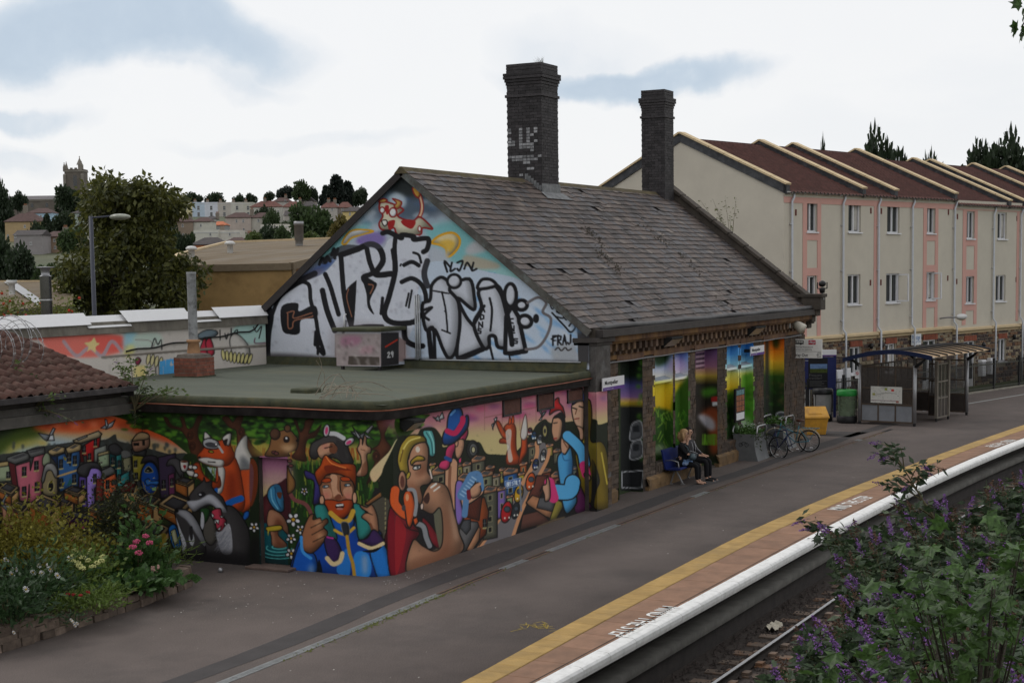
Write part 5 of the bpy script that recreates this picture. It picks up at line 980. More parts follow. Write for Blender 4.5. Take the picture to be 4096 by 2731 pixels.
# slates
m_deck =M('roof_deck',(.035,.03,.03),var=.2)
mb =MB();mb.add([(XG-.1,YE1,ZE1-.03),(XE,YE1,ZE1-.03),(XE,YR,ZR-.03),(XG-.1,YR,ZR-.03),(XG-.1,2*YR-YE1,ZE1-.03),(XE,2*YR-YE1,ZE1-.03)],[(0,1,2,3),(3,2,5,4)]);mb.build('roof_deck',m_deck,stn)
m_slate =M('slate',(.070,.057,.053),rough=.6,var=.22,scale=3,rnd=.42,bump=.25,bscale=30,stain=(.115,.095,.082),sscale=.8,samt=.5)
_L =math.hypot(YR-YE1,ZR-ZE1);cz,sz =(YR-YE1)/_L,(ZR-ZE1)/_L;ncs =28;gg =_L/ncs;it =[]
for j in range(ncs):
    x =XG-.14-(j % 2)*.17-random.uniform(0,.08)
    while x < XE-.05:
        w =random.uniform(.2,.36);a =max(x+.004,XG-.12);b =min(x+w-.004,XE)
        if b-a > .06 and random.random() > .006:
            s0 =j*gg-.012+random.uniform(-.018,.014)-(random.random() < .03)*random.uniform(.02,.07);s1 =s0+gg*1.3;t0 =.026+random.uniform(0,.008);k =random.uniform(-.012,.012)
            def Q(xx,s,t):return (xx,YE1+s*cz-t*sz,ZE1+s*sz+t*cz)
            vs =[Q(a,s0+k,t0),Q(b,s0-k,t0+random.uniform(-.004,.004)),Q(b,s1,.004),Q(a,s1,.004),Q(a,s0+k,t0-.014),Q(b,s0-k,t0-.014)]
            it.append((vs,[(0,1,2,3),(4,5,1,0),(3,0,4),(1,5,2)]))
        x += w
# three tones of slate so that the joined far part varies too
random.shuffle(it)
sl =[M('slate_brown',(.088,.067,.058),rough=.6,var=.22,scale=3,rnd=.3,bump=.25,bscale=30),m_slate,M('slate_grey',(.062,.057,.060),rough=.55,var=.22,scale=3,rnd=.3,bump=.25,bscale=30),M('slate_light',(.115,.093,.08),rough=.6,var=.25,scale=3,rnd=.2)]
roofp =MB().build('slate_roof',None,stn)
ix =[0,0]
grp ={0:[],1:[],2:[],3:[]}
for i,q in enumerate(it):
    x =q[0][0][0];st =.5+.5*math.sin(x*2.1+1.3*math.sin(x*.7));r =random.random()
    grp[3 if r > .965 else 0 if r < .25+.35*st else 2 if r > .72 else 1].append(q)
for g,qs in grp.items():
    n_ ={0:110,1:95,2:80,3:15}[g];pieces('slate',qs,sl[g],roofp,n_)
# lichen/moss strips on the roof
mb =MB()
for (u,v,n_) in ((2320,900,40),(2380,1000,60),(2560,890,26),(2700,1010,20),(2620,930,20),(2850,1170,12),(2190,1180,10)):
    for k in range(n_):
        t =random.random();P =onp(u+t*110+random.gauss(0,8),v+t*100+random.gauss(0,8),(0,YR,ZR),np.array([0,-sz,cz]));r =random.uniform(.02,.06)
        P =P+np.array([0,-sz,cz])*.04;e1 =np.array([1,0,0]);e2 =np.array([0,cz,sz]);mb.add([P-e1*r-e2*r*.5,P+e1*r*.9,P+e2*r,P+np.array([0,-sz,cz])*.03],[(0,1,3),(1,2,3),(2,0,3)])
mb.build('moss',M('roof_moss',(.04,.032,.022),var=.4,scale=8),roofp,kind='stuff')
# ridge tiles, verge boards, coped far gable
m_ridge =M('ridge_tile',(.085,.068,.04),var=.35,scale=4,rnd=.15,stain=(.13,.105,.03),sscale=2.5)
x =XG-.14
while x < XE-.3:
    mb =MB();a,b =x+.004,x+.455
    for y in (a,b):pass
    mb.add([(a,YR-.19,ZR-.135),(b,YR-.19,ZR-.135),(b,YR-.03,ZR+.035),(a,YR-.03,ZR+.035),(b,YR+.03,ZR+.035),(a,YR+.03,ZR+.035),(b,YR+.19,ZR-.135),(a,YR+.19,ZR-.135),(a,YR-.18,ZR-.16),(b,YR-.18,ZR-.16)],[(0,1,2,3),(3,2,4,5),(5,4,6,7),(8,9,1,0),(0,3,5,7)])
    if not (39.0 < (a+b)/2 < 40.3):mb.build('ridge_tile',m_ridge,stn)
    x += .46
m_barge =M('verge_board',(.085,.08,.072),var=.4,scale=3,stain=(.2,.24,.24),sscale=4,samt=.5)
for s in (-1,1):
    mb =MB();y1 =YR+s*(YR-YE1)*(1.0 if s < 0 else .95);z1 =ZE1 if s < 0 else ZR-(YR-YE1)*.95*rs_
    mb.bar((XG-.09,YR,ZR-.10),(XG-.09,y1,z1-.10),.05,.17,(0,-s*sz,cz));mb.build('verge_board',m_barge if s < 0 else m_deck,stn)
m_copst =M('coping_dark',(.068,.056,.046),rough=.9,var=.35,scale=3,bump=.4,bscale=40,stain=(.045,.04,.035),sscale=2)
mb =MB();mb.prism([(XE-.12,YE1-.1,ZE1+.28),(XE-.12,YR,ZR+.3),(XE-.12,YR,ZR-.2),(XE-.12,YE1-.1,ZE1-.5)],(.38,0,0));mb.prism([(XE-.1,2*YR-YE1,ZE1+.28),(XE-.1,YR,ZR+.3),(XE-.1,YR,ZR-.2),(XE-.1,2*YR-YE1,ZE1-.5)],(.36,0,0));mb.build('gable_parapet',m_copst,stn)
ncp =9
for k in range(ncp):
    t0,t1 =k/ncp,(k+1)/ncp-.006;A =np.array([0,YE1-.05,ZE1+.33]);B =np.array([0,YR,ZR+.35]);p,q =A+(B-A)*t0,A+(B-A)*t1
    mb =MB();mb.bar((XE+.07,p[1],p[2]),(XE+.07,q[1],q[2]),.52,.10,(0,-sz,cz));mb.build('coping_stone',m_copst,stn,bevel=.01)
mb =MB();mb.box((XE-.2,YE1-.45,ZE1-.05),(XE+.34,YE1+.2,ZE1+.45));mb.box((XE-.24,YE1-.5,ZE1+.36),(XE+.37,YE1+.35,ZE1+.47));mb.build('kneeler_stone',m_copst,stn,bevel=.012)
mb =MB();mb.box((XE-.16,YE1-.3,ZE1-.25),(XE+.3,YE1+.2,ZE1-.05));mb.box((XE-.13,YE1-.15,ZE1-.45),(XE+.26,YE1+.2,ZE1-.25));mb.box((XE-.1,YE1-.02,ZE1-.65),(XE+.24,YE1+.2,ZE1-.45));mb.build('kneeler_corbel',m_copst,stn,bevel=.02)
# chimneys of dark engineering brick
m_cbrick =M('engineering_brick',(.036,.032,.034),rough=.65,var=.4,scale=7,rnd=.35,bump=.3,bscale=50);m_cmort =M('dark_mortar',(.03,.028,.028),var=.3,scale=9)
wb =M('whitewashed_brick',(.25,.25,.26),var=.5,scale=16,rnd=.3)
def chimney(name,x0,y0,x1,y1,z0,zt,label,hb=.0845):
    c =wempty(name,((x0+x1)/2,(y0+y1)/2,z0),label=label,cat='chimney')
    mb =MB();mb.box((x0+.008,y0+.008,z0),(x1-.008,y1-.008,zt-.01));mb.build('core',m_cmort,c)
    brickbox(x0,y0,zt-hb*round((zt-z0)/hb),x1,y1,zt,hb,.235,'brick',m_cbrick,c,.009,.004)
    def ring(za,zb,e,nm):
        nb =int(round((zb-za)/hb));
        for k in range(nb):
            mb =MB();mb.box((x0-e,y0-e,za+k*hb+.004),(x1+e,y1+e,za+(k+1)*hb-.004));mb.build(nm,m_cbrick,c,bevel=.004)
    ring(zt-3*hb-2*hb,zt-3*hb,.075,'brick_course');ring(zt-6*hb,zt-5*hb,.045,'brick_course');ring(zt-7*hb,zt-6*hb,.02,'brick_course');ring(zt-11*hb,zt-10*hb,.04,'brick_course');ring(zt-3*hb,zt,.006,'cap_course')
    return c
ch1 =chimney('dark_brick_chimney',39.15,19.5,40.22,20.58,7.5,11.36,'wider dark brick chimney with faded white lettering standing mid-ridge on the slate roof')
ch2 =chimney('dark_brick_chimney',48.55,19.62,49.35,20.45,7.8,11.52,'slimmer dark brick chimney at the far coped end of the slate roof')
# faded white painted letters on the near chimney
it =[]
wv_ =Canvas(2020,480,2180,720,1,(0,0,0));CUR[0]=wv_;wv_.frame(0,0,1);wv_.L('2036,590 2036,520 2058,590 2060,515',(255,255,255),9,sm=False);wv_.L('2085,512 2082,580 2098,575',(255,255,255),9,sm=False);wv_.L('2116,508 2114,578 2140,568 2150,545 2120,540 2140,530 2138,508 2116,508',(255,255,255),9,sm=False)
for k,(a,b,y) in enumerate(((2040,2160,628),(2044,2150,645),(2056,2120,660),(2048,2130,612),(2050,2140,597),(2100,2140,680),(2085,2110,700))):wv_.L([(a,y),(b,y-8)],(255,255,255),7)
nb =int((11.36-7.5)/.0845)
for k in range(nb):
    za =11.36-(k+1)*.0845
    y =19.5-(k % 2)*.1175
    while y < 20.5:
        for h in (0,1):
            ya =max(y+h*.1175,19.5)+.006;yb =min(y+(h+1)*.1175,20.58)-.004
            if yb-ya > .03:
                u,v =proj((39.15,(ya+yb)/2,za+.042));i,j =int(v-480),int(u-2020)
                if 0 <= i < 240 and 0 <= j < 160 and wv_.a[i,j,0] > 90 and random.random() < .9:mb =MB();mb.box((39.137,ya,za+.008),(39.15,yb,za+.076));mb.build('white_brick_face',wb,ch1)
        y += .235
m_lead =M('lead_flashing',(.14,.145,.15),rough=.6,var=.4,scale=7,stain=(.28,.28,.28),sscale=6)
def roofpt(x,s,t=0.):return (x,YE1+s*cz-t*sz,ZE1+s*sz+t*cz)
mb =MB();sb =(19.5-YE1)/cz
mb.add([roofpt(39.0,sb-.02,.05),roofpt(40.4,sb-.02,.05),roofpt(40.55,sb-.32,.045),roofpt(38.95,sb-.32,.045)],[(3,2,1,0)]);mb.add([(39.1,19.47,roofpt(0,sb)[2]+.02),(40.28,19.47,roofpt(0,sb)[2]+.02),(40.28,19.485,roofpt(0,sb)[2]+.28),(39.1,19.485,roofpt(0,sb)[2]+.26)],[(0,1,2,3)])
for k in range(6):
    y =19.5+k*.085;z =ZE1+(y-YE1)*rs_;mb.add([(39.13,y,z),(39.13,y+.1,z+.07),(39.13,y+.1,z+.22),(39.13,y,z+.22)],[(0,1,2,3)])
mb.build('lead_flashing',m_lead,ch1)
mb =MB()
for k in range(30):a =random.uniform(0,6.28);l =random.uniform(.1,.24);b =(39.4+random.gauss(0,.05),19.62+random.gauss(0,.05),11.34);mb.add([(b[0]-.01,b[1],b[2]),(b[0]+.01,b[1],b[2]),(b[0]+.1*math.cos(a),b[1]+.1*math.sin(a),b[2]+l)],[(0,1,2)])
mb.build('weed',leafmat('weed_green',(.07,.08,.03)),ch1)
# eaves: lead roll gutter, cornice, dentils
m_gut =M('cast_gutter',(.045,.038,.036),rough=.6,var=.3,scale=4);m_lip =M('grey_lead_roll',(.08,.078,.08),rough=.6,var=.3,scale=3)
mb =MB();mb.tube([(x,YE1-.13,ZE1+.02+.012*math.sin(x*1.7)) for x in np.arange(XG+.35,XE-.1,.25)],.062,8);mb.build('lead_roll',m_lip,stn,True)
mb =MB();mb.box((XG+.1,YE1-.26,ZE1-.20),(XE-.2,YE1+.2,ZE1-.03));mb.build('gutter',m_gut,stn)
m_corn =M('stained_cornice',(.10,.052,.03),rough=.9,var=.5,scale=2.2,bump=.3,stain=(.24,.135,.05),sscale=1.3,samt=.8,stretch=(1,1,.35))
YS =15.15  # wall face
mb =MB();mb.box((XG+.9,YE1-.16,ZE1-.34),(XE-.2,YS+.1,ZE1-.2));mb.box((XG+.9,YE1-.08,ZE1-.40),(XE-.22,YS+.1,ZE1-.34));mb.build('cornice',m_corn,stn)
m_dent =M('dentil',(.11,.07,.05),var=.45,scale=4,rnd=.4,stain=(.26,.15,.06),sscale=2)
dm =MB();dm.box((-.075,-.16,.1),(.075,.03,.28));dm.box((-.06,-.09,0),(.06,.03,.1));dmesh =dm.mesh('dentil',m_dent)
x =XG+1.1
while x < XE-.35:inst(dmesh,'dentil',stn,(x,YS-.002,ZE1-.685));x += .36
mb =MB();mb.box((XG+.9,YS-.02,ZE1-.80),(XE-.05,YS+.05,ZE1-.69));mb.build('string_course',m_corn,stn)
mb =MB();mb.tube([(x,YS-.06,ZE1-.86+.006*math.sin(x*3)) for x in np.arange(XG+1.2,XE-.3,.3)],.018,6);mb.build('conduit',M('grey_conduit',(.22,.22,.23),rough=.5,var=.2,metal=.3),stn,True)
# platform front: rubble stone between painted openings
def fx(u,y=YS):return ony(u,1500,y)[0]
m_rub =M('rubble_stone',(.085,.065,.052),rough=.95,var=.4,scale=6,rnd=.35,bump=.6,bscale=35,stain=(.16,.085,.035),sscale=1.4,samt=.5)
OPEN =[(34.4,35.9,.0,3.36,'door'),(36.72,37.95,.62,3.38,'win'),(38.1,39.05,.62,3.38,'win'),(39.6,41.3,.05,3.36,'door'),(42.1,43.05,.62,3.38,'win'),(43.3,44.4,.62,3.38,'win'),(45.4,47.4,.02,3.36,'door')]
mb =MB();mb.box((XG+.8,YS+.02,0),(OPEN[0][0],YS+.5,ZE1-.2))
for i,o in enumerate(OPEN):
    nx_ =OPEN[i+1][0] if i+1 < len(OPEN) else XE;mb.box((o[1],YS+.02,0),(nx_,YS+.5,ZE1-.2));mb.box((o[0],YS+.02,o[3]),(o[1],YS+.5,ZE1-.2))
    if o[2] > .01:mb.box((o[0],YS+.02,0),(o[1],YS+.5,o[2]))
mb.build('wall_core',m_mort if False else M('dark_pointing',(.058,.047,.04),var=.3,scale=5),stn)
it =[]
def rubble(x0,x1,z0,z1,y,jit=.006):
    z =z0
    while z < z1-.03:
        h =min(random.choice([.09,.11,.13,.16]),z1-z);x =x0
        while x < x1-.02:
            w =min(random.uniform(.14,.36),x1-x);
            if x1-x-w < .07:w =x1-x
            p =random.uniform(0,.035);it.append(boxvf((x+.004,y-p*.6,z+.004),(x+w-.004,y+.05,z+h-.004),jit));x += w
        z += h
xs_ =[33.42]+[v for o in OPEN for v in (o[0],o[1])]+[XE+.02]
for i in range(0,len(xs_),2):rubble(xs_[i],xs_[i+1],.30,3.4,YS)
for o in OPEN:
    if o[2] > .5:rubble(o[0],o[1],.30,o[2],YS)
rubble(48.9,XE,3.4,ZE1-.82,YS+.005)
pieces('wall_stone',it,m_rub,stn,300)
m_lintel =M('stained_lintel',(.115,.062,.04),var=.45,scale=2,stain=(.22,.125,.05),sscale=1.6,stretch=(1,1,.3),bump=.3)
m_plinth =M('ochre_plinth',(.17,.105,.05),var=.4,scale=3,rnd=.25,bump=.5,bscale=25,stain=(.09,.07,.055),sscale=2)
x =33.5
while x < XE-.2:
    w =random.uniform(.5,.9);mid =x+w/2;b =min(x+w-.01,XE)
    if not any(o[4] == 'door' and o[0]-.05 < mid < o[1]+.05 for o in OPEN):
        mb =MB();mb.add(*boxvf((x,YS-.09,.0),(b,YS+.05,.10),.004));mb.add([(x,YS-.1,.1),(b,YS-.1,.1),(b,YS-.1,.27),(x,YS-.1,.27),(x,YS,.34),(b,YS,.34)],[(0,1,2,3),(3,2,5,4),(0,3,4),(1,5,2)]);mb.build('plinth_stone',m_plinth,stn)
    x += w
# painted openings: each gets a soft vertical picture of sky, field and hedge drawn on its recessed panels and reveals
pc =Canvas(2440,1280,3240,2000,.5,(40,50,30));CUR[0]=pc
pc.frame(2350,1100,1.742)
def vg(x0,x1,stops):
    for (ya,ca),(yb,cb) in zip(stops[:-1],stops[1:]):
        pc.Q([(x0,ya),(x1,ya),(x1,yb+1),(x0,yb+1)],ca,grad=cb)
SKY1 =[(420,(60,110,180)),(560,(110,150,200)),(640,(150,160,190)),(720,(196,190,170)),(760,(190,170,40)),(930,(170,140,20)),(980,(60,84,20)),(1100,(20,40,10)),(1300,(26,44,14))]
vg(230,445,[(480,(16,24,12)),(700,(14,24,14)),(760,(60,60,110)),(850,(120,90,130)),(890,(176,150,40)),(920,(24,26,26)),(1500,(20,22,22))])
for _ in range(70):x =R_.uniform(330,440);y =R_.uniform(480,900) if _ % 2 else R_.uniform(930,1400);pc.S([(x,y),(x+16,y-14),(x+24,y+8),(x+8,y+16)],[(60,110,30),(34,64,20),(84,130,40)][R_.integers(3)],.7,4)
for y in (1040,1170):pc.P([(300,y+40),(320,y-10),(375,y-16),(380,y+90),(300,y+110)],(84,86,90),(150,152,156),5);pc.Q([(318,y+10),(360,y+4),(362,y+50),(318,y+56)],(40,42,46))
pc.Q('240,1370 390,1360 380,1480 240,1480',(30,31,34),(150,152,156),4)
vg(445,735,SKY1);pc.S('460,480 560,500 560,600 470,630',(26,50,20),.95,8);pc.S('590,470 690,470 700,560 640,600',(96,100,170),.6,12);pc.S('560,600 620,560 700,620 640,680 570,660',(190,150,180),.5,10);pc.S('590,900 640,780 730,730 740,1250 590,1250',(40,76,20),.97,6);pc.S('460,960 520,930 570,950 600,1000 600,1280 450,1280',(30,58,16),.97,6)
for _ in range(60):x =R_.uniform(460,730);y =R_.uniform(960,1240);pc.L([(x,y),(x+R_.uniform(-40,40),y-R_.uniform(20,60))],[(70,120,30),(40,80,20),(110,140,50)][R_.integers(3)],4,a=.7)
vg(735,960,[(440,(50,36,50)),(520,(90,64,110)),(640,(130,90,110)),(700,(150,130,50)),(760,(24,22,16)),(1000,(30,24,20)),(1300,(24,30,16))]);pc.S('790,980 850,920 920,940 945,1020 930,1200 860,1240 840,1050',(110,50,24),.95,8);pc.S('770,980 820,970 880,1010 890,1070 850,1080 800,1030',(140,142,150),.9,6);pc.S('800,800 880,780 910,820 820,850',(60,110,30),.95,8);pc.Q('862,850 940,836 940,875 862,885',(130,30,26));pc.Q('868,885 936,878 934,905 870,910',(170,172,176))
for _ in range(24):x =R_.uniform(800,900);pc.L([(x,1180),(x+R_.uniform(-8,8),1110)],(80,120,30),4,a=.8)
for k in range(12):pc.Q([(755,470+k*16),(815,462+k*16),(815,472+k*16),(755,480+k*16)],[(150,130,140),(34,26,34)][k % 2])
vg(960,1165,[(400,(22,96,186)),(560,(80,140,206)),(640,(150,186,214)),(680,(190,190,110)),(800,(180,150,20)),(830,(84,100,20)),(900,(24,50,14)),(1120,(26,50,18))]);pc.S('1070,720 1110,690 1160,700 1160,1020 1060,1000',(64,120,30),.9,7);pc.S('970,830 1030,800 1100,780 1160,760 1160,860 970,900',(50,96,22),.8,8)
for _ in range(40):x =R_.uniform(965,1160);y =R_.uniform(800,1050);pc.S([(x,y),(x+14,y-10),(x+22,y+8)],[(70,120,34),(26,54,16),(100,130,50)][R_.integers(3)],.7,4)
vg(1165,1400,[(400,(150,60,20)),(520,(196,110,24)),(600,(186,150,40)),(660,(130,120,30)),(700,(40,70,20)),(800,(22,40,14)),(1100,(20,24,20))]);pc.S('1290,400 1330,390 1330,500 1300,500',(30,60,24),.9,7);pc.S('1240,430 1262,430 1262,1000 1240,1000',(18,20,18),.9,4)
for _ in range(40):x =R_.uniform(1240,1380);y =R_.uniform(720,960);pc.S([(x,y),(x+14,y-10),(x+22,y+8)],[(50,100,28),(24,50,14),(90,70,40)][R_.integers(3)],.7,4)
pc.E(1350,975,34,22,(60,62,66),0,(150,152,156),5);pc.S('1030,1020 1090,980 1150,1040 1130,1080 1040,1080',(130,150,120),.8,8);pc.S('460,1200 530,1180 580,1250 470,1250',(120,130,110),.7,8)
for i,(x0,x1,z0,z1,ty) in enumerate(OPEN):
    dp =.22 if ty == 'win' else .34;n_ ='painted_window' if ty == 'win' else 'painted_doorway'
    o =painted(n_,pc,(x0,YS+dp,z0),(1,0,0),(0,0,1),x1-x0,z1-z0,.03,stn,kk=.62)
    painted('reveal',pc,(x1-.005,YS-.012,z0),(0,1,0),(0,0,1),dp+.012,z1-z0,.03,o,kk=.62).location =(0,0,0)
    painted('reveal',pc,(x0+.005,YS-.012,z0),(0,1,0),(0,0,1),dp+.012,z1-z0,.03,o,kk=.62).location =(0,0,0)
    mb =MB();mb.box((x0-.08,YS-.03,z1+.002),(x1+.08,YS+dp,z1+.16));mb.build('lintel',m_lintel,stn)
    if ty == 'win':
        fr =painted('transom',pc,(x0,YS+.02,2.66),(1,0,0),(0,0,1),x1-x0,.07,.03,o,kk=.5);fr.location =(0,0,0)
        mb =MB();mb.add([(x0,YS+.02,2.73),(x1,YS+.02,2.73),(x1,YS+dp,2.8),(x0,YS+dp,2.8)],[(0,1,2,3)]);q =mb.build('sill',M('pale_blue_sill',(.34,.38,.42),var=.2,scale=6),None);q.parent =o
        painted('picture_strip',pc,(x1,YS-.006,z0+.1),(1,0,0),(0,0,1),.16,z1-z0-.2,.03,o,kk=.62).location =(0,0,0)
        painted('picture_strip',pc,(x0-.14,YS-.006,z0+.1),(1,0,0),(0,0,1),.14,z1-z0-.2,.03,o,kk=.62).location =(0,0,0)
# corner pilaster where annex and station meet
mb =MB();mb.box((XG+.03,YS-.25,0),(XG+.86,YS+.3,3.92));mb.build('pilaster',M('grimy_ashlar',(.075,.068,.064),var=.45,scale=3,bump=.3,stain=(.2,.2,.2),sscale=3.5,samt=.4),stn)
painted('pilaster_paint',cv,(XG+.03,YS-.256,0),(1,0,0),(0,0,1),.62,2.78,.0145,stn);painted('pilaster_paint',cv,(XG+.024,YS-.25,0),(0,1,0),(0,0,1),.2,2.78,.0145,stn)
it =[];rubble(XG+.66,XG+.87,0.05,2.7,YS-.25);pieces('wall_stone',it,m_rub,stn,60)
mb =MB();mb.box((XG-.06,YS-.34,3.92),(XG+.96,YS+.3,4.03));mb.box((XG+.0,YS-.29,3.85),(XG+.9,YS+.3,3.92));mb.build('pilaster_cap',M('cap_stone',(.055,.048,.045),var=.3,scale=3),stn,bevel=.01)
mb =MB();mb.box((XG+.05,YS-.22,4.03),(XG+.8,YS+.3,ZE1));mb.build('kneeler_block',m_copst,stn)
# box vent, pipes on the gable
bv =wempty('roof_box_vent',(32,20.7,3.3),label='weathered box vent with graffiti and a mossy green lid against the gable',cat='vent')
a0,a1 =onx(1345,1400,31.45)[1],onx(1524,1400,31.45)[1];zt =onx(1345,1325,31.45)[2]
painted('front_panel',gv,(31.45,a1,3.36),(0,1,0),(0,0,1),a0-a1,zt-3.36,.02,bv,kk=.8);painted('side_panel',gv,(31.45,a1,3.36),(1,0,0),(0,0,1),XG-31.45-.01,zt-3.36,.02,bv,kk=.8)
mb =MB();mb.box((31.36,a1-.08,zt),(XG-.02,a0+.06,zt+.09));mb.build('lid',m_roll,bv,bevel=.02)
mb =MB()
for y in (a0-.12,a1+.1):mb.box((31.5,y-.03,3.24),(31.58,y+.03,3.37))
mb.build('leg',m_fas,bv)
mb =MB()
for k,u in enumerate((1660,1668,1676)):
    A =onx(u,1180,XG-.05);B =onx(u,1440,XG-.05);mb.tube([(XG-.05,A[1],A[2]),(XG-.05,A[1]-.0,B[2]+.08),(XG-.05,A[1]+.05,B[2]+.02),(XG-.05,A[1]+.4,B[2])],.022,6)
mb.tube([(XG-.03,onx(u,1444,XG)[1],3.47) for u in range(1685,2340,20)],.02,6);mb.build('conduit',M('bright_conduit',(.3,.31,.32),rough=.4,var=.2,metal=.5),stn,True)
mb =MB()
for u,v0,v1 in ((1377,1262,1310),):A =onx(u,v0,XG-.08);B =onx(u,v1,XG-.08);mb.tube([(XG,A[1],A[2]+.03),(XG-.08,A[1],A[2]),(XG-.08,A[1],B[2])],.022,6)
mb.build('overflow_pipe',m_wp,stn,True)
# ================================================================ apartment block on the right
_a =math.radians(-15.2);AT =np.array([math.cos(_a),math.sin(_a),0]);AN =np.array([math.sin(_a),-math.cos(_a),0]);C0 =np.array([57.4,18.35,0.])
apt =empty('apartment_block',tuple(C0),_a,'long cream and pink rendered apartment block with stone ground floor and brown tiled roofs','building')
def fp(u,v,d=0.):
    q =onp(u,v,C0+AN*d,AN)-C0;return float(q @ AT),float(q[2])
# local axes of the empty: x along the facade, y into the building, z up
m_cream =M('cream_render',(.52,.48,.405),rough=.9,var=.05,scale=1.2,bump=.15,bscale=90,stain=(.46,.42,.36),sscale=.8,samt=.4);m_pink =M('pink_render',(.56,.32,.275),rough=.9,var=.05,scale=1.5,bump=.15,bscale=90)
m_cstone =M('cream_coping',(.55,.43,.265),var=.12,scale=2.5,rnd=.06);m_upvc =M('white_upvc',(.68,.68,.70),rough=.4,var=.05);m_glass =M('window_glass',(.022,.026,.028),rough=.06,var=.25,scale=1.3,spec=.6)
m_gutter =M('white_gutter',(.56,.56,.55),rough=.5,var=.1,scale=2);m_pipe =M('white_downpipe',(.50,.52,.56),rough=.45,var=.08)
ZE2,ZR2,DR =8.45,10.72,4.85;S1,S2 =13.75,34.
BAND =2.72
def B(name,mat,a,b,parent=apt,bev=0.):return MB().box(a,b).build(name,mat,parent,bevel=bev)
WIN =[]
W7 =[(1214,1268,392,560),(1432,1498,402,562),(1635,1700,412,566),(1842,1886,420,568),(2050,2092,452,596),(2214,2262,458,598),(1212,1266,790,955),(1430,1497,783,942),(1632,1700,778,932),(1840,1885,770,918),(2046,2093,793,935),(2208,2260,787,925)]
for x0,x1,y0,y1 in W7:
    s0,_ =fp(2300+x0/1.3096,900);s1,_ =fp(2300+x1/1.3096,900);zc =fp(2300+x0/1.3096,500+y0/1.3096)[1],fp(2300+x0/1.3096,500+y1/1.3096)[1]
    WIN.append((s0,s1,zc[1],zc[0]))
top =sorted(WIN[:6]);mid =sorted(WIN[6:])
for k in range(3):d =3.35*(k+1);WIN += [(top[-1][0]+d,top[-1][1]+d,top[-1][2],top[-1][3]),(mid[-1][0]+d,mid[-1][1]+d,mid[-1][2],mid[-1][3])]
GW =[]
for x0,x1,y0,y1 in ((787,870,370,585),(1065,1140,345,470),(1360,1460,316,700),(1680,1765,325,700),(1948,2005,305,485)):
    s0,_ =fp(3000+x0/1.96,1450);s1,_ =fp(3000+x1/1.96,1450);zt =fp(3000+x0/1.96,1200+y0/1.96)[1];zb =fp(3000+x0/1.96,1200+y1/1.96)[1]
    if y1 == 470:zb =1.1
    GW.append((s0,s1,max(zb,0.02),zt))
GW.append((-0.0+.9,2.0,.02,2.05))
# walls as panels between the window openings
def wallgrid(name,mat,x0,x1,z0,z1,holes,y=0.,parent=apt):
    xs =sorted({x0,x1,*[h[0] for h in holes],*[h[1] for h in holes]});zs =sorted({z0,z1,*[h[2] for h in holes],*[h[3] for h in holes]});xs =[x for x in xs if x0 <= x <= x1];zs =[z for z in zs if z0 <= z <= z1]
    mb =MB()
    for a,b in zip(xs[:-1],xs[1:]):
        for c,d in zip(zs[:-1],zs[1:]):
            cx,cz_ =(a+b)/2,(c+d)/2
            if not any(h[0] < cx < h[1] and h[2] < cz_ < h[3] for h in holes):mb.add([(a,y,c),(b,y,c),(b,y,d),(a,y,d)],[(0,1,2,3)])
    for h in holes:
        a,b,c,d =h[:4]
        if x0 <= a and b <= x1 and z0 <= c and d <= z1:mb.add([(a,y,c),(b,y,c),(b,y,d),(a,y,d),(a,y+.16,c),(b,y+.16,c),(b,y+.16,d),(a,y+.16,d)],[(0,4,5,1),(1,5,6,2),(2,6,7,3),(3,7,4,0)])
    return mb.build(name,mat,parent)
wallgrid('wall',m_cream,0,S2,BAND,ZE2,WIN)
wallgrid('ground_floor_wall',M('plinth_mortar',(.25,.215,.16),var=.25,scale=6),0,S2,-.3,BAND,GW,.03)
mb =MB();mb.add([(0,0,-.3),(0,2*DR,-.3),(0,2*DR,ZE2+.3),(0,DR,ZR2+.28),(0,0,ZE2+.3)],[(0,4,3,2,1)]);mb.add([(0,2*DR,-.3),(S2,2*DR,-.3),(S2,2*DR,ZE2),(0,2*DR,ZE2)],[(0,3,2,1)]);mb.build('gable_wall',m_cream,apt)
# pink bands
pk =MB();pk.box((.0,-.02,ZE2-.42),(S2,.02,ZE2-.12))
for (s0,s1,z0,z1) in (WIN[0],WIN[3],WIN[4]):
    pass
for i,j in ((0,6),(3,9),(4,10)):
    s0,s1 =min(WIN[i][0],WIN[j][0])-.27,max(WIN[i][1],WIN[j][1])+.27;z0,z1 =WIN[j][2],WIN[i][3]
    for a,b in ((s0,WIN[i][0]),(WIN[i][1],s1)):pk.box((a,-.022,BAND+.16),(b,-.001,ZE2-.42))
    pk.box((WIN[i][0],-.022,WIN[i][3]),(WIN[i][1],-.001,ZE2-.42));pk.box((WIN[i][0],-.022,WIN[i][2]-.32),(WIN[i][1],-.001,WIN[i][2]));pk.box((WIN[i][0],-.022,WIN[j][3]),(WIN[i][1],-.001,WIN[j][3]+.3));pk.box((WIN[i][0],-.022,WIN[j][2]-.32),(WIN[i][1],-.001,WIN[j][2]))
for s in (6.85,20.15):pk.box((s-.14,-.021,BAND+.16),(s+.10,-.001,ZE2-.42))
pk.build('pink_band',m_pink,apt)
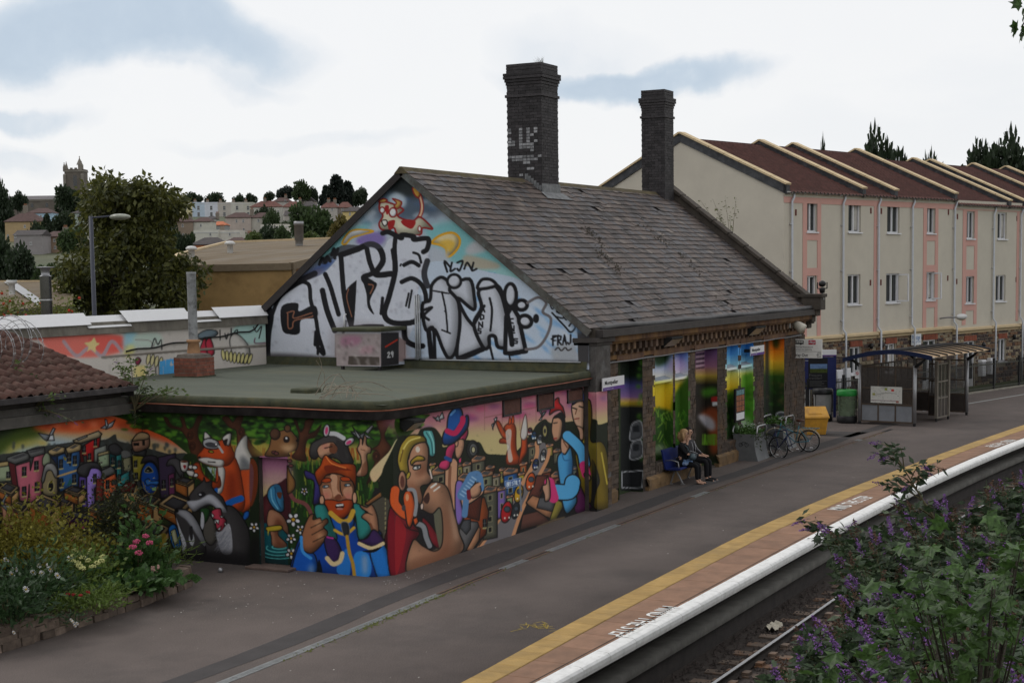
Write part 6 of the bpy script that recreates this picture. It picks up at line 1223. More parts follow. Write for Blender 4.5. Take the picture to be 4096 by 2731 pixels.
# windows
m_curt =M('net_curtain',(.42,.40,.37),var=.3,scale=3)
def window(s0,s1,z0,z1,i,door=False):
    y =.10;mb =MB();f =.06
    w =MB().add([(s0,y+.045,z0),(s1,y+.045,z0),(s1,y+.045,z1),(s0,y+.045,z1)],[(0,1,2,3)]).build('window',m_glass,apt)
    mb.box((s0,y-.02,z0),(s0+f,y+.04,z1));mb.box((s1-f,y-.02,z0),(s1,y+.04,z1));mb.box((s0+f,y-.02,z1-f),(s1-f,y+.04,z1));mb.box((s0+f,y-.02,z0),(s1-f,y+.04,z0+f));m =s0+(s1-s0)*(.5 if i % 3 else .44)
    mb.box((m-.035,y-.03,z0+f),(m+.035,y+.035,z1-f));
    if door:mb.box((s0+f,y-.025,z0+f),(m-.035,y+.034,z0+.35));mb.box((m+.035,y-.025,z0+f),(s1-f,y+.034,z0+.35))
    mb.build('frame',m_upvc,w)
    if not door:MB().box((s0-.06,-.07,z0-.055),(s1+.06,y,z0)).build('sill',m_upvc,w,bevel=.008)
    if i % 4 == 1:MB().add([(m+.06,y+.042,z0+.1),(s1-.08,y+.042,z0+.1),(s1-.08,y+.042,z1-.1),(m+.2,y+.042,z1-.1)],[(0,1,2,3)]).build('curtain',m_curt,w)
    if i in (8,9):  # open casement
        mb =MB();a =math.radians(58);L =(s1-m)*.95;ex,ey =-math.cos(a)*L,-math.sin(a)*L
        for za,zb in ((z0+.03,z0+.09),(z1-.09,z1-.03)):mb.bar((s1,y-.03,(za+zb)/2),(s1-ex*-1 if False else s1+math.cos(a)*L*.5,y-.03-math.sin(a)*L,(za+zb)/2),.05,.06)
        for t in (0.03,.97):px,py =s1+math.cos(a)*L*.5*t,y-.03-math.sin(a)*L*t;mb.box((px-.03,py-.025,z0+.05),(px+.03,py+.025,z1-.05))
        mb.build('open_casement',m_upvc,w)
for i,w in enumerate(WIN):window(*w,i)
m_vbrick =M('soldier_brick',(.235,.07,.04),var=.3,scale=6,rnd=.2)
for i,w in enumerate(GW):
    window(*w,i+20,w[2] < .3)
    if i < 5:
        n_ =10;a,b =w[0]-.06,w[1]+.06
        for k in range(n_):B('lintel_brick',m_vbrick,(a+(b-a)*k/n_+.006,-.035,w[3]+.01),(a+(b-a)*(k+1)/n_-.006,.03,w[3]+.25))
# stone cornice band
for k,s in enumerate((0.,4.17,6.96,13.6,17.47,20.3,24,28)):
    e =(0.,4.17,6.96,13.6,17.47,20.3,24,28,S2)[k+1];dz =0 if s < 13.5 else -.13
    mb =MB();mb.add([(s+.06,.0,BAND+.16+dz),(e-.06,0,BAND+.16+dz),(e-.06,-.17,BAND+.11+dz),(s+.06,-.17,BAND+.11+dz),(e-.06,-.17,BAND+.03+dz),(s+.06,-.17,BAND+.03+dz),(e-.06,-.06,BAND-.03+dz),(s+.06,-.06,BAND-.03+dz),(e-.06,-.05,BAND-.10+dz),(s+.06,-.05,BAND-.10+dz),(e-.06,0.02,BAND-.12+dz),(s+.06,.02,BAND-.12+dz)],[(3,2,1,0),(5,4,2,3),(7,6,4,5),(9,8,6,7),(11,10,8,9),(0,11,9,7,5,3),(1,2,4,6,8,10)]);mb.build('cornice_stone',m_cstone,apt)
# rubble stones of the ground floor
stm =[M('rubble_dark',(.075,.052,.048),var=.35,scale=8,rnd=.3),M('rubble_rust',(.15,.085,.05),var=.35,scale=8,rnd=.3),M('rubble_buff',(.23,.185,.125),var=.3,scale=8,rnd=.25)]
its =[[],[],[]];z =-.05
while z < BAND-.16:
    h =random.choice([.10,.13,.16,.2]);x =0.02
    while x < 27:
        w =random.uniform(.16,.46);a,b,c,d =x+.012,x+w-.012,z+.012,min(z+h-.012,BAND-.14)
        for q in GW:
            if c < q[3]+.26 and d > q[2]-.05:
                if q[0]-.07 < a < q[1]+.07:a =q[1]+.07
                if q[0]-.07 < b < q[1]+.07:b =q[0]-.07
                if a < q[0] and b > q[1]:b =q[0]-.07
        if b-a > .05 and random.random() > .05:
            j =.014;vs =[(p[0]+random.uniform(-j,j),p[1],p[2]+random.uniform(-j,j)) for p in ((a,.035,c),(b,.035,c),(b,.035,d),(a,.035,d),(a+.02,-.012,c+.015),(b-.02,-.012,c+.015),(b-.02,-.012,d-.015),(a+.02,-.012,d-.015))]
            its[random.choices([0,1,2],[5,3,3])[0]].append((vs,[(4,5,6,7),(0,1,5,4),(1,2,6,5),(2,3,7,6),(3,0,4,7)]))
        x += w
    z += h
for m_,q in zip(stm,its):pieces('plinth_stone',q,m_,apt,100,key=lambda it_:it_[0][0][0]+abs(it_[0][0][2]-1.6)*2)
# roofs: tiles, coped party walls
m_tile =M('roof_tile',(.085,.036,.03),rough=.85,var=.35,scale=4,stain=(.06,.03,.025),sscale=1.2)
def tileroof(x0,x1,dz,parent=apt):
    V =[];Fq =[];L =math.hypot(DR,ZR2-ZE2);nr_ =18;cs =np.arange(x0,x1+1e-6,.045)
    for r in range(nr_):
        for e in (0,1):
            t =(r+e)/nr_;lift =.035 if e == 0 else 0.
            for i,x in enumerate(cs):V.append((x,-.22+(DR+.22)*t,ZE2-.05+dz+(ZR2-ZE2+.1)*t+lift+.028*math.sin(2*math.pi*x/.27)))
    n_ =len(cs)
    for r in range(nr_):
        o =r*2*n_
        for i in range(n_-1):
            Fq.append((o+i,o+i+1,o+n_+i+1,o+n_+i))
            if r:Fq.append((o+i+1,o+i,o-n_+i,o-n_+i+1))
    npmesh('roof_tiles',V,Fq,m_tile,parent,kind='stuff')
    mb =MB();mb.add([(x0,-.2,ZE2-.06+dz),(x1,-.2,ZE2-.06+dz),(x1,DR,ZR2-.06+dz),(x0,DR,ZR2-.06+dz),(x0,2*DR,ZE2+dz),(x1,2*DR,ZE2+dz)],[(0,1,2,3),(3,2,5,4)]);mb.build('roof_deck',m_deck,parent)
    B('ridge',m_tile,(x0,DR-.1,ZR2-.03+dz),(x1,DR+.1,ZR2+.07+dz))
tileroof(.2,S1,0);tileroof(S1,S2,-.19)
def party(s,dz,w=.26,front=True,off=0.):
    mb =MB();z0,z1 =ZE2+dz,ZR2+dz;mb.prism([(s,-.12,z0-.1),(s,DR,z1-.1),(s,2*DR,z0-.1),(s,2*DR,z0+.22),(s,DR,z1+.22),(s,-.12,z0+.27)],(w,0,0));mb.build('party_wall',m_lead2,apt)
    n_ =7
    for k in range(n_):
        for sgn in (0,1):
            t0,t1 =k/n_,(k+1)/n_-.004;f =lambda t:((-.16+(DR+.16)*t) if sgn == 0 else 2*DR-DR*t,z0+.28+(z1-z0)*t)
            (ya,za),(yb,zb)=f(t0),f(t1);mb =MB();mb.bar((s+w/2,ya,za),(s+w/2,yb,zb),w+.12,.07);mb.build('party_coping',m_cstone,apt)
m_lead2 =M('dark_lead',(.035,.037,.042),rough=.55,var=.4,scale=3,stain=(.11,.11,.12),sscale=5)
party(-.05,0,.25);party(5.6,0);party(8.2,0);party(13.5,0);party(18.9,-.19);party(20.6,-.19);party(25.2,-.19);party(29,-.19)
mb =MB();mb.box((-.05,-.14,ZE2-.06),(.2,.0,ZE2+.24));mb.build('party_end',m_lead2,apt)
# gutters, downpipes, vents
def gutter(x0,x1,z):
    mb =MB();pr =[(-.10+.065*math.cos(t),z-.065*math.sin(t)) for t in np.linspace(0,math.pi,7)]
    mb.add([(x,y,zz) for x in (x0,x1) for y,zz in pr],[(i+1,i,7+i,8+i) for i in range(6)]);
    for x in np.arange(x0+.3,x1,.9):mb.box((x,-.17,z-.09),(x+.03,-.03,z-.02))
    mb.add([(x0,y,zz) for y,zz in pr],[tuple(range(7))]);mb.build('gutter',m_gutter,apt)
    B('soffit_board',m_cream,(x0,-.03,z-.19),(x1,-.001,z-.02))
gutter(.0,S1,ZE2+.0);gutter(S1+.05,S2,ZE2-.19)
for k,s in enumerate((.44,4.17,6.96,9.81,13.62,17.47,20.3,24.2,28)):
    zt =ZE2-.05-(.19 if s > 13.7 else 0);mb =MB();mb.tube([(s+.12,-.10,zt),(s+.12,-.10,zt-.15),(s,-.09,zt-.32),(s,-.09,BAND+.35),(s,-.23,BAND+.18),(s,-.23,-.1)],.045,8)
    for z in (7.2,5.4,3.4):mb.box((s-.07,-.11,z),(s+.06,-.0,z+.03))
    mb.build('downpipe',m_pipe,apt,True)
m_air =M('air_brick',(.12,.03,.025),var=.2,scale=20)
for s,z in ((.82,7.55),(.82,4.55),(6.45,7.72),(6.45,4.78),(7.3,7.72),(7.3,4.78),(13.15,7.78),(13.15,4.88),(14.0,7.6),(14.0,4.72),(20.0,7.6),(20.0,4.72)):B('air_brick',m_air,(s-.05,-.012,z),(s+.06,.005,z+.24))
# sign, wall lights, meter boxes
sg =empty('care_agency_sign',tuple(C0+AT*0),_a,'white blue-lettered board of a care agency on the stone ground floor','sign')
s0,z1 =fp(3645,1337,.1);s1,z0 =fp(3683,1376,.1)
B('board',M('sign_white',(.66,.67,.68),rough=.4,var=.04),(s0,-.12,z0-.02),(s1,-.10,z1),sg);m_blue =M('sign_blue',(.02,.13,.36),rough=.5,var=.05)
text_on('Prestige',(s0+.04,-.124,z0+.22*(z1-z0)*2.2),(1,0,0),(0,0,1),.26,m_blue,sg,sx=.85,bold=.01);text_on('Nursing+Care',(s0+.04,-.124,z0+.08),(1,0,0),(0,0,1),.15,m_blue,sg,sx=.85)
m_black =M('black_metal',(.012,.012,.013),rough=.45,var=.2)
def up(u,v,nm,lab):
    s,z =fp(u,v,.1);e =empty(nm,tuple(C0+AT*s+np.array([0,0,z])),_a,lab,'light','wall spotlights on the stone ground floor')
    MB().tube([(0,-.0,0),(0,-.1,0)],.03,8).build('arm',m_black,e);MB().lathe([(.0,-.12),(.07,-.12),(.08,.1),(0,.1)],(0,-.14,0),10).build('head',m_black,e,True)
for u,v in ((3482,1383),(3525,1379),(4055,1347),(4090,1345)):up(u,v,'wall_spotlight','small black wall spotlight on the stone ground floor')
s,z =fp(3925,1390,.1);ln =empty('wall_lantern',tuple(C0+AT*s+np.array([0,0,z])),_a,'black carriage lantern on a bracket beside a white door','light')
MB().box((-.05,-.03,-.2),(.05,0,.1)).bar((0,-.02,-.05),(0,-.22,-.1),.03).build('bracket',m_black,ln);MB().lathe([(.03,-.1),(.1,.12),(.12,.13),(.03,.24),(.01,.3)],(0,-.22,0),6).build('lantern',m_black,ln)
def meter(u,v,lab):
    s,z =fp(u,v,.05);e =empty('meter_box',tuple(C0+AT*s+np.array([0,0,z])),_a,lab,'meter box');B('box',m_upvc,(0,-.2,0),(.45,0,.75),e,.01);B('door',m_upvc,(.03,-.215,.04),(.42,-.2,.71),e);return e
meter(3335,1555,'white plastic meter box on the stone wall behind the black-lidded bin');meter(3367,1548,'white plastic meter box behind the green-lidded bin');meter(3915,1505,'wide white cabinet behind the railings beside the carriage lantern');meter(3950,1497,'second white cabinet behind the railings farther from the lantern')
s,z =fp(3822,1270,.9);lp =empty('street_light_head',tuple(C0+AT*s+np.array([0,0,z])),_a,'pale cobra-head light on a short arm from a white downpipe','light')
MB().tube([(-.1,-.2,-.05),(.0,-.5,0),(.2,-.85,0)],.03,8).build('arm',M('lamp_grey',(.2,.2,.21),var=.1),lp,True)
mb =MB();mb.ball((.55,-.9,.02),.18,14,8,(2.6,.9,.75));mb.build('hood',m_gutter,lp,True);mb =MB();mb.ball((.6,-.9,-.06),.14,12,6,(2.2,.8,.6));mb.build('lens',M('lamp_lens',(.5,.4,.25),rough=.3,var=.1),lp,True)
# railings in front
fen =empty('railing_fence',tuple(C0),_a,'black vertical bar railing fence in front of the stone ground floor','fence')
m_rail =M('railing_black',(.018,.018,.019),rough=.5,var=.3,scale=8);m_rail2 =M('railing_grey',(.06,.062,.05),rough=.6,var=.3,scale=4)
FY,FS0,FS1,FH =-1.6,-3.4,22.,1.32
bm_ =MB();bm_.box((-.011,-.011,.05),(.011,.011,FH));bmesh_ =bm_.mesh('bar',m_rail)
k =0;s =FS0
while s < FS1:
    inst(bmesh_,'bar',fen,(s,FY,0));s += .105
for z in (.14,FH-.16):B('rail',m_rail2,(FS0,FY-.02,z),(FS1,FY+.02,z+.045),fen)
for s in np.arange(FS0,FS1+.1,2.55):B('post',m_rail,(s-.045,FY-.045,0),(s+.045,FY+.045,FH+.12),fen)
B('kerb',M('pale_kerb',(.26,.24,.2),var=.25,scale=3),(FS0,FY-.09,0),(FS1,FY+.09,.07),fen)
B('garden_strip',M('ivy_bed',(.06,.075,.02),var=.5,scale=5),(-1.,-1.5,-.02),(26,-.05,.06),fen).__setitem__('kind','stuff')
# ================================================================ platform furniture
m_steel =M('brushed_steel',(.30,.30,.31),rough=.4,var=.15,scale=5,metal=.6);m_bronze =M('bronze_frame',(.085,.062,.047),rough=.5,var=.2,scale=6,metal=.2);m_bronze_l =M('bronze_light',(.17,.15,.125),rough=.5,var=.2)
def smoky(name,c,a,r=.08):
    m =M(name,c,rough=r,var=.2,scale=3,alpha=a,spec=.5);return m
m_smoke =smoky('smoky_glazing',(.06,.052,.048),.62);m_clear =smoky('scratched_glazing',(.24,.24,.24),.25)
# ---- shelter
SA =math.radians(-9.7);shl =empty('platform_shelter',(54.15,12.6,0),SA,'glazed waiting shelter with curved ribbed roof and bronze framing','shelter')
W_,L_,HP =2.05,4.85,2.12
def SB(n,m,a,b,p=shl,bv=0.):return MB().box(a,b).build(n,m,p,bevel=bv)
for x,y in ((0,0),(0,W_),(L_,0),(L_,W_)):
    MB().tube([(x,y,.1),(x,y,HP)],.065,12).build('post',m_steel,shl,True);MB().tube([(x,y,0),(x,y,.12)],.05,10).build('post_foot',m_black,shl)
for x in (1.95,3.05):
    for y in (0,):SB('post',m_bronze_l,(x-.05,y-.05,.12),(x+.05,y+.05,HP+.05));MB().tube([(x,y,0),(x,y,.13)],.04,8).build('post_foot',m_black,shl)
def panel(p0,p1,z0,z1,cols,rows,glz,parent=shl,fr=.05,mat=None):
    """framed panel between two floor points; rows = list of (height share, glazing material)"""
    p0,p1 =Vector((*p0,0)),Vector((*p1,0));d =p1-p0;L =d.length;d.normalize();n =Vector((-d.y,d.x,0));mat =mat or m_bronze
    fm =MB();
    def slab(mb,a,b,za,zb,t):
        A,Bq =p0+d*a,p0+d*b;v =[(A-n*t),(Bq-n*t),(Bq+n*t),(A+n*t)];mb.add([(q.x,q.y,z) for z in (za,zb) for q in v],[(3,2,1,0),(4,5,6,7),(0,1,5,4),(1,2,6,5),(2,3,7,6),(3,0,4,7)])
    zs =[z0]
    for h,g in rows:zs.append(zs[-1]+(z1-z0)*h)
    for z in zs:slab(fm,0,L,z-fr/2,z+fr/2,.022)
    for k in range(cols+1):a =L*k/cols;slab(fm,max(0,a-fr/2),min(L,a+fr/2),z0+fr/2,z1-fr/2,.020)
    fm.build('frame',mat,parent)
    for r,(h,g) in enumerate(rows):
        for k in range(cols):
            mb =MB();slab(mb,L*k/cols+fr/2,L*(k+1)/cols-fr/2,zs[r]+fr/2,zs[r+1]-fr/2,.004);mb.build('panel' if g is m_grey else 'pane',g,parent)
m_grey =M('grey_laminate',(.20,.21,.23),rough=.5,var=.15,scale=3);m_brown =M('brown_laminate',(.055,.045,.04),rough=.5,var=.2)
panel((0,.06),(0,W_-.06),.12,2.05,3,[(.31,m_grey),(.30,m_smoke),(.39,m_smoke)],None)
panel((L_,.06),(L_,W_-.06),.12,2.05,3,[(.34,m_brown),(.28,m_clear),(.38,m_clear)],None)
panel((2.0,0),(3.0,0),.14,2.05,3,[(.36,m_brown),(.31,m_smoke),(.33,m_smoke)],None,mat=m_bronze_l)
panel((.06,W_),(L_-.06,W_),.12,2.05,8,[(.34,m_brown),(.28,m_smoke),(.38,m_clear)],None)
panel((3.05,0),(3.06,.75),.14,2.0,1,[(.36,m_brown),(.31,m_clear),(.33,m_clear)],None)
# roof: barrel across the width with ribs
NA =14;pr =[(-.75+(W_+1.25)*k/NA,HP+.18+.36*math.sin(math.pi*(.12+.80*k/NA))-.10*k/NA) for k in range(NA+1)]
m_poly =M('bronze_polycarbonate',(.40,.27,.15),rough=.35,var=.12,scale=2,alpha=.92)
mb =MB();mb.add([(x,y,z) for x in (-.35,L_+.35) for y,z in pr],[(i,i+1,NA+2+i,NA+1+i) for i in range(NA)]);mb.build('roof_sheet',m_poly,shl,True)
for x in np.linspace(-.3,L_+.3,9):MB().tube([(x,y,z+.03) for y,z in pr],.028,6).build('roof_rib',m_black,shl,True)
m_navy =M('navy_edge',(.008,.015,.05),rough=.4,var=.1)
for x in (-.37,L_+.33):mb =MB();mb.add([(xx,y,z+dz) for xx in (x,x+.04) for y,z in pr for dz in (-.09,.06)],[(2*i,2*i+2,2*i+3,2*i+1) for i in range(NA)]+[(2*(NA+1)+2*i+1,2*(NA+1)+2*i+3,2*(NA+1)+2*i+2,2*(NA+1)+2*i) for i in range(NA)]+[(2*i+1,2*i+3,2*(NA+1)+2*i+3,2*(NA+1)+2*i+1) for i in range(NA)]);mb.build('roof_edge',m_navy,shl)
for x in (0,L_):
    for y,s in ((0,-1),(W_,1)):MB().tube([(x,y,HP-.05),(x,y+s*.25,HP+.12),(x,y+s*(.45 if s < 0 else .6),pr[0][1] if s < 0 else pr[-1][1])],[.07,.05,.03],8).build('roof_bracket',m_black,shl,True)
    MB().tube([(x,y,z-.02) for y,z in pr[2:-1]],.035,6).build('roof_beam',m_black,shl,True)
SB('bench_seat',m_steel,(.9,W_-.5,.5),(2.9,W_-.12,.54));SB('bench_leg',m_black,(1.2,W_-.34,0),(1.26,W_-.28,.5));SB('bench_leg',m_black,(2.6,W_-.34,0),(2.66,W_-.28,.5))
# posters on the shelter
mp_ =empty('area_map_poster',(54.15,12.6,0),SA,'white local area map poster fixed to the end of the shelter','poster')
mw =M('poster_white',(.56,.55,.51),rough=.5,var=.06);SB('sheet',mw,(-.035,.45,.78),(-.03,1.62,1.36),mp_)
mb =MB();mb.box((-.038,.65,.86),(-.036,1.6,.875));SBm =mb.build('map_band',M('map_purple',(.12,.02,.07),var=.1),mp_)
mb =MB();mb.tube([(-.038,1.45-.8*t,1.05+.08*math.sin(t*3)+.12*max(0,t-.5)) for t in np.linspace(0,1,9)],.004,4);mb.build('map_line',m_ink,mp_)
for y,z,c,nm in ((1.05,1.27,(.25,.3,.05),'map_patch'),(.8,1.24,(.5,.05,.04),'map_patch'),(1.5,1.08,(.3,.3,.08),'map_patch'),(.62,.84,(.3,.12,.1),'map_patch')):MB().box((-.0385,y-.05,z-.04),(-.0365,y+.05,z+.04)).build(nm,M('map_col%d%d' % (int(y*100),int(z*100)),c,var=.1),mp_)
mb =MB()
for i in range(70):y =random.uniform(.5,1.58);z =random.uniform(.8,1.33);mb.box((-.0375,y,z),(-.0362,y+random.uniform(.01,.05),z+.008))
mb.build('map_text',m_ink,mp_)
text_on('MONTPELIER',(-.039,1.2,1.315),(0,-1,0),(0,0,1),.04,m_ink,mp_)
ns =empty('no_smoking_sign',(54.15,12.6,0),SA,'small white no smoking notice on the shelter post','sign');SB('plate',m_upvc,(-.09,W_-.02,1.62),(-.085,W_+.14,1.92),ns);MB().tube([(-.092,W_+.06+.05*math.cos(t),1.80+.05*math.sin(t)) for t in np.linspace(0,6.28,17)],.007,4).build('ring',M('sign_red',(.5,.02,.03),var=.05),ns);MB().bar((-.092,W_+.03,1.77),(-.092,W_+.09,1.83),.012).build('slash',MATS['sign_red'],ns)
# ---- litter bins with clear sacks
def bin_(loc,lid,lab):
    e =empty('litter_bin',loc,0,lab,'bin');r =.36
    MB().lathe([(.0,0),(r*.93,0),(r,.05),(r,.24),(r*.94,.26),(.0,.26)],n=20).build('base',M('bin_black',(.014,.014,.015),rough=.5,var=.2),e,True)
    mb =MB();mb.lathe([(r*.82,.24),(r*.86,.5),(r*.92,.9),(r*.98,1.02)],n=24);mb.v =[(x*(1+.03*math.sin(9*math.atan2(y,x))),y*(1+.03*math.sin(9*math.atan2(y,x))),z) for x,y,z in mb.v];mb.build('sack',smoky('clear_sack_'+lid[0],lid[2],.72,.25),e,True)
    MB().lathe([(r*1.0,.98),(r*1.03,1.0),(r*1.02,1.16),(r*.9,1.19),(r*.55,1.20),(r*.5,1.12)],n=24).build('lid_ring',M('bin_lid_'+lid[0],lid[1],rough=.4,var=.1),e,True)
    for a in (0.5,2.6,4.7):MB().tube([(r*.96*math.cos(a),r*.96*math.sin(a),.2),(r*.96*math.cos(a),r*.96*math.sin(a),1.02)],.012,6).build('stay',m_black,e)
    return e
bin_(tuple(onz(3290,1683)),('black',(.014,.014,.015),(.33,.33,.33)),'round litter bin with black lid ring and clear sack');bin_(tuple(onz(3388,1690)),('green',(.02,.22,.04),(.14,.19,.12)),'round litter bin with bright green lid ring and clear sack')
# ---- information board
def face_frame(loc,turn=0.):
    a =math.atan2(RT[1],RT[0])+turn;return a
ib =empty('information_board',(56.3,16.75,0),face_frame(0)+math.radians(-6),'navy twin-panel information board with timetable and dark advert poster','notice board')
m_navy2 =M('navy_board',(.012,.018,.10),rough=.4,var=.1)
def zy(v,loc=(56.3,16.75)):d =ray(3260,v);k =(loc[0])/d[0];return H+d[2]*k
sc_ =57./F*1.03
def bx(u):return (u-3260)*sc_
for u in (3182,3332):MB().box((bx(u)-.05,-.03,0),(bx(u)+.05,.05,zy(1410))).build('post',m_navy2,ib)
MB().box((bx(3182),-.05,zy(1556)),(bx(3330),.03,zy(1428))).build('case',m_navy2,ib)
MB().box((bx(3184),-.056,zy(1550)),(bx(3214),-.05,zy(1446))).build('timetable',M('timetable',(.46,.47,.50),var=.1,scale=8),ib);MB().box((bx(3229),-.056,zy(1552)),(bx(3304),-.05,zy(1432))).build('advert',M('advert_dark',(.012,.012,.014),var=.1),ib)
MB().box((bx(3236),-.059,zy(1490)),(bx(3302),-.0565,zy(1474))).build('advert_field',M('advert_green',(.05,.07,.015),var=.4,scale=8),ib);MB().box((bx(3236),-.059,zy(1474)),(bx(3302),-.0565,zy(1455))).build('advert_sky',M('advert_blue',(.12,.20,.36),var=.3,scale=5),ib)
m_txt =M('grey_print',(.10,.10,.10),var=.1);text_on('Frequent',(bx(3232),-.059,zy(1504)),(1,0,0),(0,0,1),.13,m_txt,ib);text_on('traveller?',(bx(3232),-.059,zy(1516)),(1,0,0),(0,0,1),.13,m_txt,ib)
mb =MB()
for k in range(6):mb.box((bx(3234),-.059,zy(1524+k*4)),(bx(3234+random.uniform(40,68)),-.0575,zy(1524+k*4)+.012))
mb.build('advert_text',m_txt,ib)
mb =MB()
for k in range(9):mb.box((bx(3186),-.059,zy(1490+k*6)),(bx(3212),-.0575,zy(1490+k*6)+.014))
mb.tube([(bx(3186)+.25*t,-.058,zy(1470)+.05*math.sin(5*t)) for t in np.linspace(0,1,8)],.006,4);mb.build('timetable_lines',M('print_navy',(.05,.06,.12),var=.1),ib)
text_on('General Information',(bx(3183),-.053,zy(1443)),(1,0,0),(0,0,1),.06,m_upvc,ib)
MB().box((bx(3255),-.06,zy(1424)),(bx(3338),-.02,zy(1398))).build('header',m_upvc,ib);MB().box((bx(3255),-.062,zy(1424)),(bx(3338),-.0602,zy(1419))).build('header_band',M('purple_band',(.10,.04,.22),var=.05),ib)
# ---- way out sign, facing along the platform
XS_ =48.6;a =onx(3139,1356,XS_);b =onx(3288,1433,XS_)
ws =wempty('way_out_sign',(XS_,(a[1]+b[1])/2,(a[2]+b[2])/2),label='white hanging sign with bus symbol reading Way Out at the station corner',cat='sign')
y0,y1,z0,z1 =b[1],a[1],b[2],a[2];m_sw =M('sign_board',(.75,.74,.71),rough=.45,var=.06);MB().box((XS_,y0,z0),(XS_+.04,y1,z1)).build('board',m_sw,ws,bevel=.006)
MB().box((XS_-.004,y0+.02,z0+(z1-z0)*.345),(XS_-.001,y1-.02,z0+(z1-z0)*.36)).build('divider',m_ink,ws)
def stxt(t,fx_,fz,size,bold=0.,sx=.92):text_on(t,(XS_-.004,y1-(y1-y0)*fx_,z0+(z1-z0)*fz),(0,-1,0),(0,0,1),size,m_ink,ws,sx=sx,bold=bold)
Hs =z1-z0;stxt('Way Out',.24,.09,Hs*.22,.012);stxt('When Rail Replacement',.26,.55,Hs*.115,.004,.9);stxt('Services are operating',.27,.43,Hs*.115,.004,.9)
def arrow(fx_,fz,s):
    yy,zz =y1-(y1-y0)*fx_,z0+(z1-z0)*fz;mb =MB();mb.add([(XS_-.004,yy,zz),(XS_-.004,yy-.35*s,zz+.3*s),(XS_-.004,yy-.35*s,zz+.1*s),(XS_-.004,yy-s,zz+.1*s),(XS_-.004,yy-s,zz-.1*s),(XS_-.004,yy-.35*s,zz-.1*s),(XS_-.004,yy-.35*s,zz-.3*s)],[(0,1,2,5,6),(2,3,4,5)]);mb.build('arrow',m_ink,ws)
arrow(.04,.175,Hs*.25);arrow(.14,.55,Hs*.17)
mb =MB();bz =z0+Hs*.74;by =y1-(y1-y0)*.17;bw =(y1-y0)*.34;mb.box((XS_-.005,by-bw,bz),(XS_-.002,by,bz+Hs*.2));mb.build('bus_symbol',m_ink,ws);mb =MB()
for k in range(5):mb.box((XS_-.008,by-bw*(.12+.17*k)-bw*.13,bz+Hs*.08),(XS_-.0055,by-bw*(.12+.17*k),bz+Hs*.16))
mb.build('bus_window',m_sw,ws);mb =MB()
for k in (.22,.78):mb.lathe([(0,0),(Hs*.045,0)],(0,0,0),12);mb.v[-24:]=[(XS_-.006,by-bw*k+p[0],bz+p[1]) for p in mb.v[-24:]]
mb.build('bus_wheel',m_ink,ws)
MB().box((XS_-.005,y1-(y1-y0)*.83,z0+Hs*.72),(XS_-.002,y1-(y1-y0)*.64,z0+Hs*.95)).build('rail_symbol',M('rail_red',(.42,.02,.05),var=.05),ws)
mb =MB();ra,rb,rz,rh =y1-(y1-y0)*.655,y1-(y1-y0)*.815,z0+Hs*.72,Hs*.23
for f in (.38,.58):mb.box((XS_-.0075,rb,rz+rh*f),(XS_-.0055,ra,rz+rh*f+rh*.08))
mb.bar((XS_-.0065,ra-.02,rz+rh*.62),(XS_-.0065,(ra+rb)/2+.02,rz+rh*.88),.002,rh*.09,(0,0,1));mb.bar((XS_-.0065,(ra+rb)/2+.05,rz+rh*.6),(XS_-.0065,(ra+rb)/2-.03,rz+rh*.42),.002,rh*.09);mb.bar((XS_-.0065,rb+.02,rz+rh*.4),(XS_-.0065,(ra+rb)/2-.02,rz+rh*.14),.002,rh*.09);mb.build('rail_arrows',m_upvc,ws)
mb =MB()
for A_,B_ in (((.88,.08),(.88,.27)),((.88,.27),(.97,.27)),((.97,.27),(.97,.08)),((.97,.08),(.88,.08)),((.855,.175),(.93,.175))):mb.bar((XS_-.004,y1-(y1-y0)*A_[0],z0+Hs*A_[1]),(XS_-.004,y1-(y1-y0)*B_[0],z0+Hs*B_[1]),.004,Hs*.022)
mb.build('exit_symbol',m_ink,ws)
MB().bar((XS_+.02,y1-.1,z1+.02),(XS_+.02,15.2,z1+.06),.04).bar((XS_+.05,y0+.3,z1),(XS_+.05,y1+.15,z1-.05),.03).build('bracket',m_black,ws)
# ---- station name signs
m_purp =M('sign_purple',(.10,.035,.24),rough=.5,var=.05)
def name_sign(u0,v0,u1,v1,vb,y,lab):
    a =ony(u0,v0,y);b =ony(u1,v1,y);c =ony(u0,vb,y);e =wempty('station_name_sign',((a[0]+b[0])/2,y,c[2]),label=lab,cat='sign',group='station name signs');Hh =a[2]-c[2];Wd =b[0]-a[0]
    MB().box((a[0],y,c[2]),(b[0],y+.03,a[2])).build('board',m_upvc,e);MB().box((a[0],y-.003,c[2]),(b[0],y-.001,c[2]+Hh*.26)).build('purple_band',m_purp,e)
    t =text_on('Montpelier',(a[0]+Wd*.07,y-.004,c[2]+Hh*.46),(1,0,0),(0,0,1),Hh*.46,m_ink,e,sx=Wd*.66/(Hh*.46)/4.72,bold=.02)
    text_on('First Great Western',(a[0]+Wd*.06,y-.0045,c[2]+Hh*.08),(1,0,0),(0,0,1),Hh*.11,m_upvc,e,sx=2.);MB().box((a[0]+.1,y+.03,c[2]+.1),(a[0]+.16,y+.25,c[2]+.2)).box((b[0]-.16,y+.03,c[2]+.1),(b[0]-.1,y+.25,c[2]+.2)).build('bracket',m_black,e)
name_sign(2412,1514,2497,1500,1565,YS-.36,'white and purple station name sign on the corner pilaster');name_sign(3004,1387,3057,1376,1424,YS-.14,'white and purple station name sign above the planters')
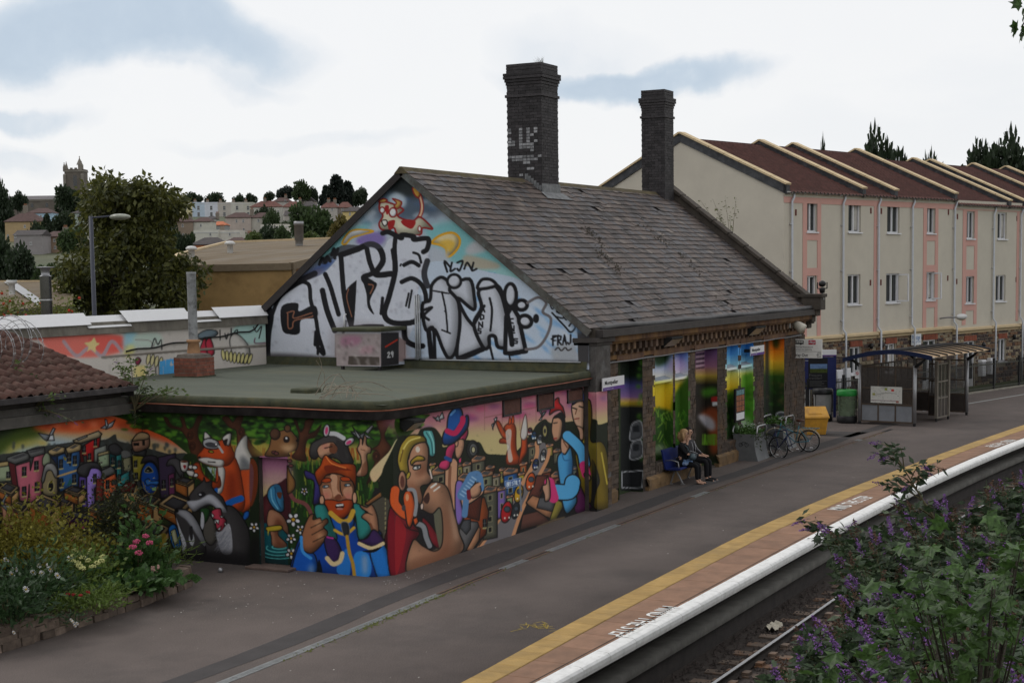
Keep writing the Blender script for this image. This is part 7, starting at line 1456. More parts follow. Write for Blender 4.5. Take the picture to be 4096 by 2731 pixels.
# ---- lights, speaker, camera on the station front
for u0,u1,v0,v1,lab in ((2632,2678,1345,1382,'black wedge flood light above the pair of painted windows nearest the bench'),(2975,3015,1303,1337,'black wedge flood light above the bright blue painted windows')):
    a,b =ony(u0,v0,YS),ony(u1,v1,YS);e =wempty('flood_light',(a[0],YS,a[2]),label=lab,cat='light');flood(e,a[0],b[0],YS-.02,b[2],a[2],.36)
e =wempty('horn_speaker',(49.3,YS-.2,3.4),label='cream horn loudspeaker at the far end of the cornice',cat='speaker');a =ony(3165,1285,YS-.1);b =ony(3207,1318,YS-.45)
MB().box((a[0]-.35,YS-.16,a[2]-.2),(a[0]+.05,YS-.02,a[2]+.1)).build('bracket_box',M('grey_box',(.28,.27,.25),var=.1),e);A =Vector((a[0],YS-.16,a[2]-.02));Bv =Vector((b[0],YS-.5,b[2]));MB().tube([A,A.lerp(Bv,.4),A.lerp(Bv,.8),Bv],[.05,.14,.17,.175],16).build('horn',M('cream_horn',(.5,.47,.4),rough=.4,var=.08),e,True)
e =wempty('camera_mast',(XE+.1,YE1-.4,ZE1+.1),label='black camera on a galvanised arm projecting from the roof kneeler',cat='camera');a =onx(3222,1195,XE+.1);b =onx(3296,1195,XE+.1)
MB().box((XE+.06,b[1],a[2]-.04),(XE+.14,YE1-.45,a[2]+.04)).build('arm',m_steel,e);MB().box((XE+.04,a[1]-.06,a[2]-.12),(XE+.16,a[1]+.08,a[2]+.12)).build('plate',m_steel,e);zt =onx(3290,1172,XE+.1)[2]
MB().tube([(XE+.1,b[1]+.06,a[2]),(XE+.1,b[1]+.06,zt)],.04,8).build('stub_post',m_steel,e);MB().lathe([(.0,0),(.08,0),(.1,.12),(.08,.18),(0,.18)],(XE+.1,b[1]+.06,zt),12).build('camera_base',m_black,e,True);zc =onx(3290,1135,XE+.1)[2]
MB().ball((XE+.1,b[1]+.06,zc),.12,12,8,(1.3,1,.9)).build('camera_head',m_black,e,True);MB().bar((XE+.1,b[1]-.1,zt+.15),(XE+.1,b[1]-.1,zc+.05),.03).bar((XE+.1,b[1]+.22,zt+.15),(XE+.1,b[1]+.22,zc+.05),.03).bar((XE+.1,b[1]-.1,zt+.15),(XE+.1,b[1]+.22,zt+.15),.03).build('yoke',m_black,e)
nb_ =wempty('framed_notice',(44.3,YS-.1,1.5),label='tall black framed stained-glass style picture between the blue painted windows',cat='notice');a,b =ony(2940,1556,YS-.06),ony(2977,1680,YS-.06)
MB().box((a[0],YS-.08,b[2]),(b[0],YS-.02,a[2])).build('frame',m_black,nb_);dz =(a[2]-b[2]);MB().box((a[0]+.06,YS-.084,b[2]+.06),(b[0]-.06,YS-.081,b[2]+dz*.27)).build('caption',m_upvc,nb_)
for k in range(3):
    for r in range(4):xa =a[0]+.06+(b[0]-a[0]-.12)*k/3;xb =a[0]+.06+(b[0]-a[0]-.12)*(k+1)/3;za =b[2]+dz*(.30+.165*r);MB().box((xa+.01,YS-.084,za+.01),(xb-.01,YS-.081,za+dz*.155)).build('picture_pane',M('pane_terracotta',(.26,.10,.05),var=.3,scale=9) if r < 3 else M('pane_teal',(.12,.22,.24),var=.3,scale=9),nb_)
# ---- bench
m_bb =M('bench_blue',(.012,.022,.12),rough=.4,var=.2,scale=6,stain=(.03,.035,.08),sscale=9)
bn =empty('platform_bench',(38.15,14.85,0),0,'navy blue perforated metal bench on splayed steel legs','bench');BL,BRr =-.95,.95
mb =MB();mb.add([(BL,-.22,.44),(BRr,-.22,.44),(BRr,-.18,.465),(BL,-.18,.465),(BRr,.2,.43),(BL,.2,.43),(BRr,.2,.40),(BL,.2,.40),(BRr,-.2,.415),(BL,-.2,.415)],[(0,1,2,3),(3,2,4,5),(9,8,1,0),(5,4,6,7),(7,6,8,9),(0,3,5,7,9),(1,8,6,4,2)]);mb.build('seat',m_bb,bn)
mb =MB();mb.prism([(BL,.19,.43),(BL,.30,.92),(BL,.34,.92),(BL,.235,.42)],(BRr-BL,0,0));mb.build('backrest',m_bb,bn)
for x in (-.62,.62):
    for y in (-.12,.3):MB().bar((x,.06,.40),(x,y-.02 if y < 0 else y-.1,.02),.045,.03).build('leg',m_steel,bn);MB().box((x-.04,y-.07 if y < 0 else y-.15,0),(x+.04,y+.03 if y < 0 else y-.05,.02)).build('foot_plate',m_steel,bn)
MB().bar((BL,.05,.385),(BRr,.05,.385),.08,.05).build('beam',m_black,bn)
for x in (-.9,-.3,.3,.9):MB().tube([(x,.25,.64),(x,.05,.66),(x,-.12,.62),(x,-.14,.5),(x,-.14,.44)],.014,6).build('armrest',m_steel,bn,True)
# ---- cycle planters
m_zinc =M('zinc_sheet',(.14,.145,.15),rough=.55,var=.2,scale=3,metal=.3);m_hoop =M('hoop_steel',(.36,.36,.37),rough=.35,var=.1,metal=.6)
LEAF_MESH ={}
def leaf_cloud(n,fn,size,name,mat,parent,kind='stuff',droop=.4,aspect=2.0,world=False):
    """n leaves (folded rhombs) at positions given by fn() -> (p, dir or None)"""
    V =np.zeros((n,4,3),np.float32)
    for i in range(n):
        p,d =fn();p =np.asarray(p,float)
        if d is None:d =rng.normal(size=3);d[2]=d[2]*.5-droop
        d =np.asarray(d,float);d /= np.linalg.norm(d)+1e-9;s =size*rng.uniform(.6,1.25);w =np.cross(d,rng.normal(size=3));w /= np.linalg.norm(w)+1e-9;up_ =np.cross(d,w)
        V[i]=(p,p+d*s*.45+w*s/aspect/2+up_*s*.06,p+d*s,p+d*s*.45-w*s/aspect/2+up_*s*.06)
    Fq =np.arange(n*4,dtype=np.int32).reshape(n,4);
    return npmesh(name,V.reshape(-1,3),Fq,mat,parent,kind=kind)
def planter(loc,rz,lab,green,flowers):
    e =empty('cycle_planter',loc,rz,lab,'planter');z =np.linspace(0,.78,9);f =lambda t:.30+.14*(1-t/.78)**2.2+.02*(t/.78)**2
    # cross-section flares in local x; extruded along local y
    for y in (0,1.05):
        vs =[(s*f(t),y,t) for t in z for s in (-1,1)];MB().add(vs,[(2*i,2*i+1,2*i+3,2*i+2) for i in range(8)]).build('end_panel',m_zinc,e)
    for s in (-1,1):MB().add([(s*f(t),y,t) for t in z for y in (0,1.05)],[(2*i,2*i+1,2*i+3,2*i+2) for i in range(8)]).build('side_panel',m_zinc,e,True)
    MB().box((-.3,.02,.66),(.3,1.03,.70)).build('soil',M('soil',(.03,.022,.016),var=.4,scale=12),e)
    for s in (-1,1):MB().tube([(s*.31,.1,.62),(s*.37,.1,.86),(s*.36,.16,.98),(s*.36,.3,1.0),(s*.36,.85,1.0),(s*.37,.95,.9),(s*.31,.96,.62)],.028,8).build('cycle_hoop',m_hoop,e,True)
    mb =MB()
    for cx in (-.09,.09):
        ring =[(cx+.055*math.cos(t),-.006,.47+.055*math.sin(t)) for t in np.linspace(0,6.3,15)];mb.tube(ring,.006,4)
    mb.tube([(-.09,-.006,.47),(-.03,-.006,.55),(.05,-.006,.55),(.0,-.006,.47),(-.09,-.006,.47)],.006,4);mb.tube([(.05,-.006,.55),(.09,-.006,.47)],.006,4);mb.build('cycle_symbol',m_ink,e)
    leaf_cloud(520,lambda:((rng.uniform(-.33,.33),rng.uniform(0,1.05),.7+abs(rng.normal(0,.12))),None),.09,'foliage',leafmat('planter_green',(.06,.13,.025)),e,droop=-.2,aspect=1.4)
    leaf_cloud(160,lambda:((rng.choice([-.36,.36])+rng.normal(0,.04),rng.uniform(0,1.05),.8-abs(rng.normal(0,.2))),None),.08,'trailing_foliage',leafmat('planter_dark',(.045,.06,.02)),e,droop=.6)
    if flowers:leaf_cloud(170,lambda:((rng.uniform(-.3,.3),rng.uniform(.5,1.05),.85+rng.uniform(0,.22)),None),.035,'blossom',M('white_blossom',(.5,.5,.5),var=.3),e)
    return e
p_ =onz(2980,1842);planter((43.25,14.88,0),-math.pi/2,'near zinc planter with flared sides, cycle symbol and green herbs',0,True).location =(42.85,14.9,0);planter((45.75,14.98,0),-math.pi/2,'far zinc planter behind the parked bicycles',0,False).location =(45.85,15.0,0)
# ---- bicycles (local: wheels along x, rear wheel at 0, front at 1.03)
m_tyre =M('tyre',(.014,.014,.015),rough=.8,var=.2);m_rim =M('rim',(.45,.45,.45),rough=.3,var=.1,metal=.8)
def bicycle(loc,rz,lean,lab,fc,step,steer=0.):
    e =empty('bicycle',loc,rz,lab,'bicycle');e.rotation_euler =(lean,0,rz);r =.34;fm =M('frame_'+lab[:9],fc,rough=.35,var=.1);wb =1.03
    def wheel(x,st=0.):
        w =MB().tube([((r-.018)*math.cos(t),0,(r-.018)*math.sin(t)) for t in np.linspace(0,2*math.pi,33)],.019,6,False).build('wheel',m_tyre,e,True);w.location =(x,0,r);w.rotation_euler =(0,0,st)
        MB().tube([((r-.045)*math.cos(t),0,(r-.045)*math.sin(t)) for t in np.linspace(0,2*math.pi,33)],.008,5,False).build('rim',m_rim,w,True);mb =MB()
        for k in range(16):t =2*math.pi*k/16;mb.tube([(.02*math.cos(t+.6),.02*(-1)**k,.02*math.sin(t+.6)),((r-.05)*math.cos(t),0,(r-.05)*math.sin(t))],.0018,3)
        mb.build('spokes',m_rim,w);MB().tube([(0,-.05,0),(0,.05,0)],.02,8).build('hub',m_steel,w)
        MB().box((-.1,-.012,-.21),(-.02,.012,-.19)).build('reflector',M('reflector',(.8,.8,.8),var=.02),w)
    wheel(0);wheel(wb,steer)
    bb =(.42,0,.28);st_t =(.30,0,.80);hd_t =(.86,0,.86);hd_b =(.90,0,.70);mb =MB()
    mb.tube([bb,st_t],.016,8);mb.tube([bb,hd_b],.017,8);mb.tube([(.355,0,.55) if step else (.31,0,.76),hd_t if not step else (.885,0,.78)],.015,8);mb.tube([hd_b,hd_t],.019,8)
    for s in (-1,1):mb.tube([bb,(.0,s*.06,r)],.011,6);mb.tube([(.31,0,.74),(0,s*.06,r)],.009,6)
    mb.build('frame',fm,e,True)
    fk =MB()
    for s in (-1,1):fk.tube([(.905,s*.03,.69),(.93,s*.055,.6),(wb,s*.055,r)],.011,6)
    fk.build('fork',fm,e,True);MB().tube([(.86,0,.86),(.845,0,.98),(.9,0,1.0)],.013,8).build('stem',m_steel,e,True)
    hb =MB();hb.tube([(.72,-.27,1.02),(.88,-.2,1.03),(.91,0,1.0),(.88,.2,1.03),(.72,.27,1.02)] if step else [(.9,-.3,.99),(.9,0,.99),(.9,.3,.99)],.012,8);hb.build('handlebar',m_steel if step else m_black,e,True)
    for s in (-1,1):MB().tube([(.72 if step else .9,s*.27,1.02 if step else .99),(.62 if step else .9,s*(.275 if step else .36),1.01 if step else .99)],.017,8).build('grip',M('brown_grip',(.05,.02,.012),var=.2),e,True)
    MB().tube([st_t,(.275,0,.93)],.012,8).build('seat_post',m_rim,e,True)
    sd_ =MB();sd_.ball((.26,0,.96),.11,12,6,(1.25,.75,.36));sd_.build('saddle',M('saddle_brown' if step else 'saddle_black',(.06,.02,.012) if step else (.012,.012,.012),rough=.45,var=.2),e,True)
    MB().lathe([(.0,-.01),(.09,-.01),(.09,.01),(0,.01)],n=18).build('chainring',m_steel,e).rotation_euler =(math.pi/2,0,0);e.children[-1].location =bb
    for s in (-1,1):MB().bar((bb[0],s*.06,bb[2]),(bb[0]+s*.15,s*.07,bb[2]-s*.08),.018).box((bb[0]+s*.15-.045,s*.07 if s > 0 else -.17,bb[2]-s*.08-.012),(bb[0]+s*.15+.045,.17 if s > 0 else -.07,bb[2]-s*.08+.012)).build('crank',m_black,e)
    if step:
        for x0,a0,a1 in ((0,.15,2.9),(wb,.2,2.6)):MB().tube([(x0+.365*math.cos(t),0,r+.365*math.sin(t)) for t in np.linspace(a0,a1,14)],.018,6).build('mudguard',M('mudguard',(.35,.3,.22),rough=.3,var=.1),e,True)
        rk =MB();rk.bar((-.32,-.06,.74),(.2,-.06,.74),.012);rk.bar((-.32,.06,.74),(.2,.06,.74),.012)
        for x in np.linspace(-.32,.18,6):rk.bar((x,-.06,.74),(x,.06,.74),.01)
        for s in (-1,1):rk.bar((-.25,s*.06,.74),(0,s*.06,r),.01)
        rk.build('luggage_rack',fm,e)
    return e
bicycle((45.62,13.78,0),math.radians(91),math.radians(-5),'teal step-through bicycle with brown saddle, mudguards and rear rack',(.045,.17,.22),True)
bicycle((44.25,14.55,0),math.radians(-126),math.radians(4),'dark blue bicycle with turned front wheel leaning by the near planter',(.012,.018,.07),False,.35)
# ---- yellow grit bin
gb =empty('grit_bin',(50.55,15.1,0),math.radians(-62),'yellow plastic grit bin with sloping lid beside the station corner','grit bin');m_yel =M('grit_yellow',(.50,.25,.025),rough=.5,var=.15,scale=5,stain=(.3,.15,.03),sscale=4)
mb =MB();mb.add([(-.34,-.24,0),(.34,-.24,0),(.34,.24,0),(-.34,.24,0),(-.42,-.30,.58),(.42,-.30,.58),(.42,.30,.84),(-.42,.30,.84)],[(3,2,1,0),(0,1,5,4),(1,2,6,5),(2,3,7,6),(3,0,4,7)]);mb.build('body',m_yel,gb,bevel=.02)
mb =MB();mb.add([(-.46,-.35,.55),(.46,-.35,.55),(.46,.33,.85),(-.46,.33,.85),(-.44,-.33,.62),(.44,-.33,.62),(.44,.31,.92),(-.44,.31,.92)],[(3,2,1,0),(4,5,6,7),(0,1,5,4),(1,2,6,5),(2,3,7,6),(3,0,4,7)]);mb.build('lid',m_yel,gb,bevel=.02)
mb =MB();mb.add([(-.24,-.2,.69),(.24,-.2,.69),(.24,.18,.868),(-.24,.18,.868),(-.2,-.17,.72),(.2,-.17,.72),(.2,.15,.88),(-.2,.15,.88)],[(4,5,6,7),(0,1,5,4),(1,2,6,5),(2,3,7,6),(3,0,4,7)]);mb.build('lid_panel',m_yel,gb)
# ---- tin can on the ground
cn =empty('tin_can',tuple(onz(882,2288)),.6,'crushed pale tin can lying by the garden wall end','can');MB().tube([(-.05,0,.045),(.05,0,.045)],.045,14).build('body',m_steel,cn,True);MB().lathe([(0,0),(.04,0)],n=14).build('lid',m_wp,cn).rotation_euler =(0,math.pi/2,0);cn.children[-1].location =(.0515,0,.045)
# ================================================================ the two people on the bench
def skinned(name,vs,es,mat,parent,sub=2):
    me =bpy.data.meshes.new(name);me.from_pydata([v[:3] for v in vs],es,[]);o =bpy.data.objects.new(name,me);COL.objects.link(o)
    md =o.modifiers.new('s','SKIN');md.use_smooth_shade =True;ss =o.modifiers.new('u','SUBSURF');ss.levels =sub;ss.render_levels =sub
    for i,v in enumerate(vs):
        q =me.skin_vertices[0].data[i];r =v[3];q.radius =r if isinstance(r,tuple) else (r,r);q.use_root =(i == 0)
    dg =bpy.context.evaluated_depsgraph_get();m2 =bpy.data.meshes.new_from_object(o.evaluated_get(dg));bpy.data.objects.remove(o);bpy.data.meshes.remove(me)
    m2.materials.clear();m2.materials.append(mat);m2.polygons.foreach_set('use_smooth',[True]*len(m2.polygons));ob =bpy.data.objects.new(name,m2);return link(ob,parent)
def chain(vs,es,start,pts):
    p =start
    for q in pts:vs.append(q);es.append((p,len(vs)-1));p =len(vs)-1
    return p
m_skin =M('skin',(.46,.27,.19),rough=.55,var=.06,scale=20)
def hand(vs,es,i,w,d,s=1):
    """palm and five bent fingers from wrist vertex i; d = pointing direction, w = wrist position"""
    d =Vector(d).normalized();side =d.cross(Vector((0,0,1))).normalized();w =Vector(w);pc_ =w+d*.06
    k =chain(vs,es,i,[(*pc_,.028)])
    for f,(o,l) in enumerate(((-.03,.065),(-.01,.08),(.01,.075),(.03,.06))):a =pc_+side*o+d*.03;b =a+d*l*.5;c =b+d*l*.4+Vector((0,0,-.02));chain(vs,es,k,[(*a,.010),(*b,.009),(*c,.008)])
    t =w+side*.035*s+d*.02;chain(vs,es,i,[(*t,.011),(*(t+d*.045+side*.012*s),.009)])
def person(loc,lab,woman):
    e =empty('person',loc,0,lab,'person',None);f =.06 if woman else 0.
    P =dict(pel=(0,0,.57),wa=(0,.02-f,.74),ch=(0,.05-f*1.6,.96),nk=(0,.05-f*2,1.12),hd0=(0,.035-f*2,1.20),hd1=(0,.02-f*2.1,1.30),hd2=(0,.03-f*2,1.37))
    vs =[(*P['pel'],.13)];es =[]
    c =chain(vs,es,0,[(*P['wa'],(.12,.10)),(*P['ch'],(.15,.10))]);h =chain(vs,es,c,[(*P['nk'],.048),(*P['hd0'],.062),(*P['hd1'],.092),(*P['hd2'],.075)])
    arms ={}
    for s in (-1,1):
        sh =(s*.17,.04-f*1.6,1.03)
        if woman and s < 0:el,wr,d =(-.2,-.22,.80),(-.07,-.20,1.08),(.3,-.1,.8)
        elif woman:el,wr,d =(.2,-.14,.78),(-.08,-.27,.80),(-1,-.1,0)
        else:el,wr,d =(s*.25,-.06,.78),(s*.10,-.34,.68),(-s*.2,-1,-.1)
        arms[s]=(sh,el,wr);i =chain(vs,es,c,[(*sh,.06),(*el,.042),(*wr,.028)]);hand(vs,es,i,wr,d,s)
    kn_z,dx =(.50,.085) if woman else (.55,.13);legs ={}
    for s in (-1,1):
        kn =(s*dx,-.46 if woman else -.50,kn_z);an =(s*dx*.9,-.47 if woman else -.50,.09);to =(s*dx*.9+.01*s,-.66 if woman else -.72,.035);legs[s]=(kn,an,to)
        chain(vs,es,0,[(s*.09,-.03,.55,.085),(*kn,.06),(*an,.036),(an[0],an[1]-.05,.045,.035),(*to,.025)])
    skinned('body',vs,es,m_skin,e)
    # face
    hx,hy,hz =P['hd1'];fy =hy-.088
    for s in (-1,1):MB().ball((s*.032,fy+.012,hz+.0),.012,8,5).build('eye',M('eye_dark',(.03,.025,.02),rough=.2,var=.1),e,True);MB().ball((s*.092,hy+.01,hz-.01),.025,8,5,(.5,.8,1.2)).build('ear',m_skin,e,True)
    MB().add([(-.014,fy+.01,hz-.035),(.014,fy+.01,hz-.035),(0,fy-.022,hz-.03),(0,fy+.004,hz+.015)],[(0,1,2),(0,2,3),(2,1,3)]).build('nose',m_skin,e);MB().ball((0,fy+.012,hz-.06),.02,8,4,(1.1,.5,.35)).build('mouth',M('lips',(.25,.09,.08),var=.1),e,True)
    # clothing
    top =M('black_knit',(.010,.010,.012),rough=.9,var=.2) if woman else M('grey_tracktop',(.035,.033,.037),rough=.8,var=.2,scale=12);leg =M('black_cotton',(.006,.006,.008),rough=.95,var=.2)
    vs =[(*P['pel'],.148)];es =[];c =chain(vs,es,0,[(*P['wa'],(.14,.12)),(*P['ch'],(.17,.125))]);chain(vs,es,c,[(P['nk'][0],P['nk'][1],P['nk'][2]-.04,.065)])
    for s in (-1,1):sh,el,wr =arms[s];chain(vs,es,c,[(*sh,.078),(*el,.058),(*(Vector(el).lerp(Vector(wr),.88)),.040)])
    jk =skinned('jumper' if woman else 'track_jacket',vs,es,top,e)
    vs =[(0,0,.55,.14)];es =[]
    for s in (-1,1):kn,an,to =legs[s];chain(vs,es,0,[(s*.09,-.04,.55,.10),(kn[0],kn[1],kn[2],.074),(an[0],an[1],.28,.062),(an[0],an[1],.11,.048 if woman else .066)])
    skinned('leggings' if woman else 'trousers',vs,es,leg,e)
    if woman:
        hair =M('blond_hair',(.33,.20,.10),rough=.6,var=.35,scale=40,stretch=(3,3,.4));mb =MB();mb.ball((0,hy+.025,hz+.02),.122,16,10,(1,1.02,1.05));mb.v =[(x,y+(.0 if z > hz-.02 else .01),z-(max(0,y-hy+.04)*.9 if z < hz+.02 else 0)) for x,y,z in mb.v if True]
        keep =[fc for fc in mb.f if np.mean([mb.v[i][1] for i in fc]) > hy-.055 or np.mean([mb.v[i][2] for i in fc]) > hz+.06];mb.f =keep;mb.build('hair',hair,e,True);MB().tube([(0,hy+.09,hz+.03),(0,hy+.12,hz-.1),(0,hy+.09,hz-.21)],[.1,.10,.05],12).build('hair_length',hair,e,True)
        for s in (-1,1):MB().tube([(s*.1,hy+.02,hz+.05),(s*.115,hy+.0,hz-.06),(s*.1,hy+.02,hz-.18)],[.035,.04,.02],8).build('hair_lock',hair,e,True)
        sk =M('blue_floral_skirt',(.12,.22,.42),rough=.8,var=.6,scale=26,stain=(.5,.55,.6),sscale=16,samt=.9);vs =[(0,.0,.54,(.19,.15))];es =[];chain(vs,es,0,[(0,-.18,.545,(.20,.105)),(0,-.33,.535,(.19,.085))]);skinned('skirt',vs,es,sk,e)
        for s in (-1,1):
            to =legs[s][2];MB().add([(to[0]+.045*math.cos(t),-.565+.13*math.sin(t),z) for z in (0,.018) for t in np.linspace(0,6.28,13)[:-1]],[tuple(range(12))[::-1],tuple(range(12,24))]+[(i,(i+1) % 12,12+(i+1) % 12,12+i) for i in range(12)]).build('flip_flop',m_tyre,e);MB().tube([(to[0]-.04,-.56,.03),(to[0],-.62,.065),(to[0]+.04,-.56,.03)],.006,5).build('strap',m_tyre,e)
    else:
        hair =M('dark_hair',(.012,.009,.008),rough=.5,var=.3);mb =MB();mb.ball((0,hy+.022,hz+.022),.108,16,10,(1,1.06,1.05));mb.f =[fc for fc in mb.f if np.mean([mb.v[i][1] for i in fc]) > hy-.02 or np.mean([mb.v[i][2] for i in fc]) > hz+.075];mb.build('hair',hair,e,True);MB().tube([(0,hy+.11,hz),(0,hy+.14,hz-.08),(0,hy+.12,hz-.17)],[.03,.035,.012],8).build('ponytail',hair,e,True)
        st_ =M('white_stripe',(.4,.4,.42),var=.1)
        for s in (-1,1):sh,el,wr =arms[s];MB().tube([(s*.10,-.085,1.04),(s*.09,-.12,.9),(s*.07,-.115,.72)],.007,5).build('stripe',st_,e,True);MB().tube([(sh[0]*1.3,sh[1]-.055,sh[2]),(el[0]*1.1,el[1]-.05,el[2]+.04),(wr[0]+s*.035,wr[1]+.08,wr[2]+.07)],.006,5).build('stripe',st_,e,True)
        for s in (-1,1):
            kn,an,to =legs[s];vs =[(an[0],an[1]+.03,.055,.052)];es =[];chain(vs,es,0,[(an[0],an[1]-.09,.05,(.05,.045)),(an[0],an[1]-.21,.04,(.045,.03))]);skinned('shoe',vs,es,M('black_shoe',(.008,.008,.009),rough=.7,var=.2),e);MB().add([(an[0]+.055*math.cos(t),an[1]-.09+.17*math.sin(t),z) for z in (0,.022) for t in np.linspace(0,6.28,13)[:-1]],[tuple(range(12))[::-1],tuple(range(12,24))]+[(i,(i+1) % 12,12+(i+1) % 12,12+i) for i in range(12)]).build('sole',M('grey_sole',(.2,.2,.2),var=.1),e)
    return e
person((37.8,14.86,-.01),'seated woman in black top and blue skirt resting her chin on one hand',True);person((38.45,14.86,-.01),'seated man in grey track jacket and black trousers with tied-back dark hair',False)
hb_ =empty('handbag',(37.74,14.52,.62),.2,'slate blue leather handbag resting on the seated woman\'s lap','handbag');m_bag =M('blue_leather',(.05,.075,.09),rough=.4,var=.25,scale=10);mb =MB();mb.ball((0,0,.09),.14,14,8,(1.25,.75,.7));mb.build('bag',m_bag,hb_,True);MB().tube([(-.12,.02,.12),(-.16,.1,.34),(-.14,.18,.42),(-.06,.16,.36),(.05,.03,.15)],.011,6).build('strap',m_bag,hb_,True);MB().box((-.05,-.1,.12),(.05,-.085,.16)).build('flap',m_bag,hb_)
# ================================================================ behind the station: trees, sheds, lamp post, hillside town
def crown_mesh(seed,n,kind,leaf):
    r_ =np.random.default_rng(seed);C =[]
    for k in range(26 if kind != 'cone' else 40):
        if kind == 'cone':h =r_.uniform(0,1);a =r_.uniform(0,6.28);q =(1-h)**.8*.9+.06;C.append((q*math.cos(a)*r_.uniform(.4,1),q*math.sin(a)*r_.uniform(.4,1),h,.17+.1*(1-h)))
        else:
            d =r_.normal(size=3);d /= np.linalg.norm(d);R =r_.uniform(.3,.74);C.append((d[0]*R,d[1]*R,.5+d[2]*R*.52,r_.uniform(.2,.4)))
    C =np.array(C);i =r_.integers(len(C),size=n);d =r_.normal(size=(n,3));d /= np.linalg.norm(d,axis=1)[:,None];rad =C[i,3]*r_.uniform(.35,1.02,n)**.6
    p =C[i,:3]+d*rad[:,None]*np.array([1,1,.62 if kind != 'cone' else .35]);t =d+r_.normal(size=(n,3))*.7;t[:,2] -= .35;t /= np.linalg.norm(t,axis=1)[:,None]
    w =np.cross(t,r_.normal(size=(n,3)));w /= np.linalg.norm(w,axis=1)[:,None];s =leaf*r_.uniform(.6,1.35,n)[:,None]
    V =np.stack([p,p+t*s*.5+w*s*.34,p+t*s,p+t*s*.5-w*s*.34],1).reshape(-1,3)
    o =npmesh('crown',V,np.arange(n*4).reshape(n,4),None);m =o.data;m.materials.append(None);bpy.data.objects.remove(o);return m
CM ={('round',0):crown_mesh(1,3600,'round',.17),('round',1):crown_mesh(2,3600,'round',.16),('round',2):crown_mesh(3,3800,'round',.16),('cone',0):crown_mesh(4,3400,'cone',.17)}
tk =MB();tk.tube([(0,0,0),(.02,0,.35),(-.01,.02,.7),(0,0,1)],[.09,.075,.055,.02],7)
for a in range(5):tk.tube([(0,0,.45+.08*a),(.35*math.cos(a*1.3),.35*math.sin(a*1.3),.75+.05*a)],[.035,.01],5)
m_bark =M('bark',(.045,.036,.028),var=.4,scale=6,bump=.5);TKM =tk.mesh('trunk',m_bark)
LG ={'d':leafmat('leaf_dark',(.026,.042,.020)),'m':leafmat('leaf_mid',(.045,.072,.026)),'b':leafmat('leaf_bright',(.075,.105,.028)),'a':leafmat('leaf_autumn',(.115,.095,.026)),'c':leafmat('leaf_cedar',(.015,.024,.018))}
NOUN ={'d':'dark green broad','m':'mid green rounded','b':'bright green bushy','a':'yellowing bushy','c':'blackish conifer'}
def tree(u,vt,vb,wpx,r,col,kind='round',var=0,where='on the hillside'):
    base =atr(u,vb,r);top_ =atr(u,vt,r);hh =top_[2]-base[2];g =hill(base[0],base[1]);w =wpx*r/F/2
    z0 =max(g,base[2]) if r < 200 else min(base[2],g+2);e =empty('tree',(base[0],base[1],min(g,z0)),rng.uniform(0,6),'%s tree %s' % (NOUN[col],where),'tree','trees '+where.split(',')[0][:40])
    t =bpy.data.objects.new('trunk',TKM);link(t,e);t.scale =(w*.5+.4,w*.5+.4,max(.5,base[2]+hh*.7-e.location[2]))
    c =bpy.data.objects.new('crown',CM[(kind,var)]);link(c,e);c.location =(0,0,base[2]-e.location[2]-hh*.02);c.scale =(w*1.12,w*1.12,hh*1.04);c.material_slots[0].link ='OBJECT';c.material_slots[0].material =LG[col];return e
h1 =lambda x,y:(x/3.92,600+y/3.92);h2 =lambda x,y:(480+x/3.92,680+y/3.92);h3 =lambda x,y:(1000+x/4.356,640+y/4.356)
def T(hf,x,yt,yb,w,r,col,kind='round',var=0,where='on the hillside'):
    k =4.356 if hf is h3 else 3.92;a =hf(x,yt);b =hf(x,yb);tree(a[0],a[1],b[1],w/k,r,col,kind,var,where)
T(h1,40,610,1260,380,560,'d',var=0,where='at the left end of the church nave');T(h1,280,670,960,280,600,'d',var=1,where='before the church nave roof');T(h1,1110,575,1060,520,640,'d',var=2,where='hiding the foot of the church tower');T(h1,740,1035,1300,200,470,'d','cone',where='beside the pale blue house');T(h1,1000,985,1300,340,500,'d',var=0,where='between the blue and the green house');T(h1,1760,765,980,300,690,'d',var=1,where='right of the church tower');T(h1,1130,1230,1640,480,380,'m',var=2,where='below the sage green house');T(h1,60,1400,2100,560,230,'d',var=1,where='at the foot of the hill, darkest');T(h1,350,1560,2100,520,210,'d',var=0,where='at the foot of the hill by the steel flue');T(h1,760,1800,2200,480,200,'m',var=2,where='behind the lamp post')
T(h2,590,395,560,360,860,'d',var=0,where='behind the cream end of the painted terrace');T(h2,1100,365,560,370,860,'d',var=1,where='behind the yellow house of the terrace');T(h2,1480,355,560,340,860,'d',var=2,where='behind the white house of the terrace');T(h2,1865,398,560,200,850,'d',var=0,where='behind the last terrace house');T(h2,2065,375,540,180,850,'d',var=1,where='on the skyline between chimneys')
T(h2,640,700,1150,420,430,'m',var=0,where='in front of the terrace end wall');T(h2,830,860,1350,340,400,'d',var=1,where='left of the brown rendered house');T(h2,1010,1000,1420,300,380,'d',var=2,where='below the brown rendered house');T(h2,2150,990,1200,320,330,'b',var=0,where='above the shed roof');T(h2,1120,980,1180,120,420,'m',var=1,where='beside the low white house')
T(h3,330,570,720,200,800,'d',var=0,where='on the skyline above the white villas');T(h3,620,470,700,300,780,'c',var=1,where='on the skyline, spreading');T(h3,905,368,720,340,760,'m',var=2,where='tall on the skyline');T(h3,1110,500,740,180,770,'d',var=0,where='on the skyline next to the tall one');T(h3,1520,325,790,470,720,'c','cone',where='tallest on the skyline');T(h3,1700,420,790,360,730,'c','cone',where='on the skyline next to the tallest');T(h3,1330,480,760,260,720,'c','cone',where='lower, on the skyline');T(h3,1930,500,800,260,720,'d',var=1,where='on the skyline by the gable verge')
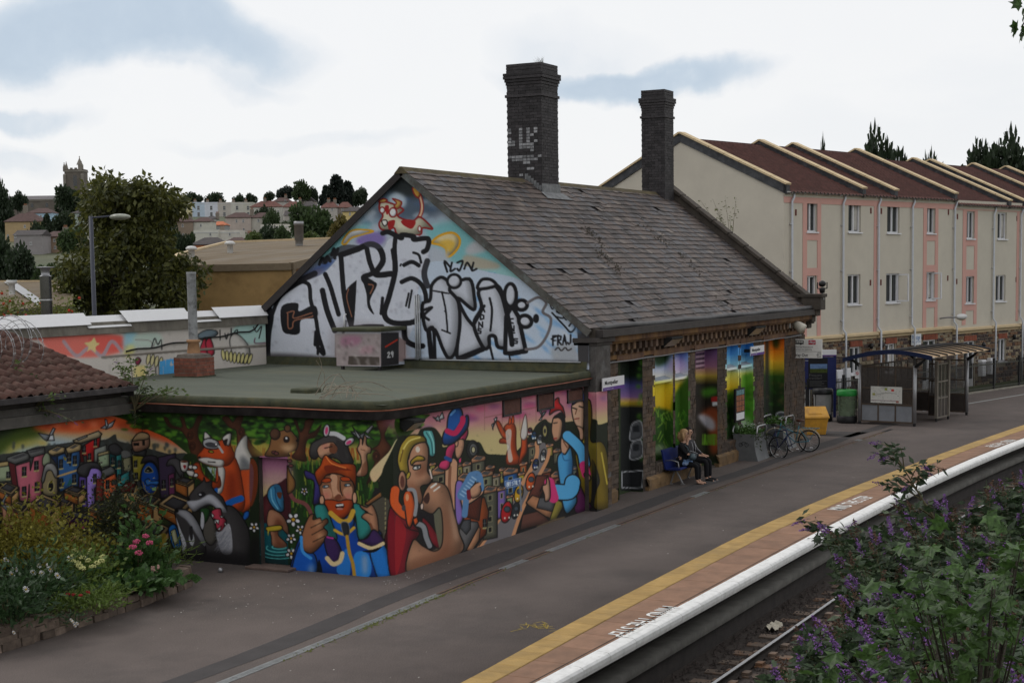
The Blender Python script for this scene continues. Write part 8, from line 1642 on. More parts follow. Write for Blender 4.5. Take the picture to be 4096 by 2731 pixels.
T(h3,1100,785,1480,800,300,'m',var=2,where='large, above the shed roof');T(h3,1560,1000,1500,480,250,'a',var=1,where='by the gable verge');T(h3,330,1155,1480,360,300,'d',var=0,where='before the low white walls');T(h3,600,1170,1480,300,290,'m',var=1,where='between the low white walls and the large tree');T(h3,80,1280,1480,320,260,'b',var=2,where='low above the shed eaves');T(h3,1090,1270,1480,300,240,'b',var=0,where='low at the shed vent pipe')
for u,vt,w,var,wh in ((3500,572,150,0,'behind the second roof'),(3580,590,130,2,'beside the second roof'),(3290,588,40,1,'peeping over the first roof'),(3740,640,130,1,'between two copings'),(3930,580,190,2,'behind the third roof'),(4040,590,180,0,'at the roof end')):tree(u,vt,vt+330,w,130,'d','round',var,wh+' of the apartment block')
# ---- houses
m_rf ={'b':M('roof_brown',(.075,.042,.038),var=.3,scale=1.),'d':M('roof_slate_far',(.06,.052,.052),var=.3,scale=1.),'r':M('roof_red',(.12,.05,.04),var=.3,scale=1.),'o':M('roof_orange',(.42,.13,.06),var=.2,scale=1.)}
m_trim =M('pale_trim',(.5,.5,.5),var=.05);m_pot =M('chimney_pot',(.24,.11,.06),var=.3);m_cst =M('chimney_render',(.2,.17,.14),var=.3)
def house(hf,x0,x1,yr,ye,yb,r,wall,roof,rt,wins,lab,ch=(),ww=30,wh=44,depth=9.):
    k =4.356 if hf is h3 else 3.92;a =hf(x0,ye);b =hf(x1,ye);pL =atr(*a,r);pR =atr(*b,r);W2 =np.linalg.norm((pR-pL)[:2]);c =(pL+pR)/2;ang =math.atan2(pR[1]-pL[1],pR[0]-pL[0]);g =hill(c[0],c[1]);s =r/F/k
    ze =c[2];zb =min(g-1.,ze-(yb-ye)*s);e =empty('house',(c[0],c[1],zb),ang,lab,'house','houses on the hillside');hE =ze-zb;zr =hE+(ye-yr)*s
    mw_ =M('wall_%d_%d_%d' % tuple(int(q*100) for q in wall),wall,var=.1,scale=.6,stain=tuple(q*.75 for q in wall),sscale=.5,samt=.4)
    MB().box((-W2/2,0,0),(W2/2,depth,hE)).build('wall',mw_,e);o =.35;X =W2/2+o
    mb =MB()
    if rt == 'hip':q =min(W2*.3,depth/2);mb.add([(-X,-o,hE),(X,-o,hE),(X,depth+o,hE),(-X,depth+o,hE),(-X+q+o,depth/2,zr),(X-q-o,depth/2,zr),(-X,-o,hE-.2),(X,-o,hE-.2)],[(0,1,5,4),(1,2,5),(2,3,4,5),(3,0,4),(6,7,1,0)])
    elif rt == 'side':mb.add([(-X,-o,hE),(X,-o,hE),(X,depth+o,hE),(-X,depth+o,hE),(-X,depth/2,zr),(X,depth/2,zr)],[(0,1,5,4),(2,3,4,5),(1,2,5),(3,0,4)])
    elif rt == 'front':mb.add([(-X,-o,hE),(X,-o,hE),(0,-o,zr),(-X,depth+o,hE),(X,depth+o,hE),(0,depth+o,zr)],[(0,2,5,3),(1,4,5,2),(0,1,2)])
    else:mb.add([(-W2/2,.3,hE-.1),(W2/2,.3,hE-.1),(W2/2,depth,hE-.3),(-W2/2,depth,hE-.3)],[(0,1,2,3)]);MB().box((-W2/2,-.12,hE-.9),(W2/2,.0,hE-.7)).build('cornice',m_trim if sum(wall) > 1 else m_cst,e)
    rf =mb.build('roof',m_rf[roof],e)
    for cx in ch:
        px =(cx-(x0+x1)/2)*s;MB().box((px-.6,depth*.4,hE),(px+.6,depth*.6,zr+1.1 if rt != 'flat' else hE+1.3)).build('chimney',m_cst,rf)
        zt =zr+1.1 if rt != 'flat' else hE+1.3
        for q in (-.35,0,.35):MB().lathe([(.14,zt),(.11,zt+.6)],(px+q,depth*.5,0),6).build('chimney_pot',m_pot,rf)
    for wx,wy in wins:
        px =(wx-(x0+x1)/2)*s;pz =hE+(ye-wy)*s;hw,h2_ =ww*s/2,wh*s/2;w_ =MB().add([(px-hw,-.02,pz-h2_),(px+hw,-.02,pz-h2_),(px+hw,-.02,pz+h2_),(px-hw,-.02,pz+h2_)],[(0,1,2,3)]).build('window',m_glass,e);mb =MB();f =.09
        mb.box((px-hw,-.06,pz-h2_),(px-hw+f,-.021,pz+h2_));mb.box((px+hw-f,-.06,pz-h2_),(px+hw,-.021,pz+h2_));mb.box((px-hw+f,-.06,pz+h2_-f),(px+hw-f,-.021,pz+h2_));mb.box((px-hw+f,-.06,pz-f/2),(px+hw-f,-.021,pz+f/2));mb.box((px-.03,-.05,pz-h2_),(px+.03,-.022,pz+h2_));mb.box((px-hw-.1,-.15,pz-h2_-.16),(px+hw+.1,-.021,pz-h2_));mb.build('frame',m_trim,w_)
    return e
HS =[(h1,75,645,985,1118,1500,500,(.40,.29,.16),'b','hip',[(387,1195),(543,1195),(115,1340)],'buff villa with arched dormer and dark hipped roof below the church',()),(h1,430,800,905,985,1250,545,(.36,.50,.62),'b','hip',[(640,1042)],'pale blue house behind the buff villa',(340,)),(h1,1120,1480,925,985,1290,560,(.34,.39,.34),'d','hip',[(1222,1040),(1390,1040),(1228,1160)],'sage green house under a shallow slate roof',(1475,)),(h1,1480,1840,925,990,1200,562,(.45,.48,.52),'d','hip',[(1600,1028)],'pale grey house joined to the sage green one',()),(h1,1995,2290,812,882,1230,760,(.52,.51,.46),'d','hip',[(2188,915),(2190,1010),(2195,1105)],'tall off-white house with three rows of windows left of the terrace',(2285,)),(h1,215,640,1250,1335,1640,420,(.27,.25,.25),'d','side',[(480,1462),(240,1345),(300,1500)],'grey stepped row with white box windows',()),(h1,660,1010,1268,1355,1640,430,(.30,.21,.15),'b','hip',[(850,1412),(855,1525),(640,1530)],'tan house with a bay window behind the trees',(960,)),(h1,1340,1600,1060,1120,1340,470,(.52,.50,.44),'b','hip',[(1400,1190)],'cream cottage behind the lamp post',()),(h1,1480,1940,1110,1165,1340,450,(.40,.40,.38),'d','side',[(1560,1220)],'slate-roofed cottage under the lamp head',(1800,)),
      (h2,400,492,505,506,780,801,(.22,.19,.17),'d','flat',[(460,590)],'narrow grey rendered end wall of the terrace',()),(h2,735,1140,735,810,1120,540,(.24,.185,.14),'b','hip',[(980,870),(987,1015)],'brown rendered house with black eaves',(1060,760)),(h2,1140,1430,735,806,1120,541,(.50,.49,.43),'b','hip',[(1265,866)],'cream half joined to the brown rendered house',()),(h2,1655,2050,660,742,1080,580,(.44,.37,.33),'b','hip',[(1825,797),(1930,797),(1935,935)],'pinkish villa with tall sash windows',(2040,)),(h2,2050,2400,662,742,1080,581,(.46,.43,.38),'b','hip',[(2170,790)],'cream half joined to the pinkish villa',()),(h2,1150,1540,938,940,1160,470,(.53,.52,.46),'b','flat',[(1415,1005)],'low white flat-topped house with one dark window',()),(h2,1540,1880,938,942,1160,471,(.53,.50,.45),'b','flat',[(1718,1005)],'low white flat-topped house with a pale blind',(1560,)),(h2,1120,1640,1052,1165,1330,400,(.48,.17,.075),'d','hip',[(1300,1255)],'bright orange house with skylight in its dark roof',()),(h2,1640,1970,1050,1135,1260,410,(.45,.34,.12),'b','hip',[],'brown roof with skylights beside the orange house',(1990,)),(h2,1430,1650,800,862,920,555,(.3,.3,.3),'o','hip',[],'small house with a vivid orange roof',()),(h2,1330,1480,715,770,830,600,(.5,.5,.46),'d','hip',[(1365,790)],'small cream house behind chimney pots',(1495,)),
      (h3,0,560,708,815,1050,700,(.52,.51,.46),'r','hip',[(363,860),(368,970),(488,905)],'white villa with dormer window under the skyline',(235,)),(h3,572,900,715,815,1000,690,(.42,.39,.36),'r','hip',[(812,850)],'grey-white villa with red roof beside the white villa',(850,)),(h3,900,1140,715,800,960,692,(.35,.33,.31),'d','hip',[],'slate-roofed half beside the red-roofed villa',()),(h3,1235,1520,725,825,1000,640,(.42,.39,.36),'r','hip',[(1430,862)],'grey villa in front of the dark conifers',(1350,)),(h3,1520,1760,725,825,1000,641,(.24,.21,.19),'r','hip',[(1612,862)],'darker half of the villa before the conifers',(1460,)),(h3,1610,2000,808,892,1060,560,(.55,.43,.19),'d','hip',[(1740,935)],'yellow house beside the gable verge',()),(h3,600,960,870,965,1120,560,(.36,.33,.30),'d','side',[(700,1010)],'grey cottage with a long slate roof',()),(h3,180,660,1113,1118,1330,470,(.55,.52,.46),'r','flat',[(370,1165)],'long low cream wall with red roof behind',()),(h3,890,1130,618,722,800,760,(.25,.22,.19),'d','front',[(1020,700)],'white-trimmed gabled house beneath the tall skyline tree',()),(h3,400,700,650,720,800,740,(.4,.38,.35),'b','hip',[(615,715)],'brown-roofed house with a broad chimney on the skyline',(600,))]
for q in HS:house(*q[:12],ch=q[12])
for i,(x0,x1,c,nm) in enumerate(((492,705,(.52,.48,.36),'cream'),(705,920,(.36,.45,.66),'cornflower blue'),(920,1130,(.54,.49,.29),'pale yellow'),(1130,1325,(.45,.53,.62),'powder blue'),(1325,1530,(.58,.60,.66),'white'),(1530,1735,(.46,.42,.38),'stone grey'),(1735,1930,(.52,.50,.45),'ivory'),(1930,2080,(.50,.48,.42),'plain cream last'))):
    house(h2,x0,x1,500,506,790,800,c,'d','flat',[((x0+x1)/2,593),((x0+x1)/2,692)],nm+' house of the flat-topped painted terrace',(x0+20,),40,62)
for _ in range(14):  # garden trees between the houses
    u =rng.uniform(-20,1250);r =rng.uniform(240,700);g =hill(*atr(u,1100,r)[:2]);vb =proj(np.array([*atr(u,1100,r)[:2],g]))[1];h =rng.uniform(5,9)*F/r;tree(u,vb-h,vb+4,h*rng.uniform(.8,1.2),r,'dm'[rng.integers(2)],'round',int(rng.integers(3)),'low among the hillside houses')
# ---- church
chu =empty('church',tuple(atr(300,840,700)),math.atan2(RT[1],RT[0]),'grey stone church with battlemented corner-turreted tower and long nave','church');Lc =chu.location;s_ =700/F/3.92;m_ch =M('church_stone',(.125,.108,.092),var=.25,scale=.4,bump=.2);m_ch2 =M('church_dressing',(.2,.18,.155),var=.2,scale=.5)
def cx(x):return (x/3.92-300)*700/F
def cz_(y):return (840-(600+y/3.92))*700/F
zb =-14;wL,wR =cx(1032),cx(1318);D_ =wR-wL
MB().box((wL,0,zb),(wR,D_,cz_(340))).build('tower',m_ch,chu);MB().box((wL-.3,-.3,cz_(348)),(wR+.3,D_+.3,cz_(330))).build('string_course',m_ch2,chu);MB().box((wL-.15,-.15,cz_(330)),(wR+.15,D_+.15,cz_(305))).build('parapet',m_ch,chu)
for k in range(4):a =wL+D_*(.08+.24*k);MB().box((a,-.15,cz_(305)),(a+D_*.13,.5,cz_(285))).build('merlon',m_ch2,chu)
for x,w,yt in ((1028,.5,200),(1062,.5,188),(1300,.5,182)):MB().box((cx(x)-w,0,cz_(340)),(cx(x)+w,2*w,cz_(yt+70))).lathe([(w*1.2,cz_(yt+70)),(.12,cz_(yt+14)),(.3,cz_(yt+8)),(0,cz_(yt))],(cx(x),w,0),6).build('pinnacle',m_ch2,chu)
MB().box((cx(1250),-.2,cz_(345)),(cx(1308),2.8,cz_(238))).lathe([(1.5,cz_(238)),(.1,cz_(130)),(.3,cz_(120)),(.02,cz_(100))],(cx(1265),1.2,0),8).build('spirelet',m_ch2,chu)
for x0,x1,ya,yb in ((1168,1192,420,585),(1198,1222,420,585)):MB().add([(cx(x0),-.05,cz_(yb)),(cx(x1),-.05,cz_(yb)),(cx(x1),-.05,cz_(ya)),(cx((x0+x1)/2),-.05,cz_(ya-25)),(cx(x0),-.05,cz_(ya))],[(0,1,2,3,4)]).build('belfry_window',m_glass,chu)
for x in (1034,1310):MB().add([(cx(x)-.6,-.9,zb),(cx(x)+.6,-.9,zb),(cx(x)+.6,-.5,cz_(400)),(cx(x)-.6,-.5,cz_(400)),(cx(x)-.6,0,zb),(cx(x)+.6,0,zb),(cx(x)+.6,0,cz_(380)),(cx(x)-.6,0,cz_(380))],[(0,1,2,3),(3,2,6,7),(0,3,7,4),(1,5,6,2)]).build('buttress',m_ch2,chu)
MB().box((cx(-400),1,zb),(cx(1032),14,cz_(780))).build('nave',m_ch,chu);MB().prism([(cx(-400),.6,cz_(770)),(cx(-400),14.4,cz_(770)),(cx(-400),8,cz_(698))],(cx(1032)-cx(-400),0,0)).build('nave_roof',M('church_lead',(.13,.12,.125),var=.25,scale=.5),chu);MB().box((cx(-400),.7,cz_(790)),(cx(1032),1.2,cz_(765))).build('nave_parapet',m_ch2,chu)
for x in (495,728,940):MB().add([(cx(x-22),.95,cz_(890)),(cx(x+22),.95,cz_(890)),(cx(x+22),.95,cz_(840)),(cx(x),.95,cz_(818)),(cx(x-22),.95,cz_(840))],[(0,1,2,3,4)]).build('nave_window',m_glass,chu)
MB().box((cx(0),4,cz_(640)),(cx(80),6,cz_(605))).build('stair_turret',m_ch,chu)
# ---- sheds
m_shw =M('tan_cladding',(.42,.27,.11),rough=.7,var=.12,scale=1.5,stain=(.19,.11,.04),sscale=.8);m_shr =M('shed_sheeting',(.135,.10,.06),rough=.9,var=.25,scale=.6,stain=(.2,.185,.16),sscale=.7,stretch=(.3,2.5,1),bump=.2)
shd =wempty('corrugated_shed',tuple(atr(930,1060,64)*np.array([1,1,0])+np.array([0,0,-1.4])),label='tan corrugated industrial shed with long brown sheet roof',cat='shed')
E =lambda u,v,r:atr(u,v,r)
a,b =E(680,1074,64),E(1166,1064,64);n_ =130;V =[]
dv =(b-a)/n_;nn_ =np.array([-dv[1],dv[0],0]);nn_ /= np.linalg.norm(nn_)
for i in range(n_*2+1):p =a+(b-a)*i/(n_*2)+nn_*(.04 if i % 2 else -.0);V += [(p[0],p[1],-1.4),(p[0],p[1],p[2])]
npmesh('cladding',V,[(2*i,2*i+2,2*i+3,2*i+1) for i in range(n_*2)],m_shw,shd)
R0,R1,R2,E3 =E(712,1022,70),E(905,972,86),E(1420,952,86),E(1270,1030,67)
MB().add([a+(0,0,.12),b+(0,0,.12),E3,R2,R1,R0],[(0,1,2,3,4,5)]).build('roof_sheet',m_shr,shd)
m_trimb =M('shed_trim',(.17,.13,.085),var=.15)
MB().bar(a+(0,0,-.02),b+(0,0,-.02),.2,.28).build('eaves_gutter',m_trimb,shd);MB().bar(b+(0,0,0),E3+(0,0,-.08),.2,.3).build('eaves_gutter',m_trimb,shd)
q =E(1160,1062,64.2);MB().add([q,E3+(0,0,-.2),(E3[0],E3[1],-1.4),(q[0],q[1],-1.4)],[(0,3,2,1)]).build('side_cladding',M('rust_cladding',(.20,.095,.04),var=.2),shd);MB().bar((q[0],q[1],-1.4),q,.45,.2).build('corner_trim',m_trimb,shd)
for P_,Q_ in ((R0,a+(0,0,.15)),(R0,R1),(R1,R2)):MB().bar(P_+(0,0,.05),Q_+(0,0,.05),.18,.1).build('verge_flashing',m_cstone,shd)
for u,v,r in ((767,1040,68),(921,1017,72)):
    p =E(u,v,r);MB().lathe([(.14,-.1),(.14,.42),(.24,.44),(.26,.52),(.16,.6),(0,.62)],tuple(p),10).build('roof_vent',m_gutter,shd,True)
p =E(1197,982,78);MB().lathe([(.2,0),(.2,.25),(.24,.26),(.24,1.0),(.26,1.0),(.26,1.2),(0,1.2)],tuple(p),10).build('vent_pipe',m_steel,shd,True)
sh2 =wempty('brown_sheet_roof_shed',tuple(E(130,1240,58)*np.array([1,1,0])+np.array([0,0,-1.4])),label='low shed with pinkish brown sheet roof and a grey diagonal strip',cat='shed');q =[E(-80,1245,54),E(290,1222,54),E(300,1125,66),E(-80,1128,66)]
MB().add(q,[(0,1,2,3)]).build('roof_sheet',m_shr,sh2);MB().add([q[0],q[1],(*q[1][:2],-1.4),(*q[0][:2],-1.4)],[(0,1,2,3)]).build('wall',m_soot,sh2);MB().bar(q[3],q[2],.12,.12).build('ridge_flashing',m_cstone,sh2);MB().add([E(15,1130,65.5)+(0,0,.03),E(60,1130,65.5)+(0,0,.03),E(190,1218,55)+(0,0,.03),E(150,1222,55)+(0,0,.03)],[(0,1,2,3)]).build('roof_strip',m_steel,sh2)
p =E(48,1168,59);MB().lathe([(.12,-.1),(.12,.3),(.2,.32),(.2,.45),(0,.45)],tuple(p),10).build('roof_vent',m_gutter,sh2,True)
# ---- lamp post, steel flue
p =E(378,1260,46);lt =E(366,866,46);ps =wempty('street_lamp_post',(p[0],p[1],-1.4),label='dark grey street lamp post with a horizontal arm behind the parapet',cat='lamp post')
m_lg =M('lamp_paint',(.05,.055,.075),rough=.5,var=.15);MB().tube([(p[0],p[1],-1.4),(p[0],p[1],lt[2])],[.075,.06],8).build('post',m_lg,ps,True);h_ =E(450,864,46);MB().tube([(p[0],p[1],lt[2]-.05),tuple(h_)],.03,6).build('arm',m_lg,ps,True);c_ =E(480,868,46);MB().ball(tuple(c_),.16,12,6,(2.0,2.0,.6)).build('lamp_head',M('lamp_glass',(.28,.29,.24),rough=.3,var=.25,scale=6),ps,True)
p =E(188,1258,38);fl2 =wempty('steel_flue',(p[0],p[1],3.),label='shiny stainless steel flue with conical cowl behind the parapet',cat='flue');zt =E(186,1105,38)[2];zc =E(186,1071,38)[2]
MB().lathe([(.14,2.5),(.14,zt)],(p[0],p[1],0),18).build('pipe',M('stainless',(.16,.155,.15),rough=.18,var=.1,metal=1.),fl2,True);MB().lathe([(.145,zt-.6),(.15,zt-.58),(.145,zt-.56)],(p[0],p[1],0),18).build('band',m_rim,fl2,True);MB().lathe([(.15,zt),(.10,zt+.03),(.10,zt+.1),(.13,zt+.2),(.21,zc),(.21,zc+.02),(.0,zc+.03)],(p[0],p[1],0),18).build('cowl',m_steel,fl2,True)
# ================================================================ planting
def cloudfn(c,rad,shell=.5):
    c =np.asarray(c,float);rad =np.asarray(rad,float)
    def f():
        d =rng.normal(size=3);d /= np.linalg.norm(d);return c+d*rad*rng.uniform(shell,1.)**.7,d*.6+rng.normal(size=3)*.7+np.array([0,0,-.2])
    return f
# the large light tree beside the shed
bt =wempty('birch_tree',(*atr(470,1300,60)[:2],-1.4),label='large loose yellow-green tree between the lamp post and the tan shed',cat='tree')
cl_ =[]
for k in range(70):
    while True:
        u,v =rng.uniform(250,775),rng.uniform(745,1290)
        if ((u-510)/275)**2+((v-1060)/330)**2 < 1 and not (u < 330 and v < 950) and not (u > 700 and v < 950):break
    cl_.append((atr(u,v,60+rng.uniform(-1.8,1.8)),rng.uniform(.5,.95)))
def bf():
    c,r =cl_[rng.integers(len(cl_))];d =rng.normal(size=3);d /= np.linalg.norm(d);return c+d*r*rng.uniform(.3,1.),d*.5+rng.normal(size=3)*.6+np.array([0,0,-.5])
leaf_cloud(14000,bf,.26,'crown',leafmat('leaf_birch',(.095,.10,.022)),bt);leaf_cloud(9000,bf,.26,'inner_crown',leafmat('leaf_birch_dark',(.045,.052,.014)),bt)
b0 =Vector(bt.location);mb =MB();mb.tube([b0,b0+Vector((.1,0,4)),b0+Vector((0,.2,8))],[.18,.13,.03],7)
for c,r in cl_[::4]:mb.tube([b0+Vector((0,0,3+2*random.random())),Vector(c)],[.05,.012],4)
mb.build('trunk',m_bark,bt)
bs =wempty('berry_bush',(*atr(100,1260,40)[:2],2.5),label='bright leafy bush with red berries behind the white panels',cat='bush');pts_ =[atr(rng.uniform(-30,290),rng.uniform(1195,1275),40+rng.uniform(-.5,.5)) for _ in range(26)]
leaf_cloud(1500,lambda:(pts_[rng.integers(26)]+rng.normal(size=3)*.16,None),.11,'foliage',leafmat('leaf_berry',(.12,.14,.03)),bs);mb =MB()
for _ in range(46):mb.ball(tuple(pts_[rng.integers(26)]+rng.normal(size=3)*.17),.04,6,4)
mb.build('berries',M('red_berry',(.4,.04,.02),var=.2),bs,kind='stuff')
# stems, leaves and flower spikes of buddleia
m_stem =M('green_stem',(.10,.085,.045),var=.3);m_flo =M('buddleia_bloom',(.19,.09,.27),rough=.9,var=.4,scale=20);m_seed =M('brown_spike',(.09,.05,.032),rough=.9,var=.4,scale=20)
def buddleia(e,tips,base,nl,size,mats,spike=.16,dead=.25):
    S =MB();lv =[];fl_ =[];sd_ =[]
    for T_ in tips:
        T_ =np.asarray(T_,float);B_ =np.asarray(base(T_),float);d =T_-B_;ctrl =B_+d*.55+np.array([0,0,abs(d[2])*.18+.1]);C =[(1-t)**2*B_+2*t*(1-t)*ctrl+t*t*T_ for t in np.linspace(0,1,9)]
        S.tube(C,np.linspace(.014,.004,9),4);hz =np.array([rng.normal(),rng.normal(),0]);hz /= np.linalg.norm(hz)+1e-6
        for k in range(nl):
            t =rng.uniform(.35,1.)**.7;p =(1-t)**2*B_+2*t*(1-t)*ctrl+t*t*T_;q =rng.normal(size=3);q[2]=q[2]*.35+rng.uniform(-.35,.25);lv.append((p+rng.normal(size=3)*.05,q))
        tg =C[-1]-C[-2];tg /= np.linalg.norm(tg);tg =tg+np.array([0,0,-.15])+rng.normal(size=3)*.3;tg /= np.linalg.norm(tg);(sd_ if rng.random() < dead else fl_ if rng.random() < .5 else []).append((T_,tg))
    S.build('stems',m_stem,e,kind='stuff');n =len(lv);k =n*2//3;it1 =iter(lv[:k]);it2 =iter(lv[k:])
    leaf_cloud(k,lambda:next(it1),size,'foliage',leafmat(*mats[0]),e,aspect=2.6);leaf_cloud(n-k,lambda:next(it2),size*.9,'grey_foliage',leafmat(*mats[1]),e,aspect=2.8)
    for nm,L,m in (('flower_spikes',fl_,m_flo),('seed_spikes',sd_,m_seed)):
        if L:K_ =90;J =[(T_+tg*spike*(q := rng.uniform(-.1,1))+rng.normal(size=3)*spike*.13*(1.1-q),None) for T_,tg in L for _ in range(K_)];i_ =iter(J);leaf_cloud(len(J),lambda:next(i_),spike*.13,nm,m,e,aspect=1.2)
poly =[(2030,2731),(2100,2620),(2230,2500),(2450,2420),(2480,2300),(2330,2160),(2290,2130),(2480,2080),(2620,2090),(3000,2060),(3330,2030),(3420,2000),(3480,1960),(3600,1990),(3850,1950),(3990,1890),(4200,1830),(4200,2800),(2030,2800)]
def inpoly(x,y,P):
    c =False;j =len(P)-1
    for i in range(len(P)):
        if (P[i][1] > y) != (P[j][1] > y) and x < (P[j][0]-P[i][0])*(y-P[i][1])/(P[j][1]-P[i][1])+P[i][0]:c =not c
        j =i
    return c
BP =[(3060,2731),(3270,2480),(3400,2440),(3330,2280),(3370,2190),(3230,2120),(3330,2090),(3420,2110),(3560,2090),(3600,2030),(3720,2030),(3850,1960),(3980,1960),(4120,1890),(4200,1850),(4200,2800),(3060,2800)]
tips =[]
while len(tips) < 430:
    u,v =rng.uniform(3050,4200),rng.uniform(1860,2790)
    if inpoly(u,v,BP):
        f =(v-1880)/850;r =25.5-10.5*f+rng.uniform(-1.2,1.2);tips.append(atr(u,v,r))
bu =[[],[],[]]
for t_ in tips:r =np.linalg.norm(t_[:2]);bu[0 if r > 22 else 1 if r > 18 else 2].append(t_)
mats =(('budd_leaf',(.030,.052,.022),.4),('budd_pale',(.07,.10,.05),.3))
for L,nm in zip(bu,('purple buddleia bush farther along the embankment','purple buddleia bush in the middle of the embankment','purple buddleia bush at the near end of the embankment')):
    if not L:continue
    c =np.mean(L,0);e =wempty('buddleia_bush',(c[0],c[1],hill(c[0],c[1])),label=nm,cat='bush',group='buddleia on the embankment')
    base =lambda T_:(T_[0]*.75+c[0]*.25+rng.normal()*.15,T_[1]*.75+c[1]*.25-.3+rng.normal()*.15,hill(T_[0],T_[1])-.05)
    buddleia(e,L,base,60,.19,mats,.2)
# tall spray with flower heads standing above the bush
sp =[(3520,1772),(3505,1815),(3545,1830),(3600,1790),(3690,1862),(3690,1890),(3740,1870),(3570,1900),(3625,1940),(3530,1935),(3580,2010),(3640,2030),(3700,2000),(3560,2060),(3600,1960)]
e =wempty('buddleia_spray',(*atr(3720,2100,24)[:2],1.),label='tall leafy buddleia spray with purple heads rising above the rest',cat='bush');rt =atr(3760,2110,24);buddleia(e,[atr(u*.98+70 if False else u,v,24+rng.uniform(-.3,.3)) for u,v in sp],lambda T_:(lambda w_:rt*(1-w_)+atr(3600,1850,24)*w_)(float(np.clip((T_[2]-rt[2])/(atr(3600,1850,24)[2]-rt[2])-.25,0,.9))),14,.17,mats,.17,.2);MB().tube([tuple(rt+np.array([.3,-.1,-2.5])),tuple(rt),tuple(atr(3600,1850,24))],[.03,.022,.008],5).build('main_stem',m_stem,e)
tipsn =[(3120,2080),(3180,2130),(3090,2050),(3240,2150),(3300,2100),(3150,2110)];e =wempty('buddleia_spray',(*atr(3300,2250,24)[:2],-.8),label='low buddleia spray reaching out towards the white platform edge',cat='bush');buddleia(e,[atr(u+120,v+30,24) for u,v in tipsn],lambda T_:atr(3480,2260,24),34,.16,mats,.18,.1)
# sycamore sapling close to the camera: every leaf its own piece
sy =wempty('sycamore_sapling',(*atr(3700,2731,12)[:2],0.),label='young sycamore with broad lobed leaves among the buddleia',cat='tree');m_syc =leafmat('sycamore_leaf',(.045,.088,.022),.25,.45)
lf =MB();ang =[0,14,24,46,60,74,100,125,150,172];rad =[1,.62,.55,.86,.5,.42,.7,.38,.42,.2];pts_ =[(0,0,.0)]+[(rad[i]*math.cos(math.radians(a))*.5+.12,rad[i]*math.sin(math.radians(a))*.5,.05*math.sin(i)) for i,a in enumerate(ang)]+[(rad[i]*math.cos(math.radians(a))*.5+.12,-rad[i]*math.sin(math.radians(a))*.5,-.04*math.sin(i)) for i,a in reversed(list(enumerate(ang)))][:-1]
lf.add(pts_,[(0,i,i+1) for i in range(1,len(pts_)-1)]+[(0,len(pts_)-1,1)]);lfm =lf.mesh('leaf',m_syc)
SP =[(3300,2731),(3420,2560),(3560,2440),(3640,2350),(3760,2260),(3900,2200),(4100,2150),(4150,2731)];n =0;mb =MB();tr0 =atr(3900,3300,12)
for k in range(44):
    while True:
        u,v =rng.uniform(3300,4150),rng.uniform(2150,2760)
        if inpoly(u,v,SP):break
    c =atr(u,v,11.5+rng.uniform(-1,1.6));mb.tube([tuple(tr0+(0,0,rng.uniform(-.2,.5))),tuple((tr0+c)/2+(0,0,.1)),tuple(c)],[.02,.012,.004],4)
    for j in range(6):inst(lfm,'leaf',sy,tuple(c+rng.normal(size=3)*.13),(rng.normal()*.5,rng.normal()*.5+.35,rng.uniform(0,6.28)),(rng.uniform(.17,.28),)*3)
mb.build('branches',m_bark,sy)
o9 =wempty('overhanging_branch',tuple(atr(4110,100,9)),label='sycamore leaves hanging into the sky at the right edge',cat='branch')
for u,v in ((4085,20),(4070,110),(4080,150),(4095,60),(4110,90),(4090,130),(4100,165),(4060,122)):inst(lfm,'leaf',o9,tuple(atr(u,v,9)),(1.4+rng.normal()*.3,rng.normal()*.3,rng.uniform(2,4)),(.13,)*3)
MB().tube([tuple(atr(4200,-40,9)),tuple(atr(4120,60,9)),tuple(atr(4085,110,9))],[.012,.008,.004],5).build('twig',m_bark,o9)
# sprays growing over the annex roof and wing
def sprig(u,v,r_plane,tips_,lab,n=30,root=None):
    B_ =root if root is not None else onx(u,v,r_plane);e =wempty('buddleia_sprig',tuple(B_),label=lab,cat='plant');buddleia(e,[onx(a,b,r_plane+rng.uniform(-.3,.2)) for a,b in tips_],lambda T_:B_,n,.115,(('sprig_leaf',(.075,.11,.03),.35),('sprig_dark',(.04,.06,.025),.35)),.08,.35)
sprig(540,1640,23.6,[(470,1450),(520,1430),(600,1480),(500,1500),(560,1520),(680,1555),(740,1560),(620,1590),(480,1660),(540,1690),(440,1680),(500,1560),(590,1550)],'buddleia sprig sprouting at the corner of felt roof and pantiles',40)
sprig(130,1640,21.2,[(60,1600),(120,1575),(200,1590),(240,1585),(30,1680),(90,1700),(180,1640),(300,1690),(230,1660),(20,1640)],'thin buddleia sprays hanging over the wing fascia',16)
sprig(40,1560,21.5,[(30,1480),(90,1440),(20,1520),(110,1560),(160,1520)],'leafy sprig on the pantiles',12)
e =wempty('roof_sapling',(50.4,18.2,6.4),label='thin sapling sprouting behind the coped end of the slate roof',cat='plant');B_ =np.array([50.5,18.,6.2])
rp =[onx(u,v,50.6) for u,v in ((2800,800),(2850,795),(2900,790),(2945,790),(2870,830),(2820,840),(2920,870),(2880,870),(2780,835))];S =MB()
for p in rp:S.tube([tuple(B_),tuple((B_+p)/2+(0,0,.1)),tuple(p)],[.012,.008,.003],4)
S.build('stems',m_stem,e);leaf_cloud(150,lambda:(rp[rng.integers(len(rp))]*(q := rng.uniform(.55,1.))+B_*(1-q)+rng.normal(size=3)*.06,None),.09,'foliage',leafmat('sapling_leaf',(.09,.105,.035)),e)
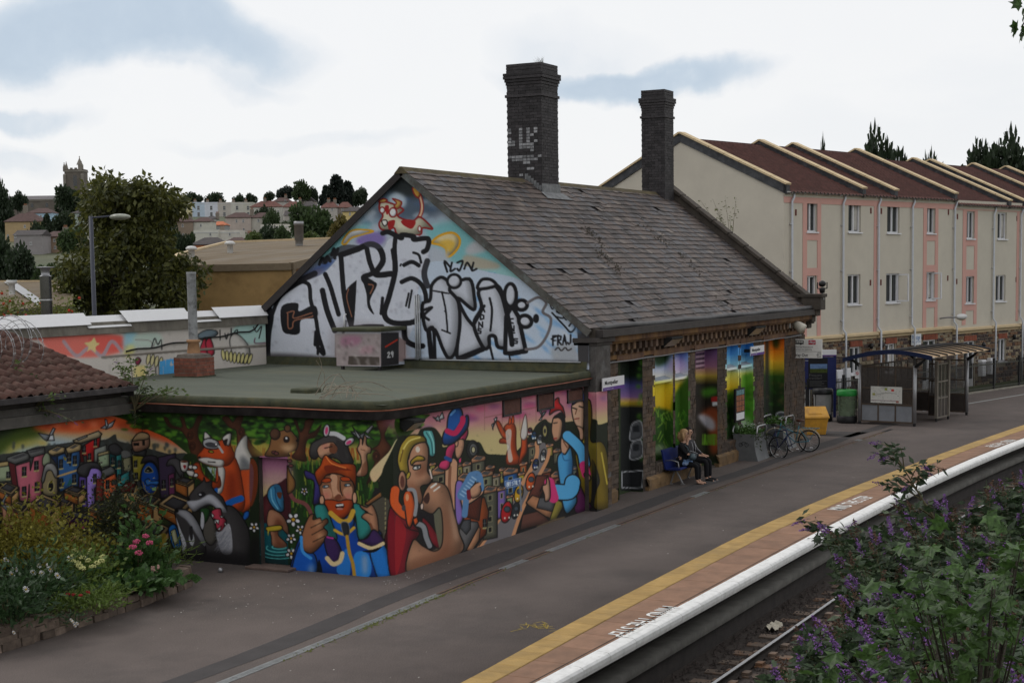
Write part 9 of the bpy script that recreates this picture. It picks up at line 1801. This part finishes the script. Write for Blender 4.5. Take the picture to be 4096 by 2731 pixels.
# razor wire coil at the left edge
rw =wempty('razor_wire',tuple(ony(40,1400,22.6)),label='coil of razor wire above the pantile roof',cat='wire');c =ony(15,1380,22.6);mb =MB();W_p =[(c[0]+.12*t+.05*math.sin(t*2.3),c[1]+.5*math.cos(2*math.pi*t)+.08*math.sin(3*t),c[2]+.48*math.sin(2*math.pi*t)+.1*math.sin(t)) for t in np.linspace(-4,4.5,190)];mb.tube(W_p,.007,4)
for p in W_p[::2]:mb.bar((p[0]-.02,p[1],p[2]-.015),(p[0]+.02,p[1],p[2]+.015),.006);mb.bar((p[0]+.02,p[1],p[2]-.015),(p[0]-.02,p[1],p[2]+.015),.006)
mb.build('wire',m_steel,rw)
# ---- flower bed
BX =[14,16.65,17.8,18.5,19.3,20.25,21.25,21.9];BY =[17.3,17.47,17.52,17.6,17.63,17.75,17.92,18.08]
bed =wempty('stone_edged_flower_bed',(19,19,0),label='raised flower bed with a low dry stone edging wall',cat='flower bed');fb =lambda x:float(np.interp(x,BX,BY))
mb =MB();X_ =np.arange(14,21.7,.3);V =[]
for x in X_:V += [(x,fb(x)+.12,.30),(x,21.,.36)]
npmesh('soil',V,[(2*i,2*i+2,2*i+3,2*i+1) for i in range(len(X_)-1)],MATS['soil'],bed);MB().add([(21.6,fb(21.6)+.1,.0),(21.6,21,0),(21.6,21,.36),(21.6,fb(21.6)+.1,.3)],[(0,1,2,3)]).build('soil_end',MATS['soil'],bed)
m_dry =M('dry_stone',(.14,.105,.082),rough=.95,var=.4,scale=7,rnd=.35,bump=.6,bscale=30,stain=(.07,.055,.045),sscale=2);it =[]
for lev in range(3):
    x =14+.1*lev
    while x < 21.85:
        w =random.uniform(.16,.42);zt =(lev+1)*.115+random.uniform(-.015,.02);x2 =min(x+w,21.9)
        if not (lev == 2 and random.random() < .14):
            y0_,y1_ =fb(x)+.02*lev,fb(x2)+.02*lev;j =random.uniform(-.025,.025);vs =[(x+.006,y0_+j,lev*.115),(x2-.006,y1_+j,lev*.115),(x2-.006,y1_+.26,lev*.115),(x+.006,y0_+.26,lev*.115),(x+.012,y0_+j+.01,zt),(x2-.012,y1_+j+.01,zt),(x2-.012,y1_+.25,zt),(x+.012,y0_+.25,zt)]
            it.append(([tuple(c_+random.uniform(-.008,.008) for c_ in p) for p in vs],[(4,5,6,7),(0,1,5,4),(1,2,6,5),(2,3,7,6),(3,0,4,7)]))
        x += w
pieces('edging_stone',it,m_dry,bed)
def plant(nm,lab,u,v,z,rx,rz,n,size,lm,asp=1.8,flowers=None,cat='plant',droop=-.1):
    c =onz(u,v,z);e =wempty(nm,(c[0],c[1],.33),label=lab,cat=cat)
    leaf_cloud(n,lambda:((lambda d:(c+np.array([d[0]*rx,d[1]*rx*.8,abs(d[2])*rz]),np.array([d[0],d[1],.5-droop])+rng.normal(size=3)*.6))(rng.normal(size=3)*.55)),size,'foliage',leafmat(*lm),e,aspect=asp)
    S =MB();
    for _ in range(14):q =rng.normal(size=3)*.45;S.tube([(c[0]+q[0]*rx*.3,c[1]+q[1]*rx*.3,.3),(c[0]+q[0]*rx,c[1]+q[1]*rx*.8,c[2]+abs(q[2])*rz)],.008,4)
    S.build('stems',m_stem,e)
    if flowers:
        k,s,fm,ctr,pos =flowers
        for i in range(k):
            P =onz(*pos[i],z+rz*.9) if i < len(pos) else c+np.array([rng.normal()*rx*.5,rng.normal()*rx*.4,rz*rng.uniform(.8,1.25)]);F_ =MB()
            if ctr:
                for a in range(11):t =a*2*math.pi/11;dx,dy =math.cos(t),math.sin(t);F_.add([(P[0],P[1],P[2]),(P[0]+dx*s-dy*s*.16,P[1]+dy*s*.5-.0,P[2]+dx*0+dy*s*.8+dx*s*.1),(P[0]+dx*s*1.1,P[1]+dy*s*.5,P[2]+dy*s*.85),(P[0]+dx*s+dy*s*.16,P[1]+dy*s*.5,P[2]+dy*s*.8-dx*s*.1)],[(0,1,2,3)])
                f_ =F_.build('flower',fm,e);MB().ball(tuple(P+np.array([-.01,-.012,0])),s*.3,8,5).build('flower_centre',M('daisy_eye',(.35,.22,.03),var=.2),f_,True);f_.children[-1].location =(0,0,0)
            else:
                for _ in range(26):d =rng.normal(size=3);d /= np.linalg.norm(d);F_.ball(tuple(P+d*s*np.array([1,1,.55 if s < .06 else .9])),s*.28,5,3)
                F_.build('flower_head',fm,e)
m_pet =M('white_petal',(.62,.62,.62),var=.1)
Y1,Y2,D1,D2,HO =('shrub_gold',(.20,.18,.03),.4),('leaf_lime',(.10,.15,.03),.35),('shasta_leaf',(.03,.062,.022),.35),('dark_shrub',(.035,.042,.018),.35),('broad_leaf',(.05,.105,.028),.25)
plant('golden_shrub','golden-leaved shrub in the corner of the flower bed',130,2230,.6,1.0,.8,2600,.09,Y1,1.6,cat='shrub');plant('golden_shrub','second golden shrub spilling beside the daisies',300,2270,.5,.8,.6,1700,.09,Y1,1.6,cat='shrub');plant('golden_shrub','golden-leaved shrub nearest the photo edge of the bed',20,2260,.6,.8,.8,1500,.09,Y1,1.6,cat='shrub')
plant('daisy_plant','clump of white daisies with dark narrow leaves',110,2400,.45,.75,.55,1500,.15,D1,3.2,(11,.055,m_pet,True,[(48,2295),(104,2355),(25,2238),(155,2258),(195,2262),(132,2287),(168,2292),(60,2275),(275,2232),(200,2275),(230,2300)]));plant('daisy_plant','small white aster on the edging stones',292,2490,.3,.2,.18,120,.07,D1,2.5,(5,.03,m_pet,True,[(292,2485),(300,2500),(285,2478),(308,2492),(55,2528)]));plant('daisy_plant','dark leafy daisy foliage at the bed front',40,2480,.4,.6,.5,900,.16,D1,3.2)
plant('sedum_plant','clump of cream flat-headed sedum',330,2300,.55,.55,.4,900,.09,Y2,1.5,(15,.05,M('cream_flower',(.42,.42,.17),var=.2),False,[(300,2200),(295,2222),(330,2228),(322,2210),(368,2198),(352,2212),(410,2225),(388,2250),(350,2240),(318,2262),(330,2272),(370,2265),(405,2242),(310,2250),(290,2240)]))
plant('hydrangea','hydrangea with pink and rose mop heads',560,2260,.55,.4,.7,420,.15,HO,1.5,(5,.055,M('pink_mophead',(.42,.07,.14),var=.4,scale=30),False,[(546,2165),(583,2143),(598,2170),(532,2185),(555,2210)]));plant('hydrangea','fading dusty pink hydrangea head above the edging',615,2290,.35,.3,.3,160,.14,HO,1.5,(1,.07,M('dusty_mophead',(.33,.2,.17),var=.4,scale=30),False,[(620,2270)]))
for i,(u,v) in enumerate(((480,2330),(540,2310),(590,2330),(450,2300),(620,2330),(520,2350))):plant('broad_leaf_plant',['broad-leaved bergenia clump low in the bed','broad-leaved bergenia clump under the hydrangea','broad-leaved bergenia clump against the edging wall','broad-leaved bergenia clump beside the sedum','broad-leaved bergenia clump at the wall end','broad-leaved bergenia clump drooping over the stones'][i],u,v,.33,.42,.16,170,.19,HO,1.25,droop=.3)
for i,(u,v) in enumerate(((360,2370),(430,2390),(300,2420),(400,2430),(250,2440))):plant('low_green_plant',['ferny low green plant behind the edging','grassy green tuft in the bed','low red-flowered salvia plant','fine-leaved green tuft over the stones','low salvia with red flowers at the bed front'][i],u,v,.33,.35,.22,420,.10,Y2,3.,(3,.03,M('salvia_red',(.35,.02,.03),var=.2),False,[]) if i in (2,4) else None)
plant('dark_sapling','small dark-leaved sapling standing before the mural of houses',475,2130,1.0,.5,.75,2300,.065,D2,1.6,cat='shrub');e =[o for o in COL.objects if o.name.startswith('dark_sapling')][0];p =Vector((e.location[0],e.location[1],.3));MB().tube([p,p+Vector((.05,.05,.5)),p+Vector((-.05,.1,1.3))],[.025,.02,.008],5).tube([p+Vector((.08,0,0)),p+Vector((.2,.05,1.2))],[.018,.008],5).build('trunk',m_bark,e)
plant('grass_tuft','grass tuft at the annex wall by the bed end',660,2260,.2,.5,.35,380,.2,Y2,9.)
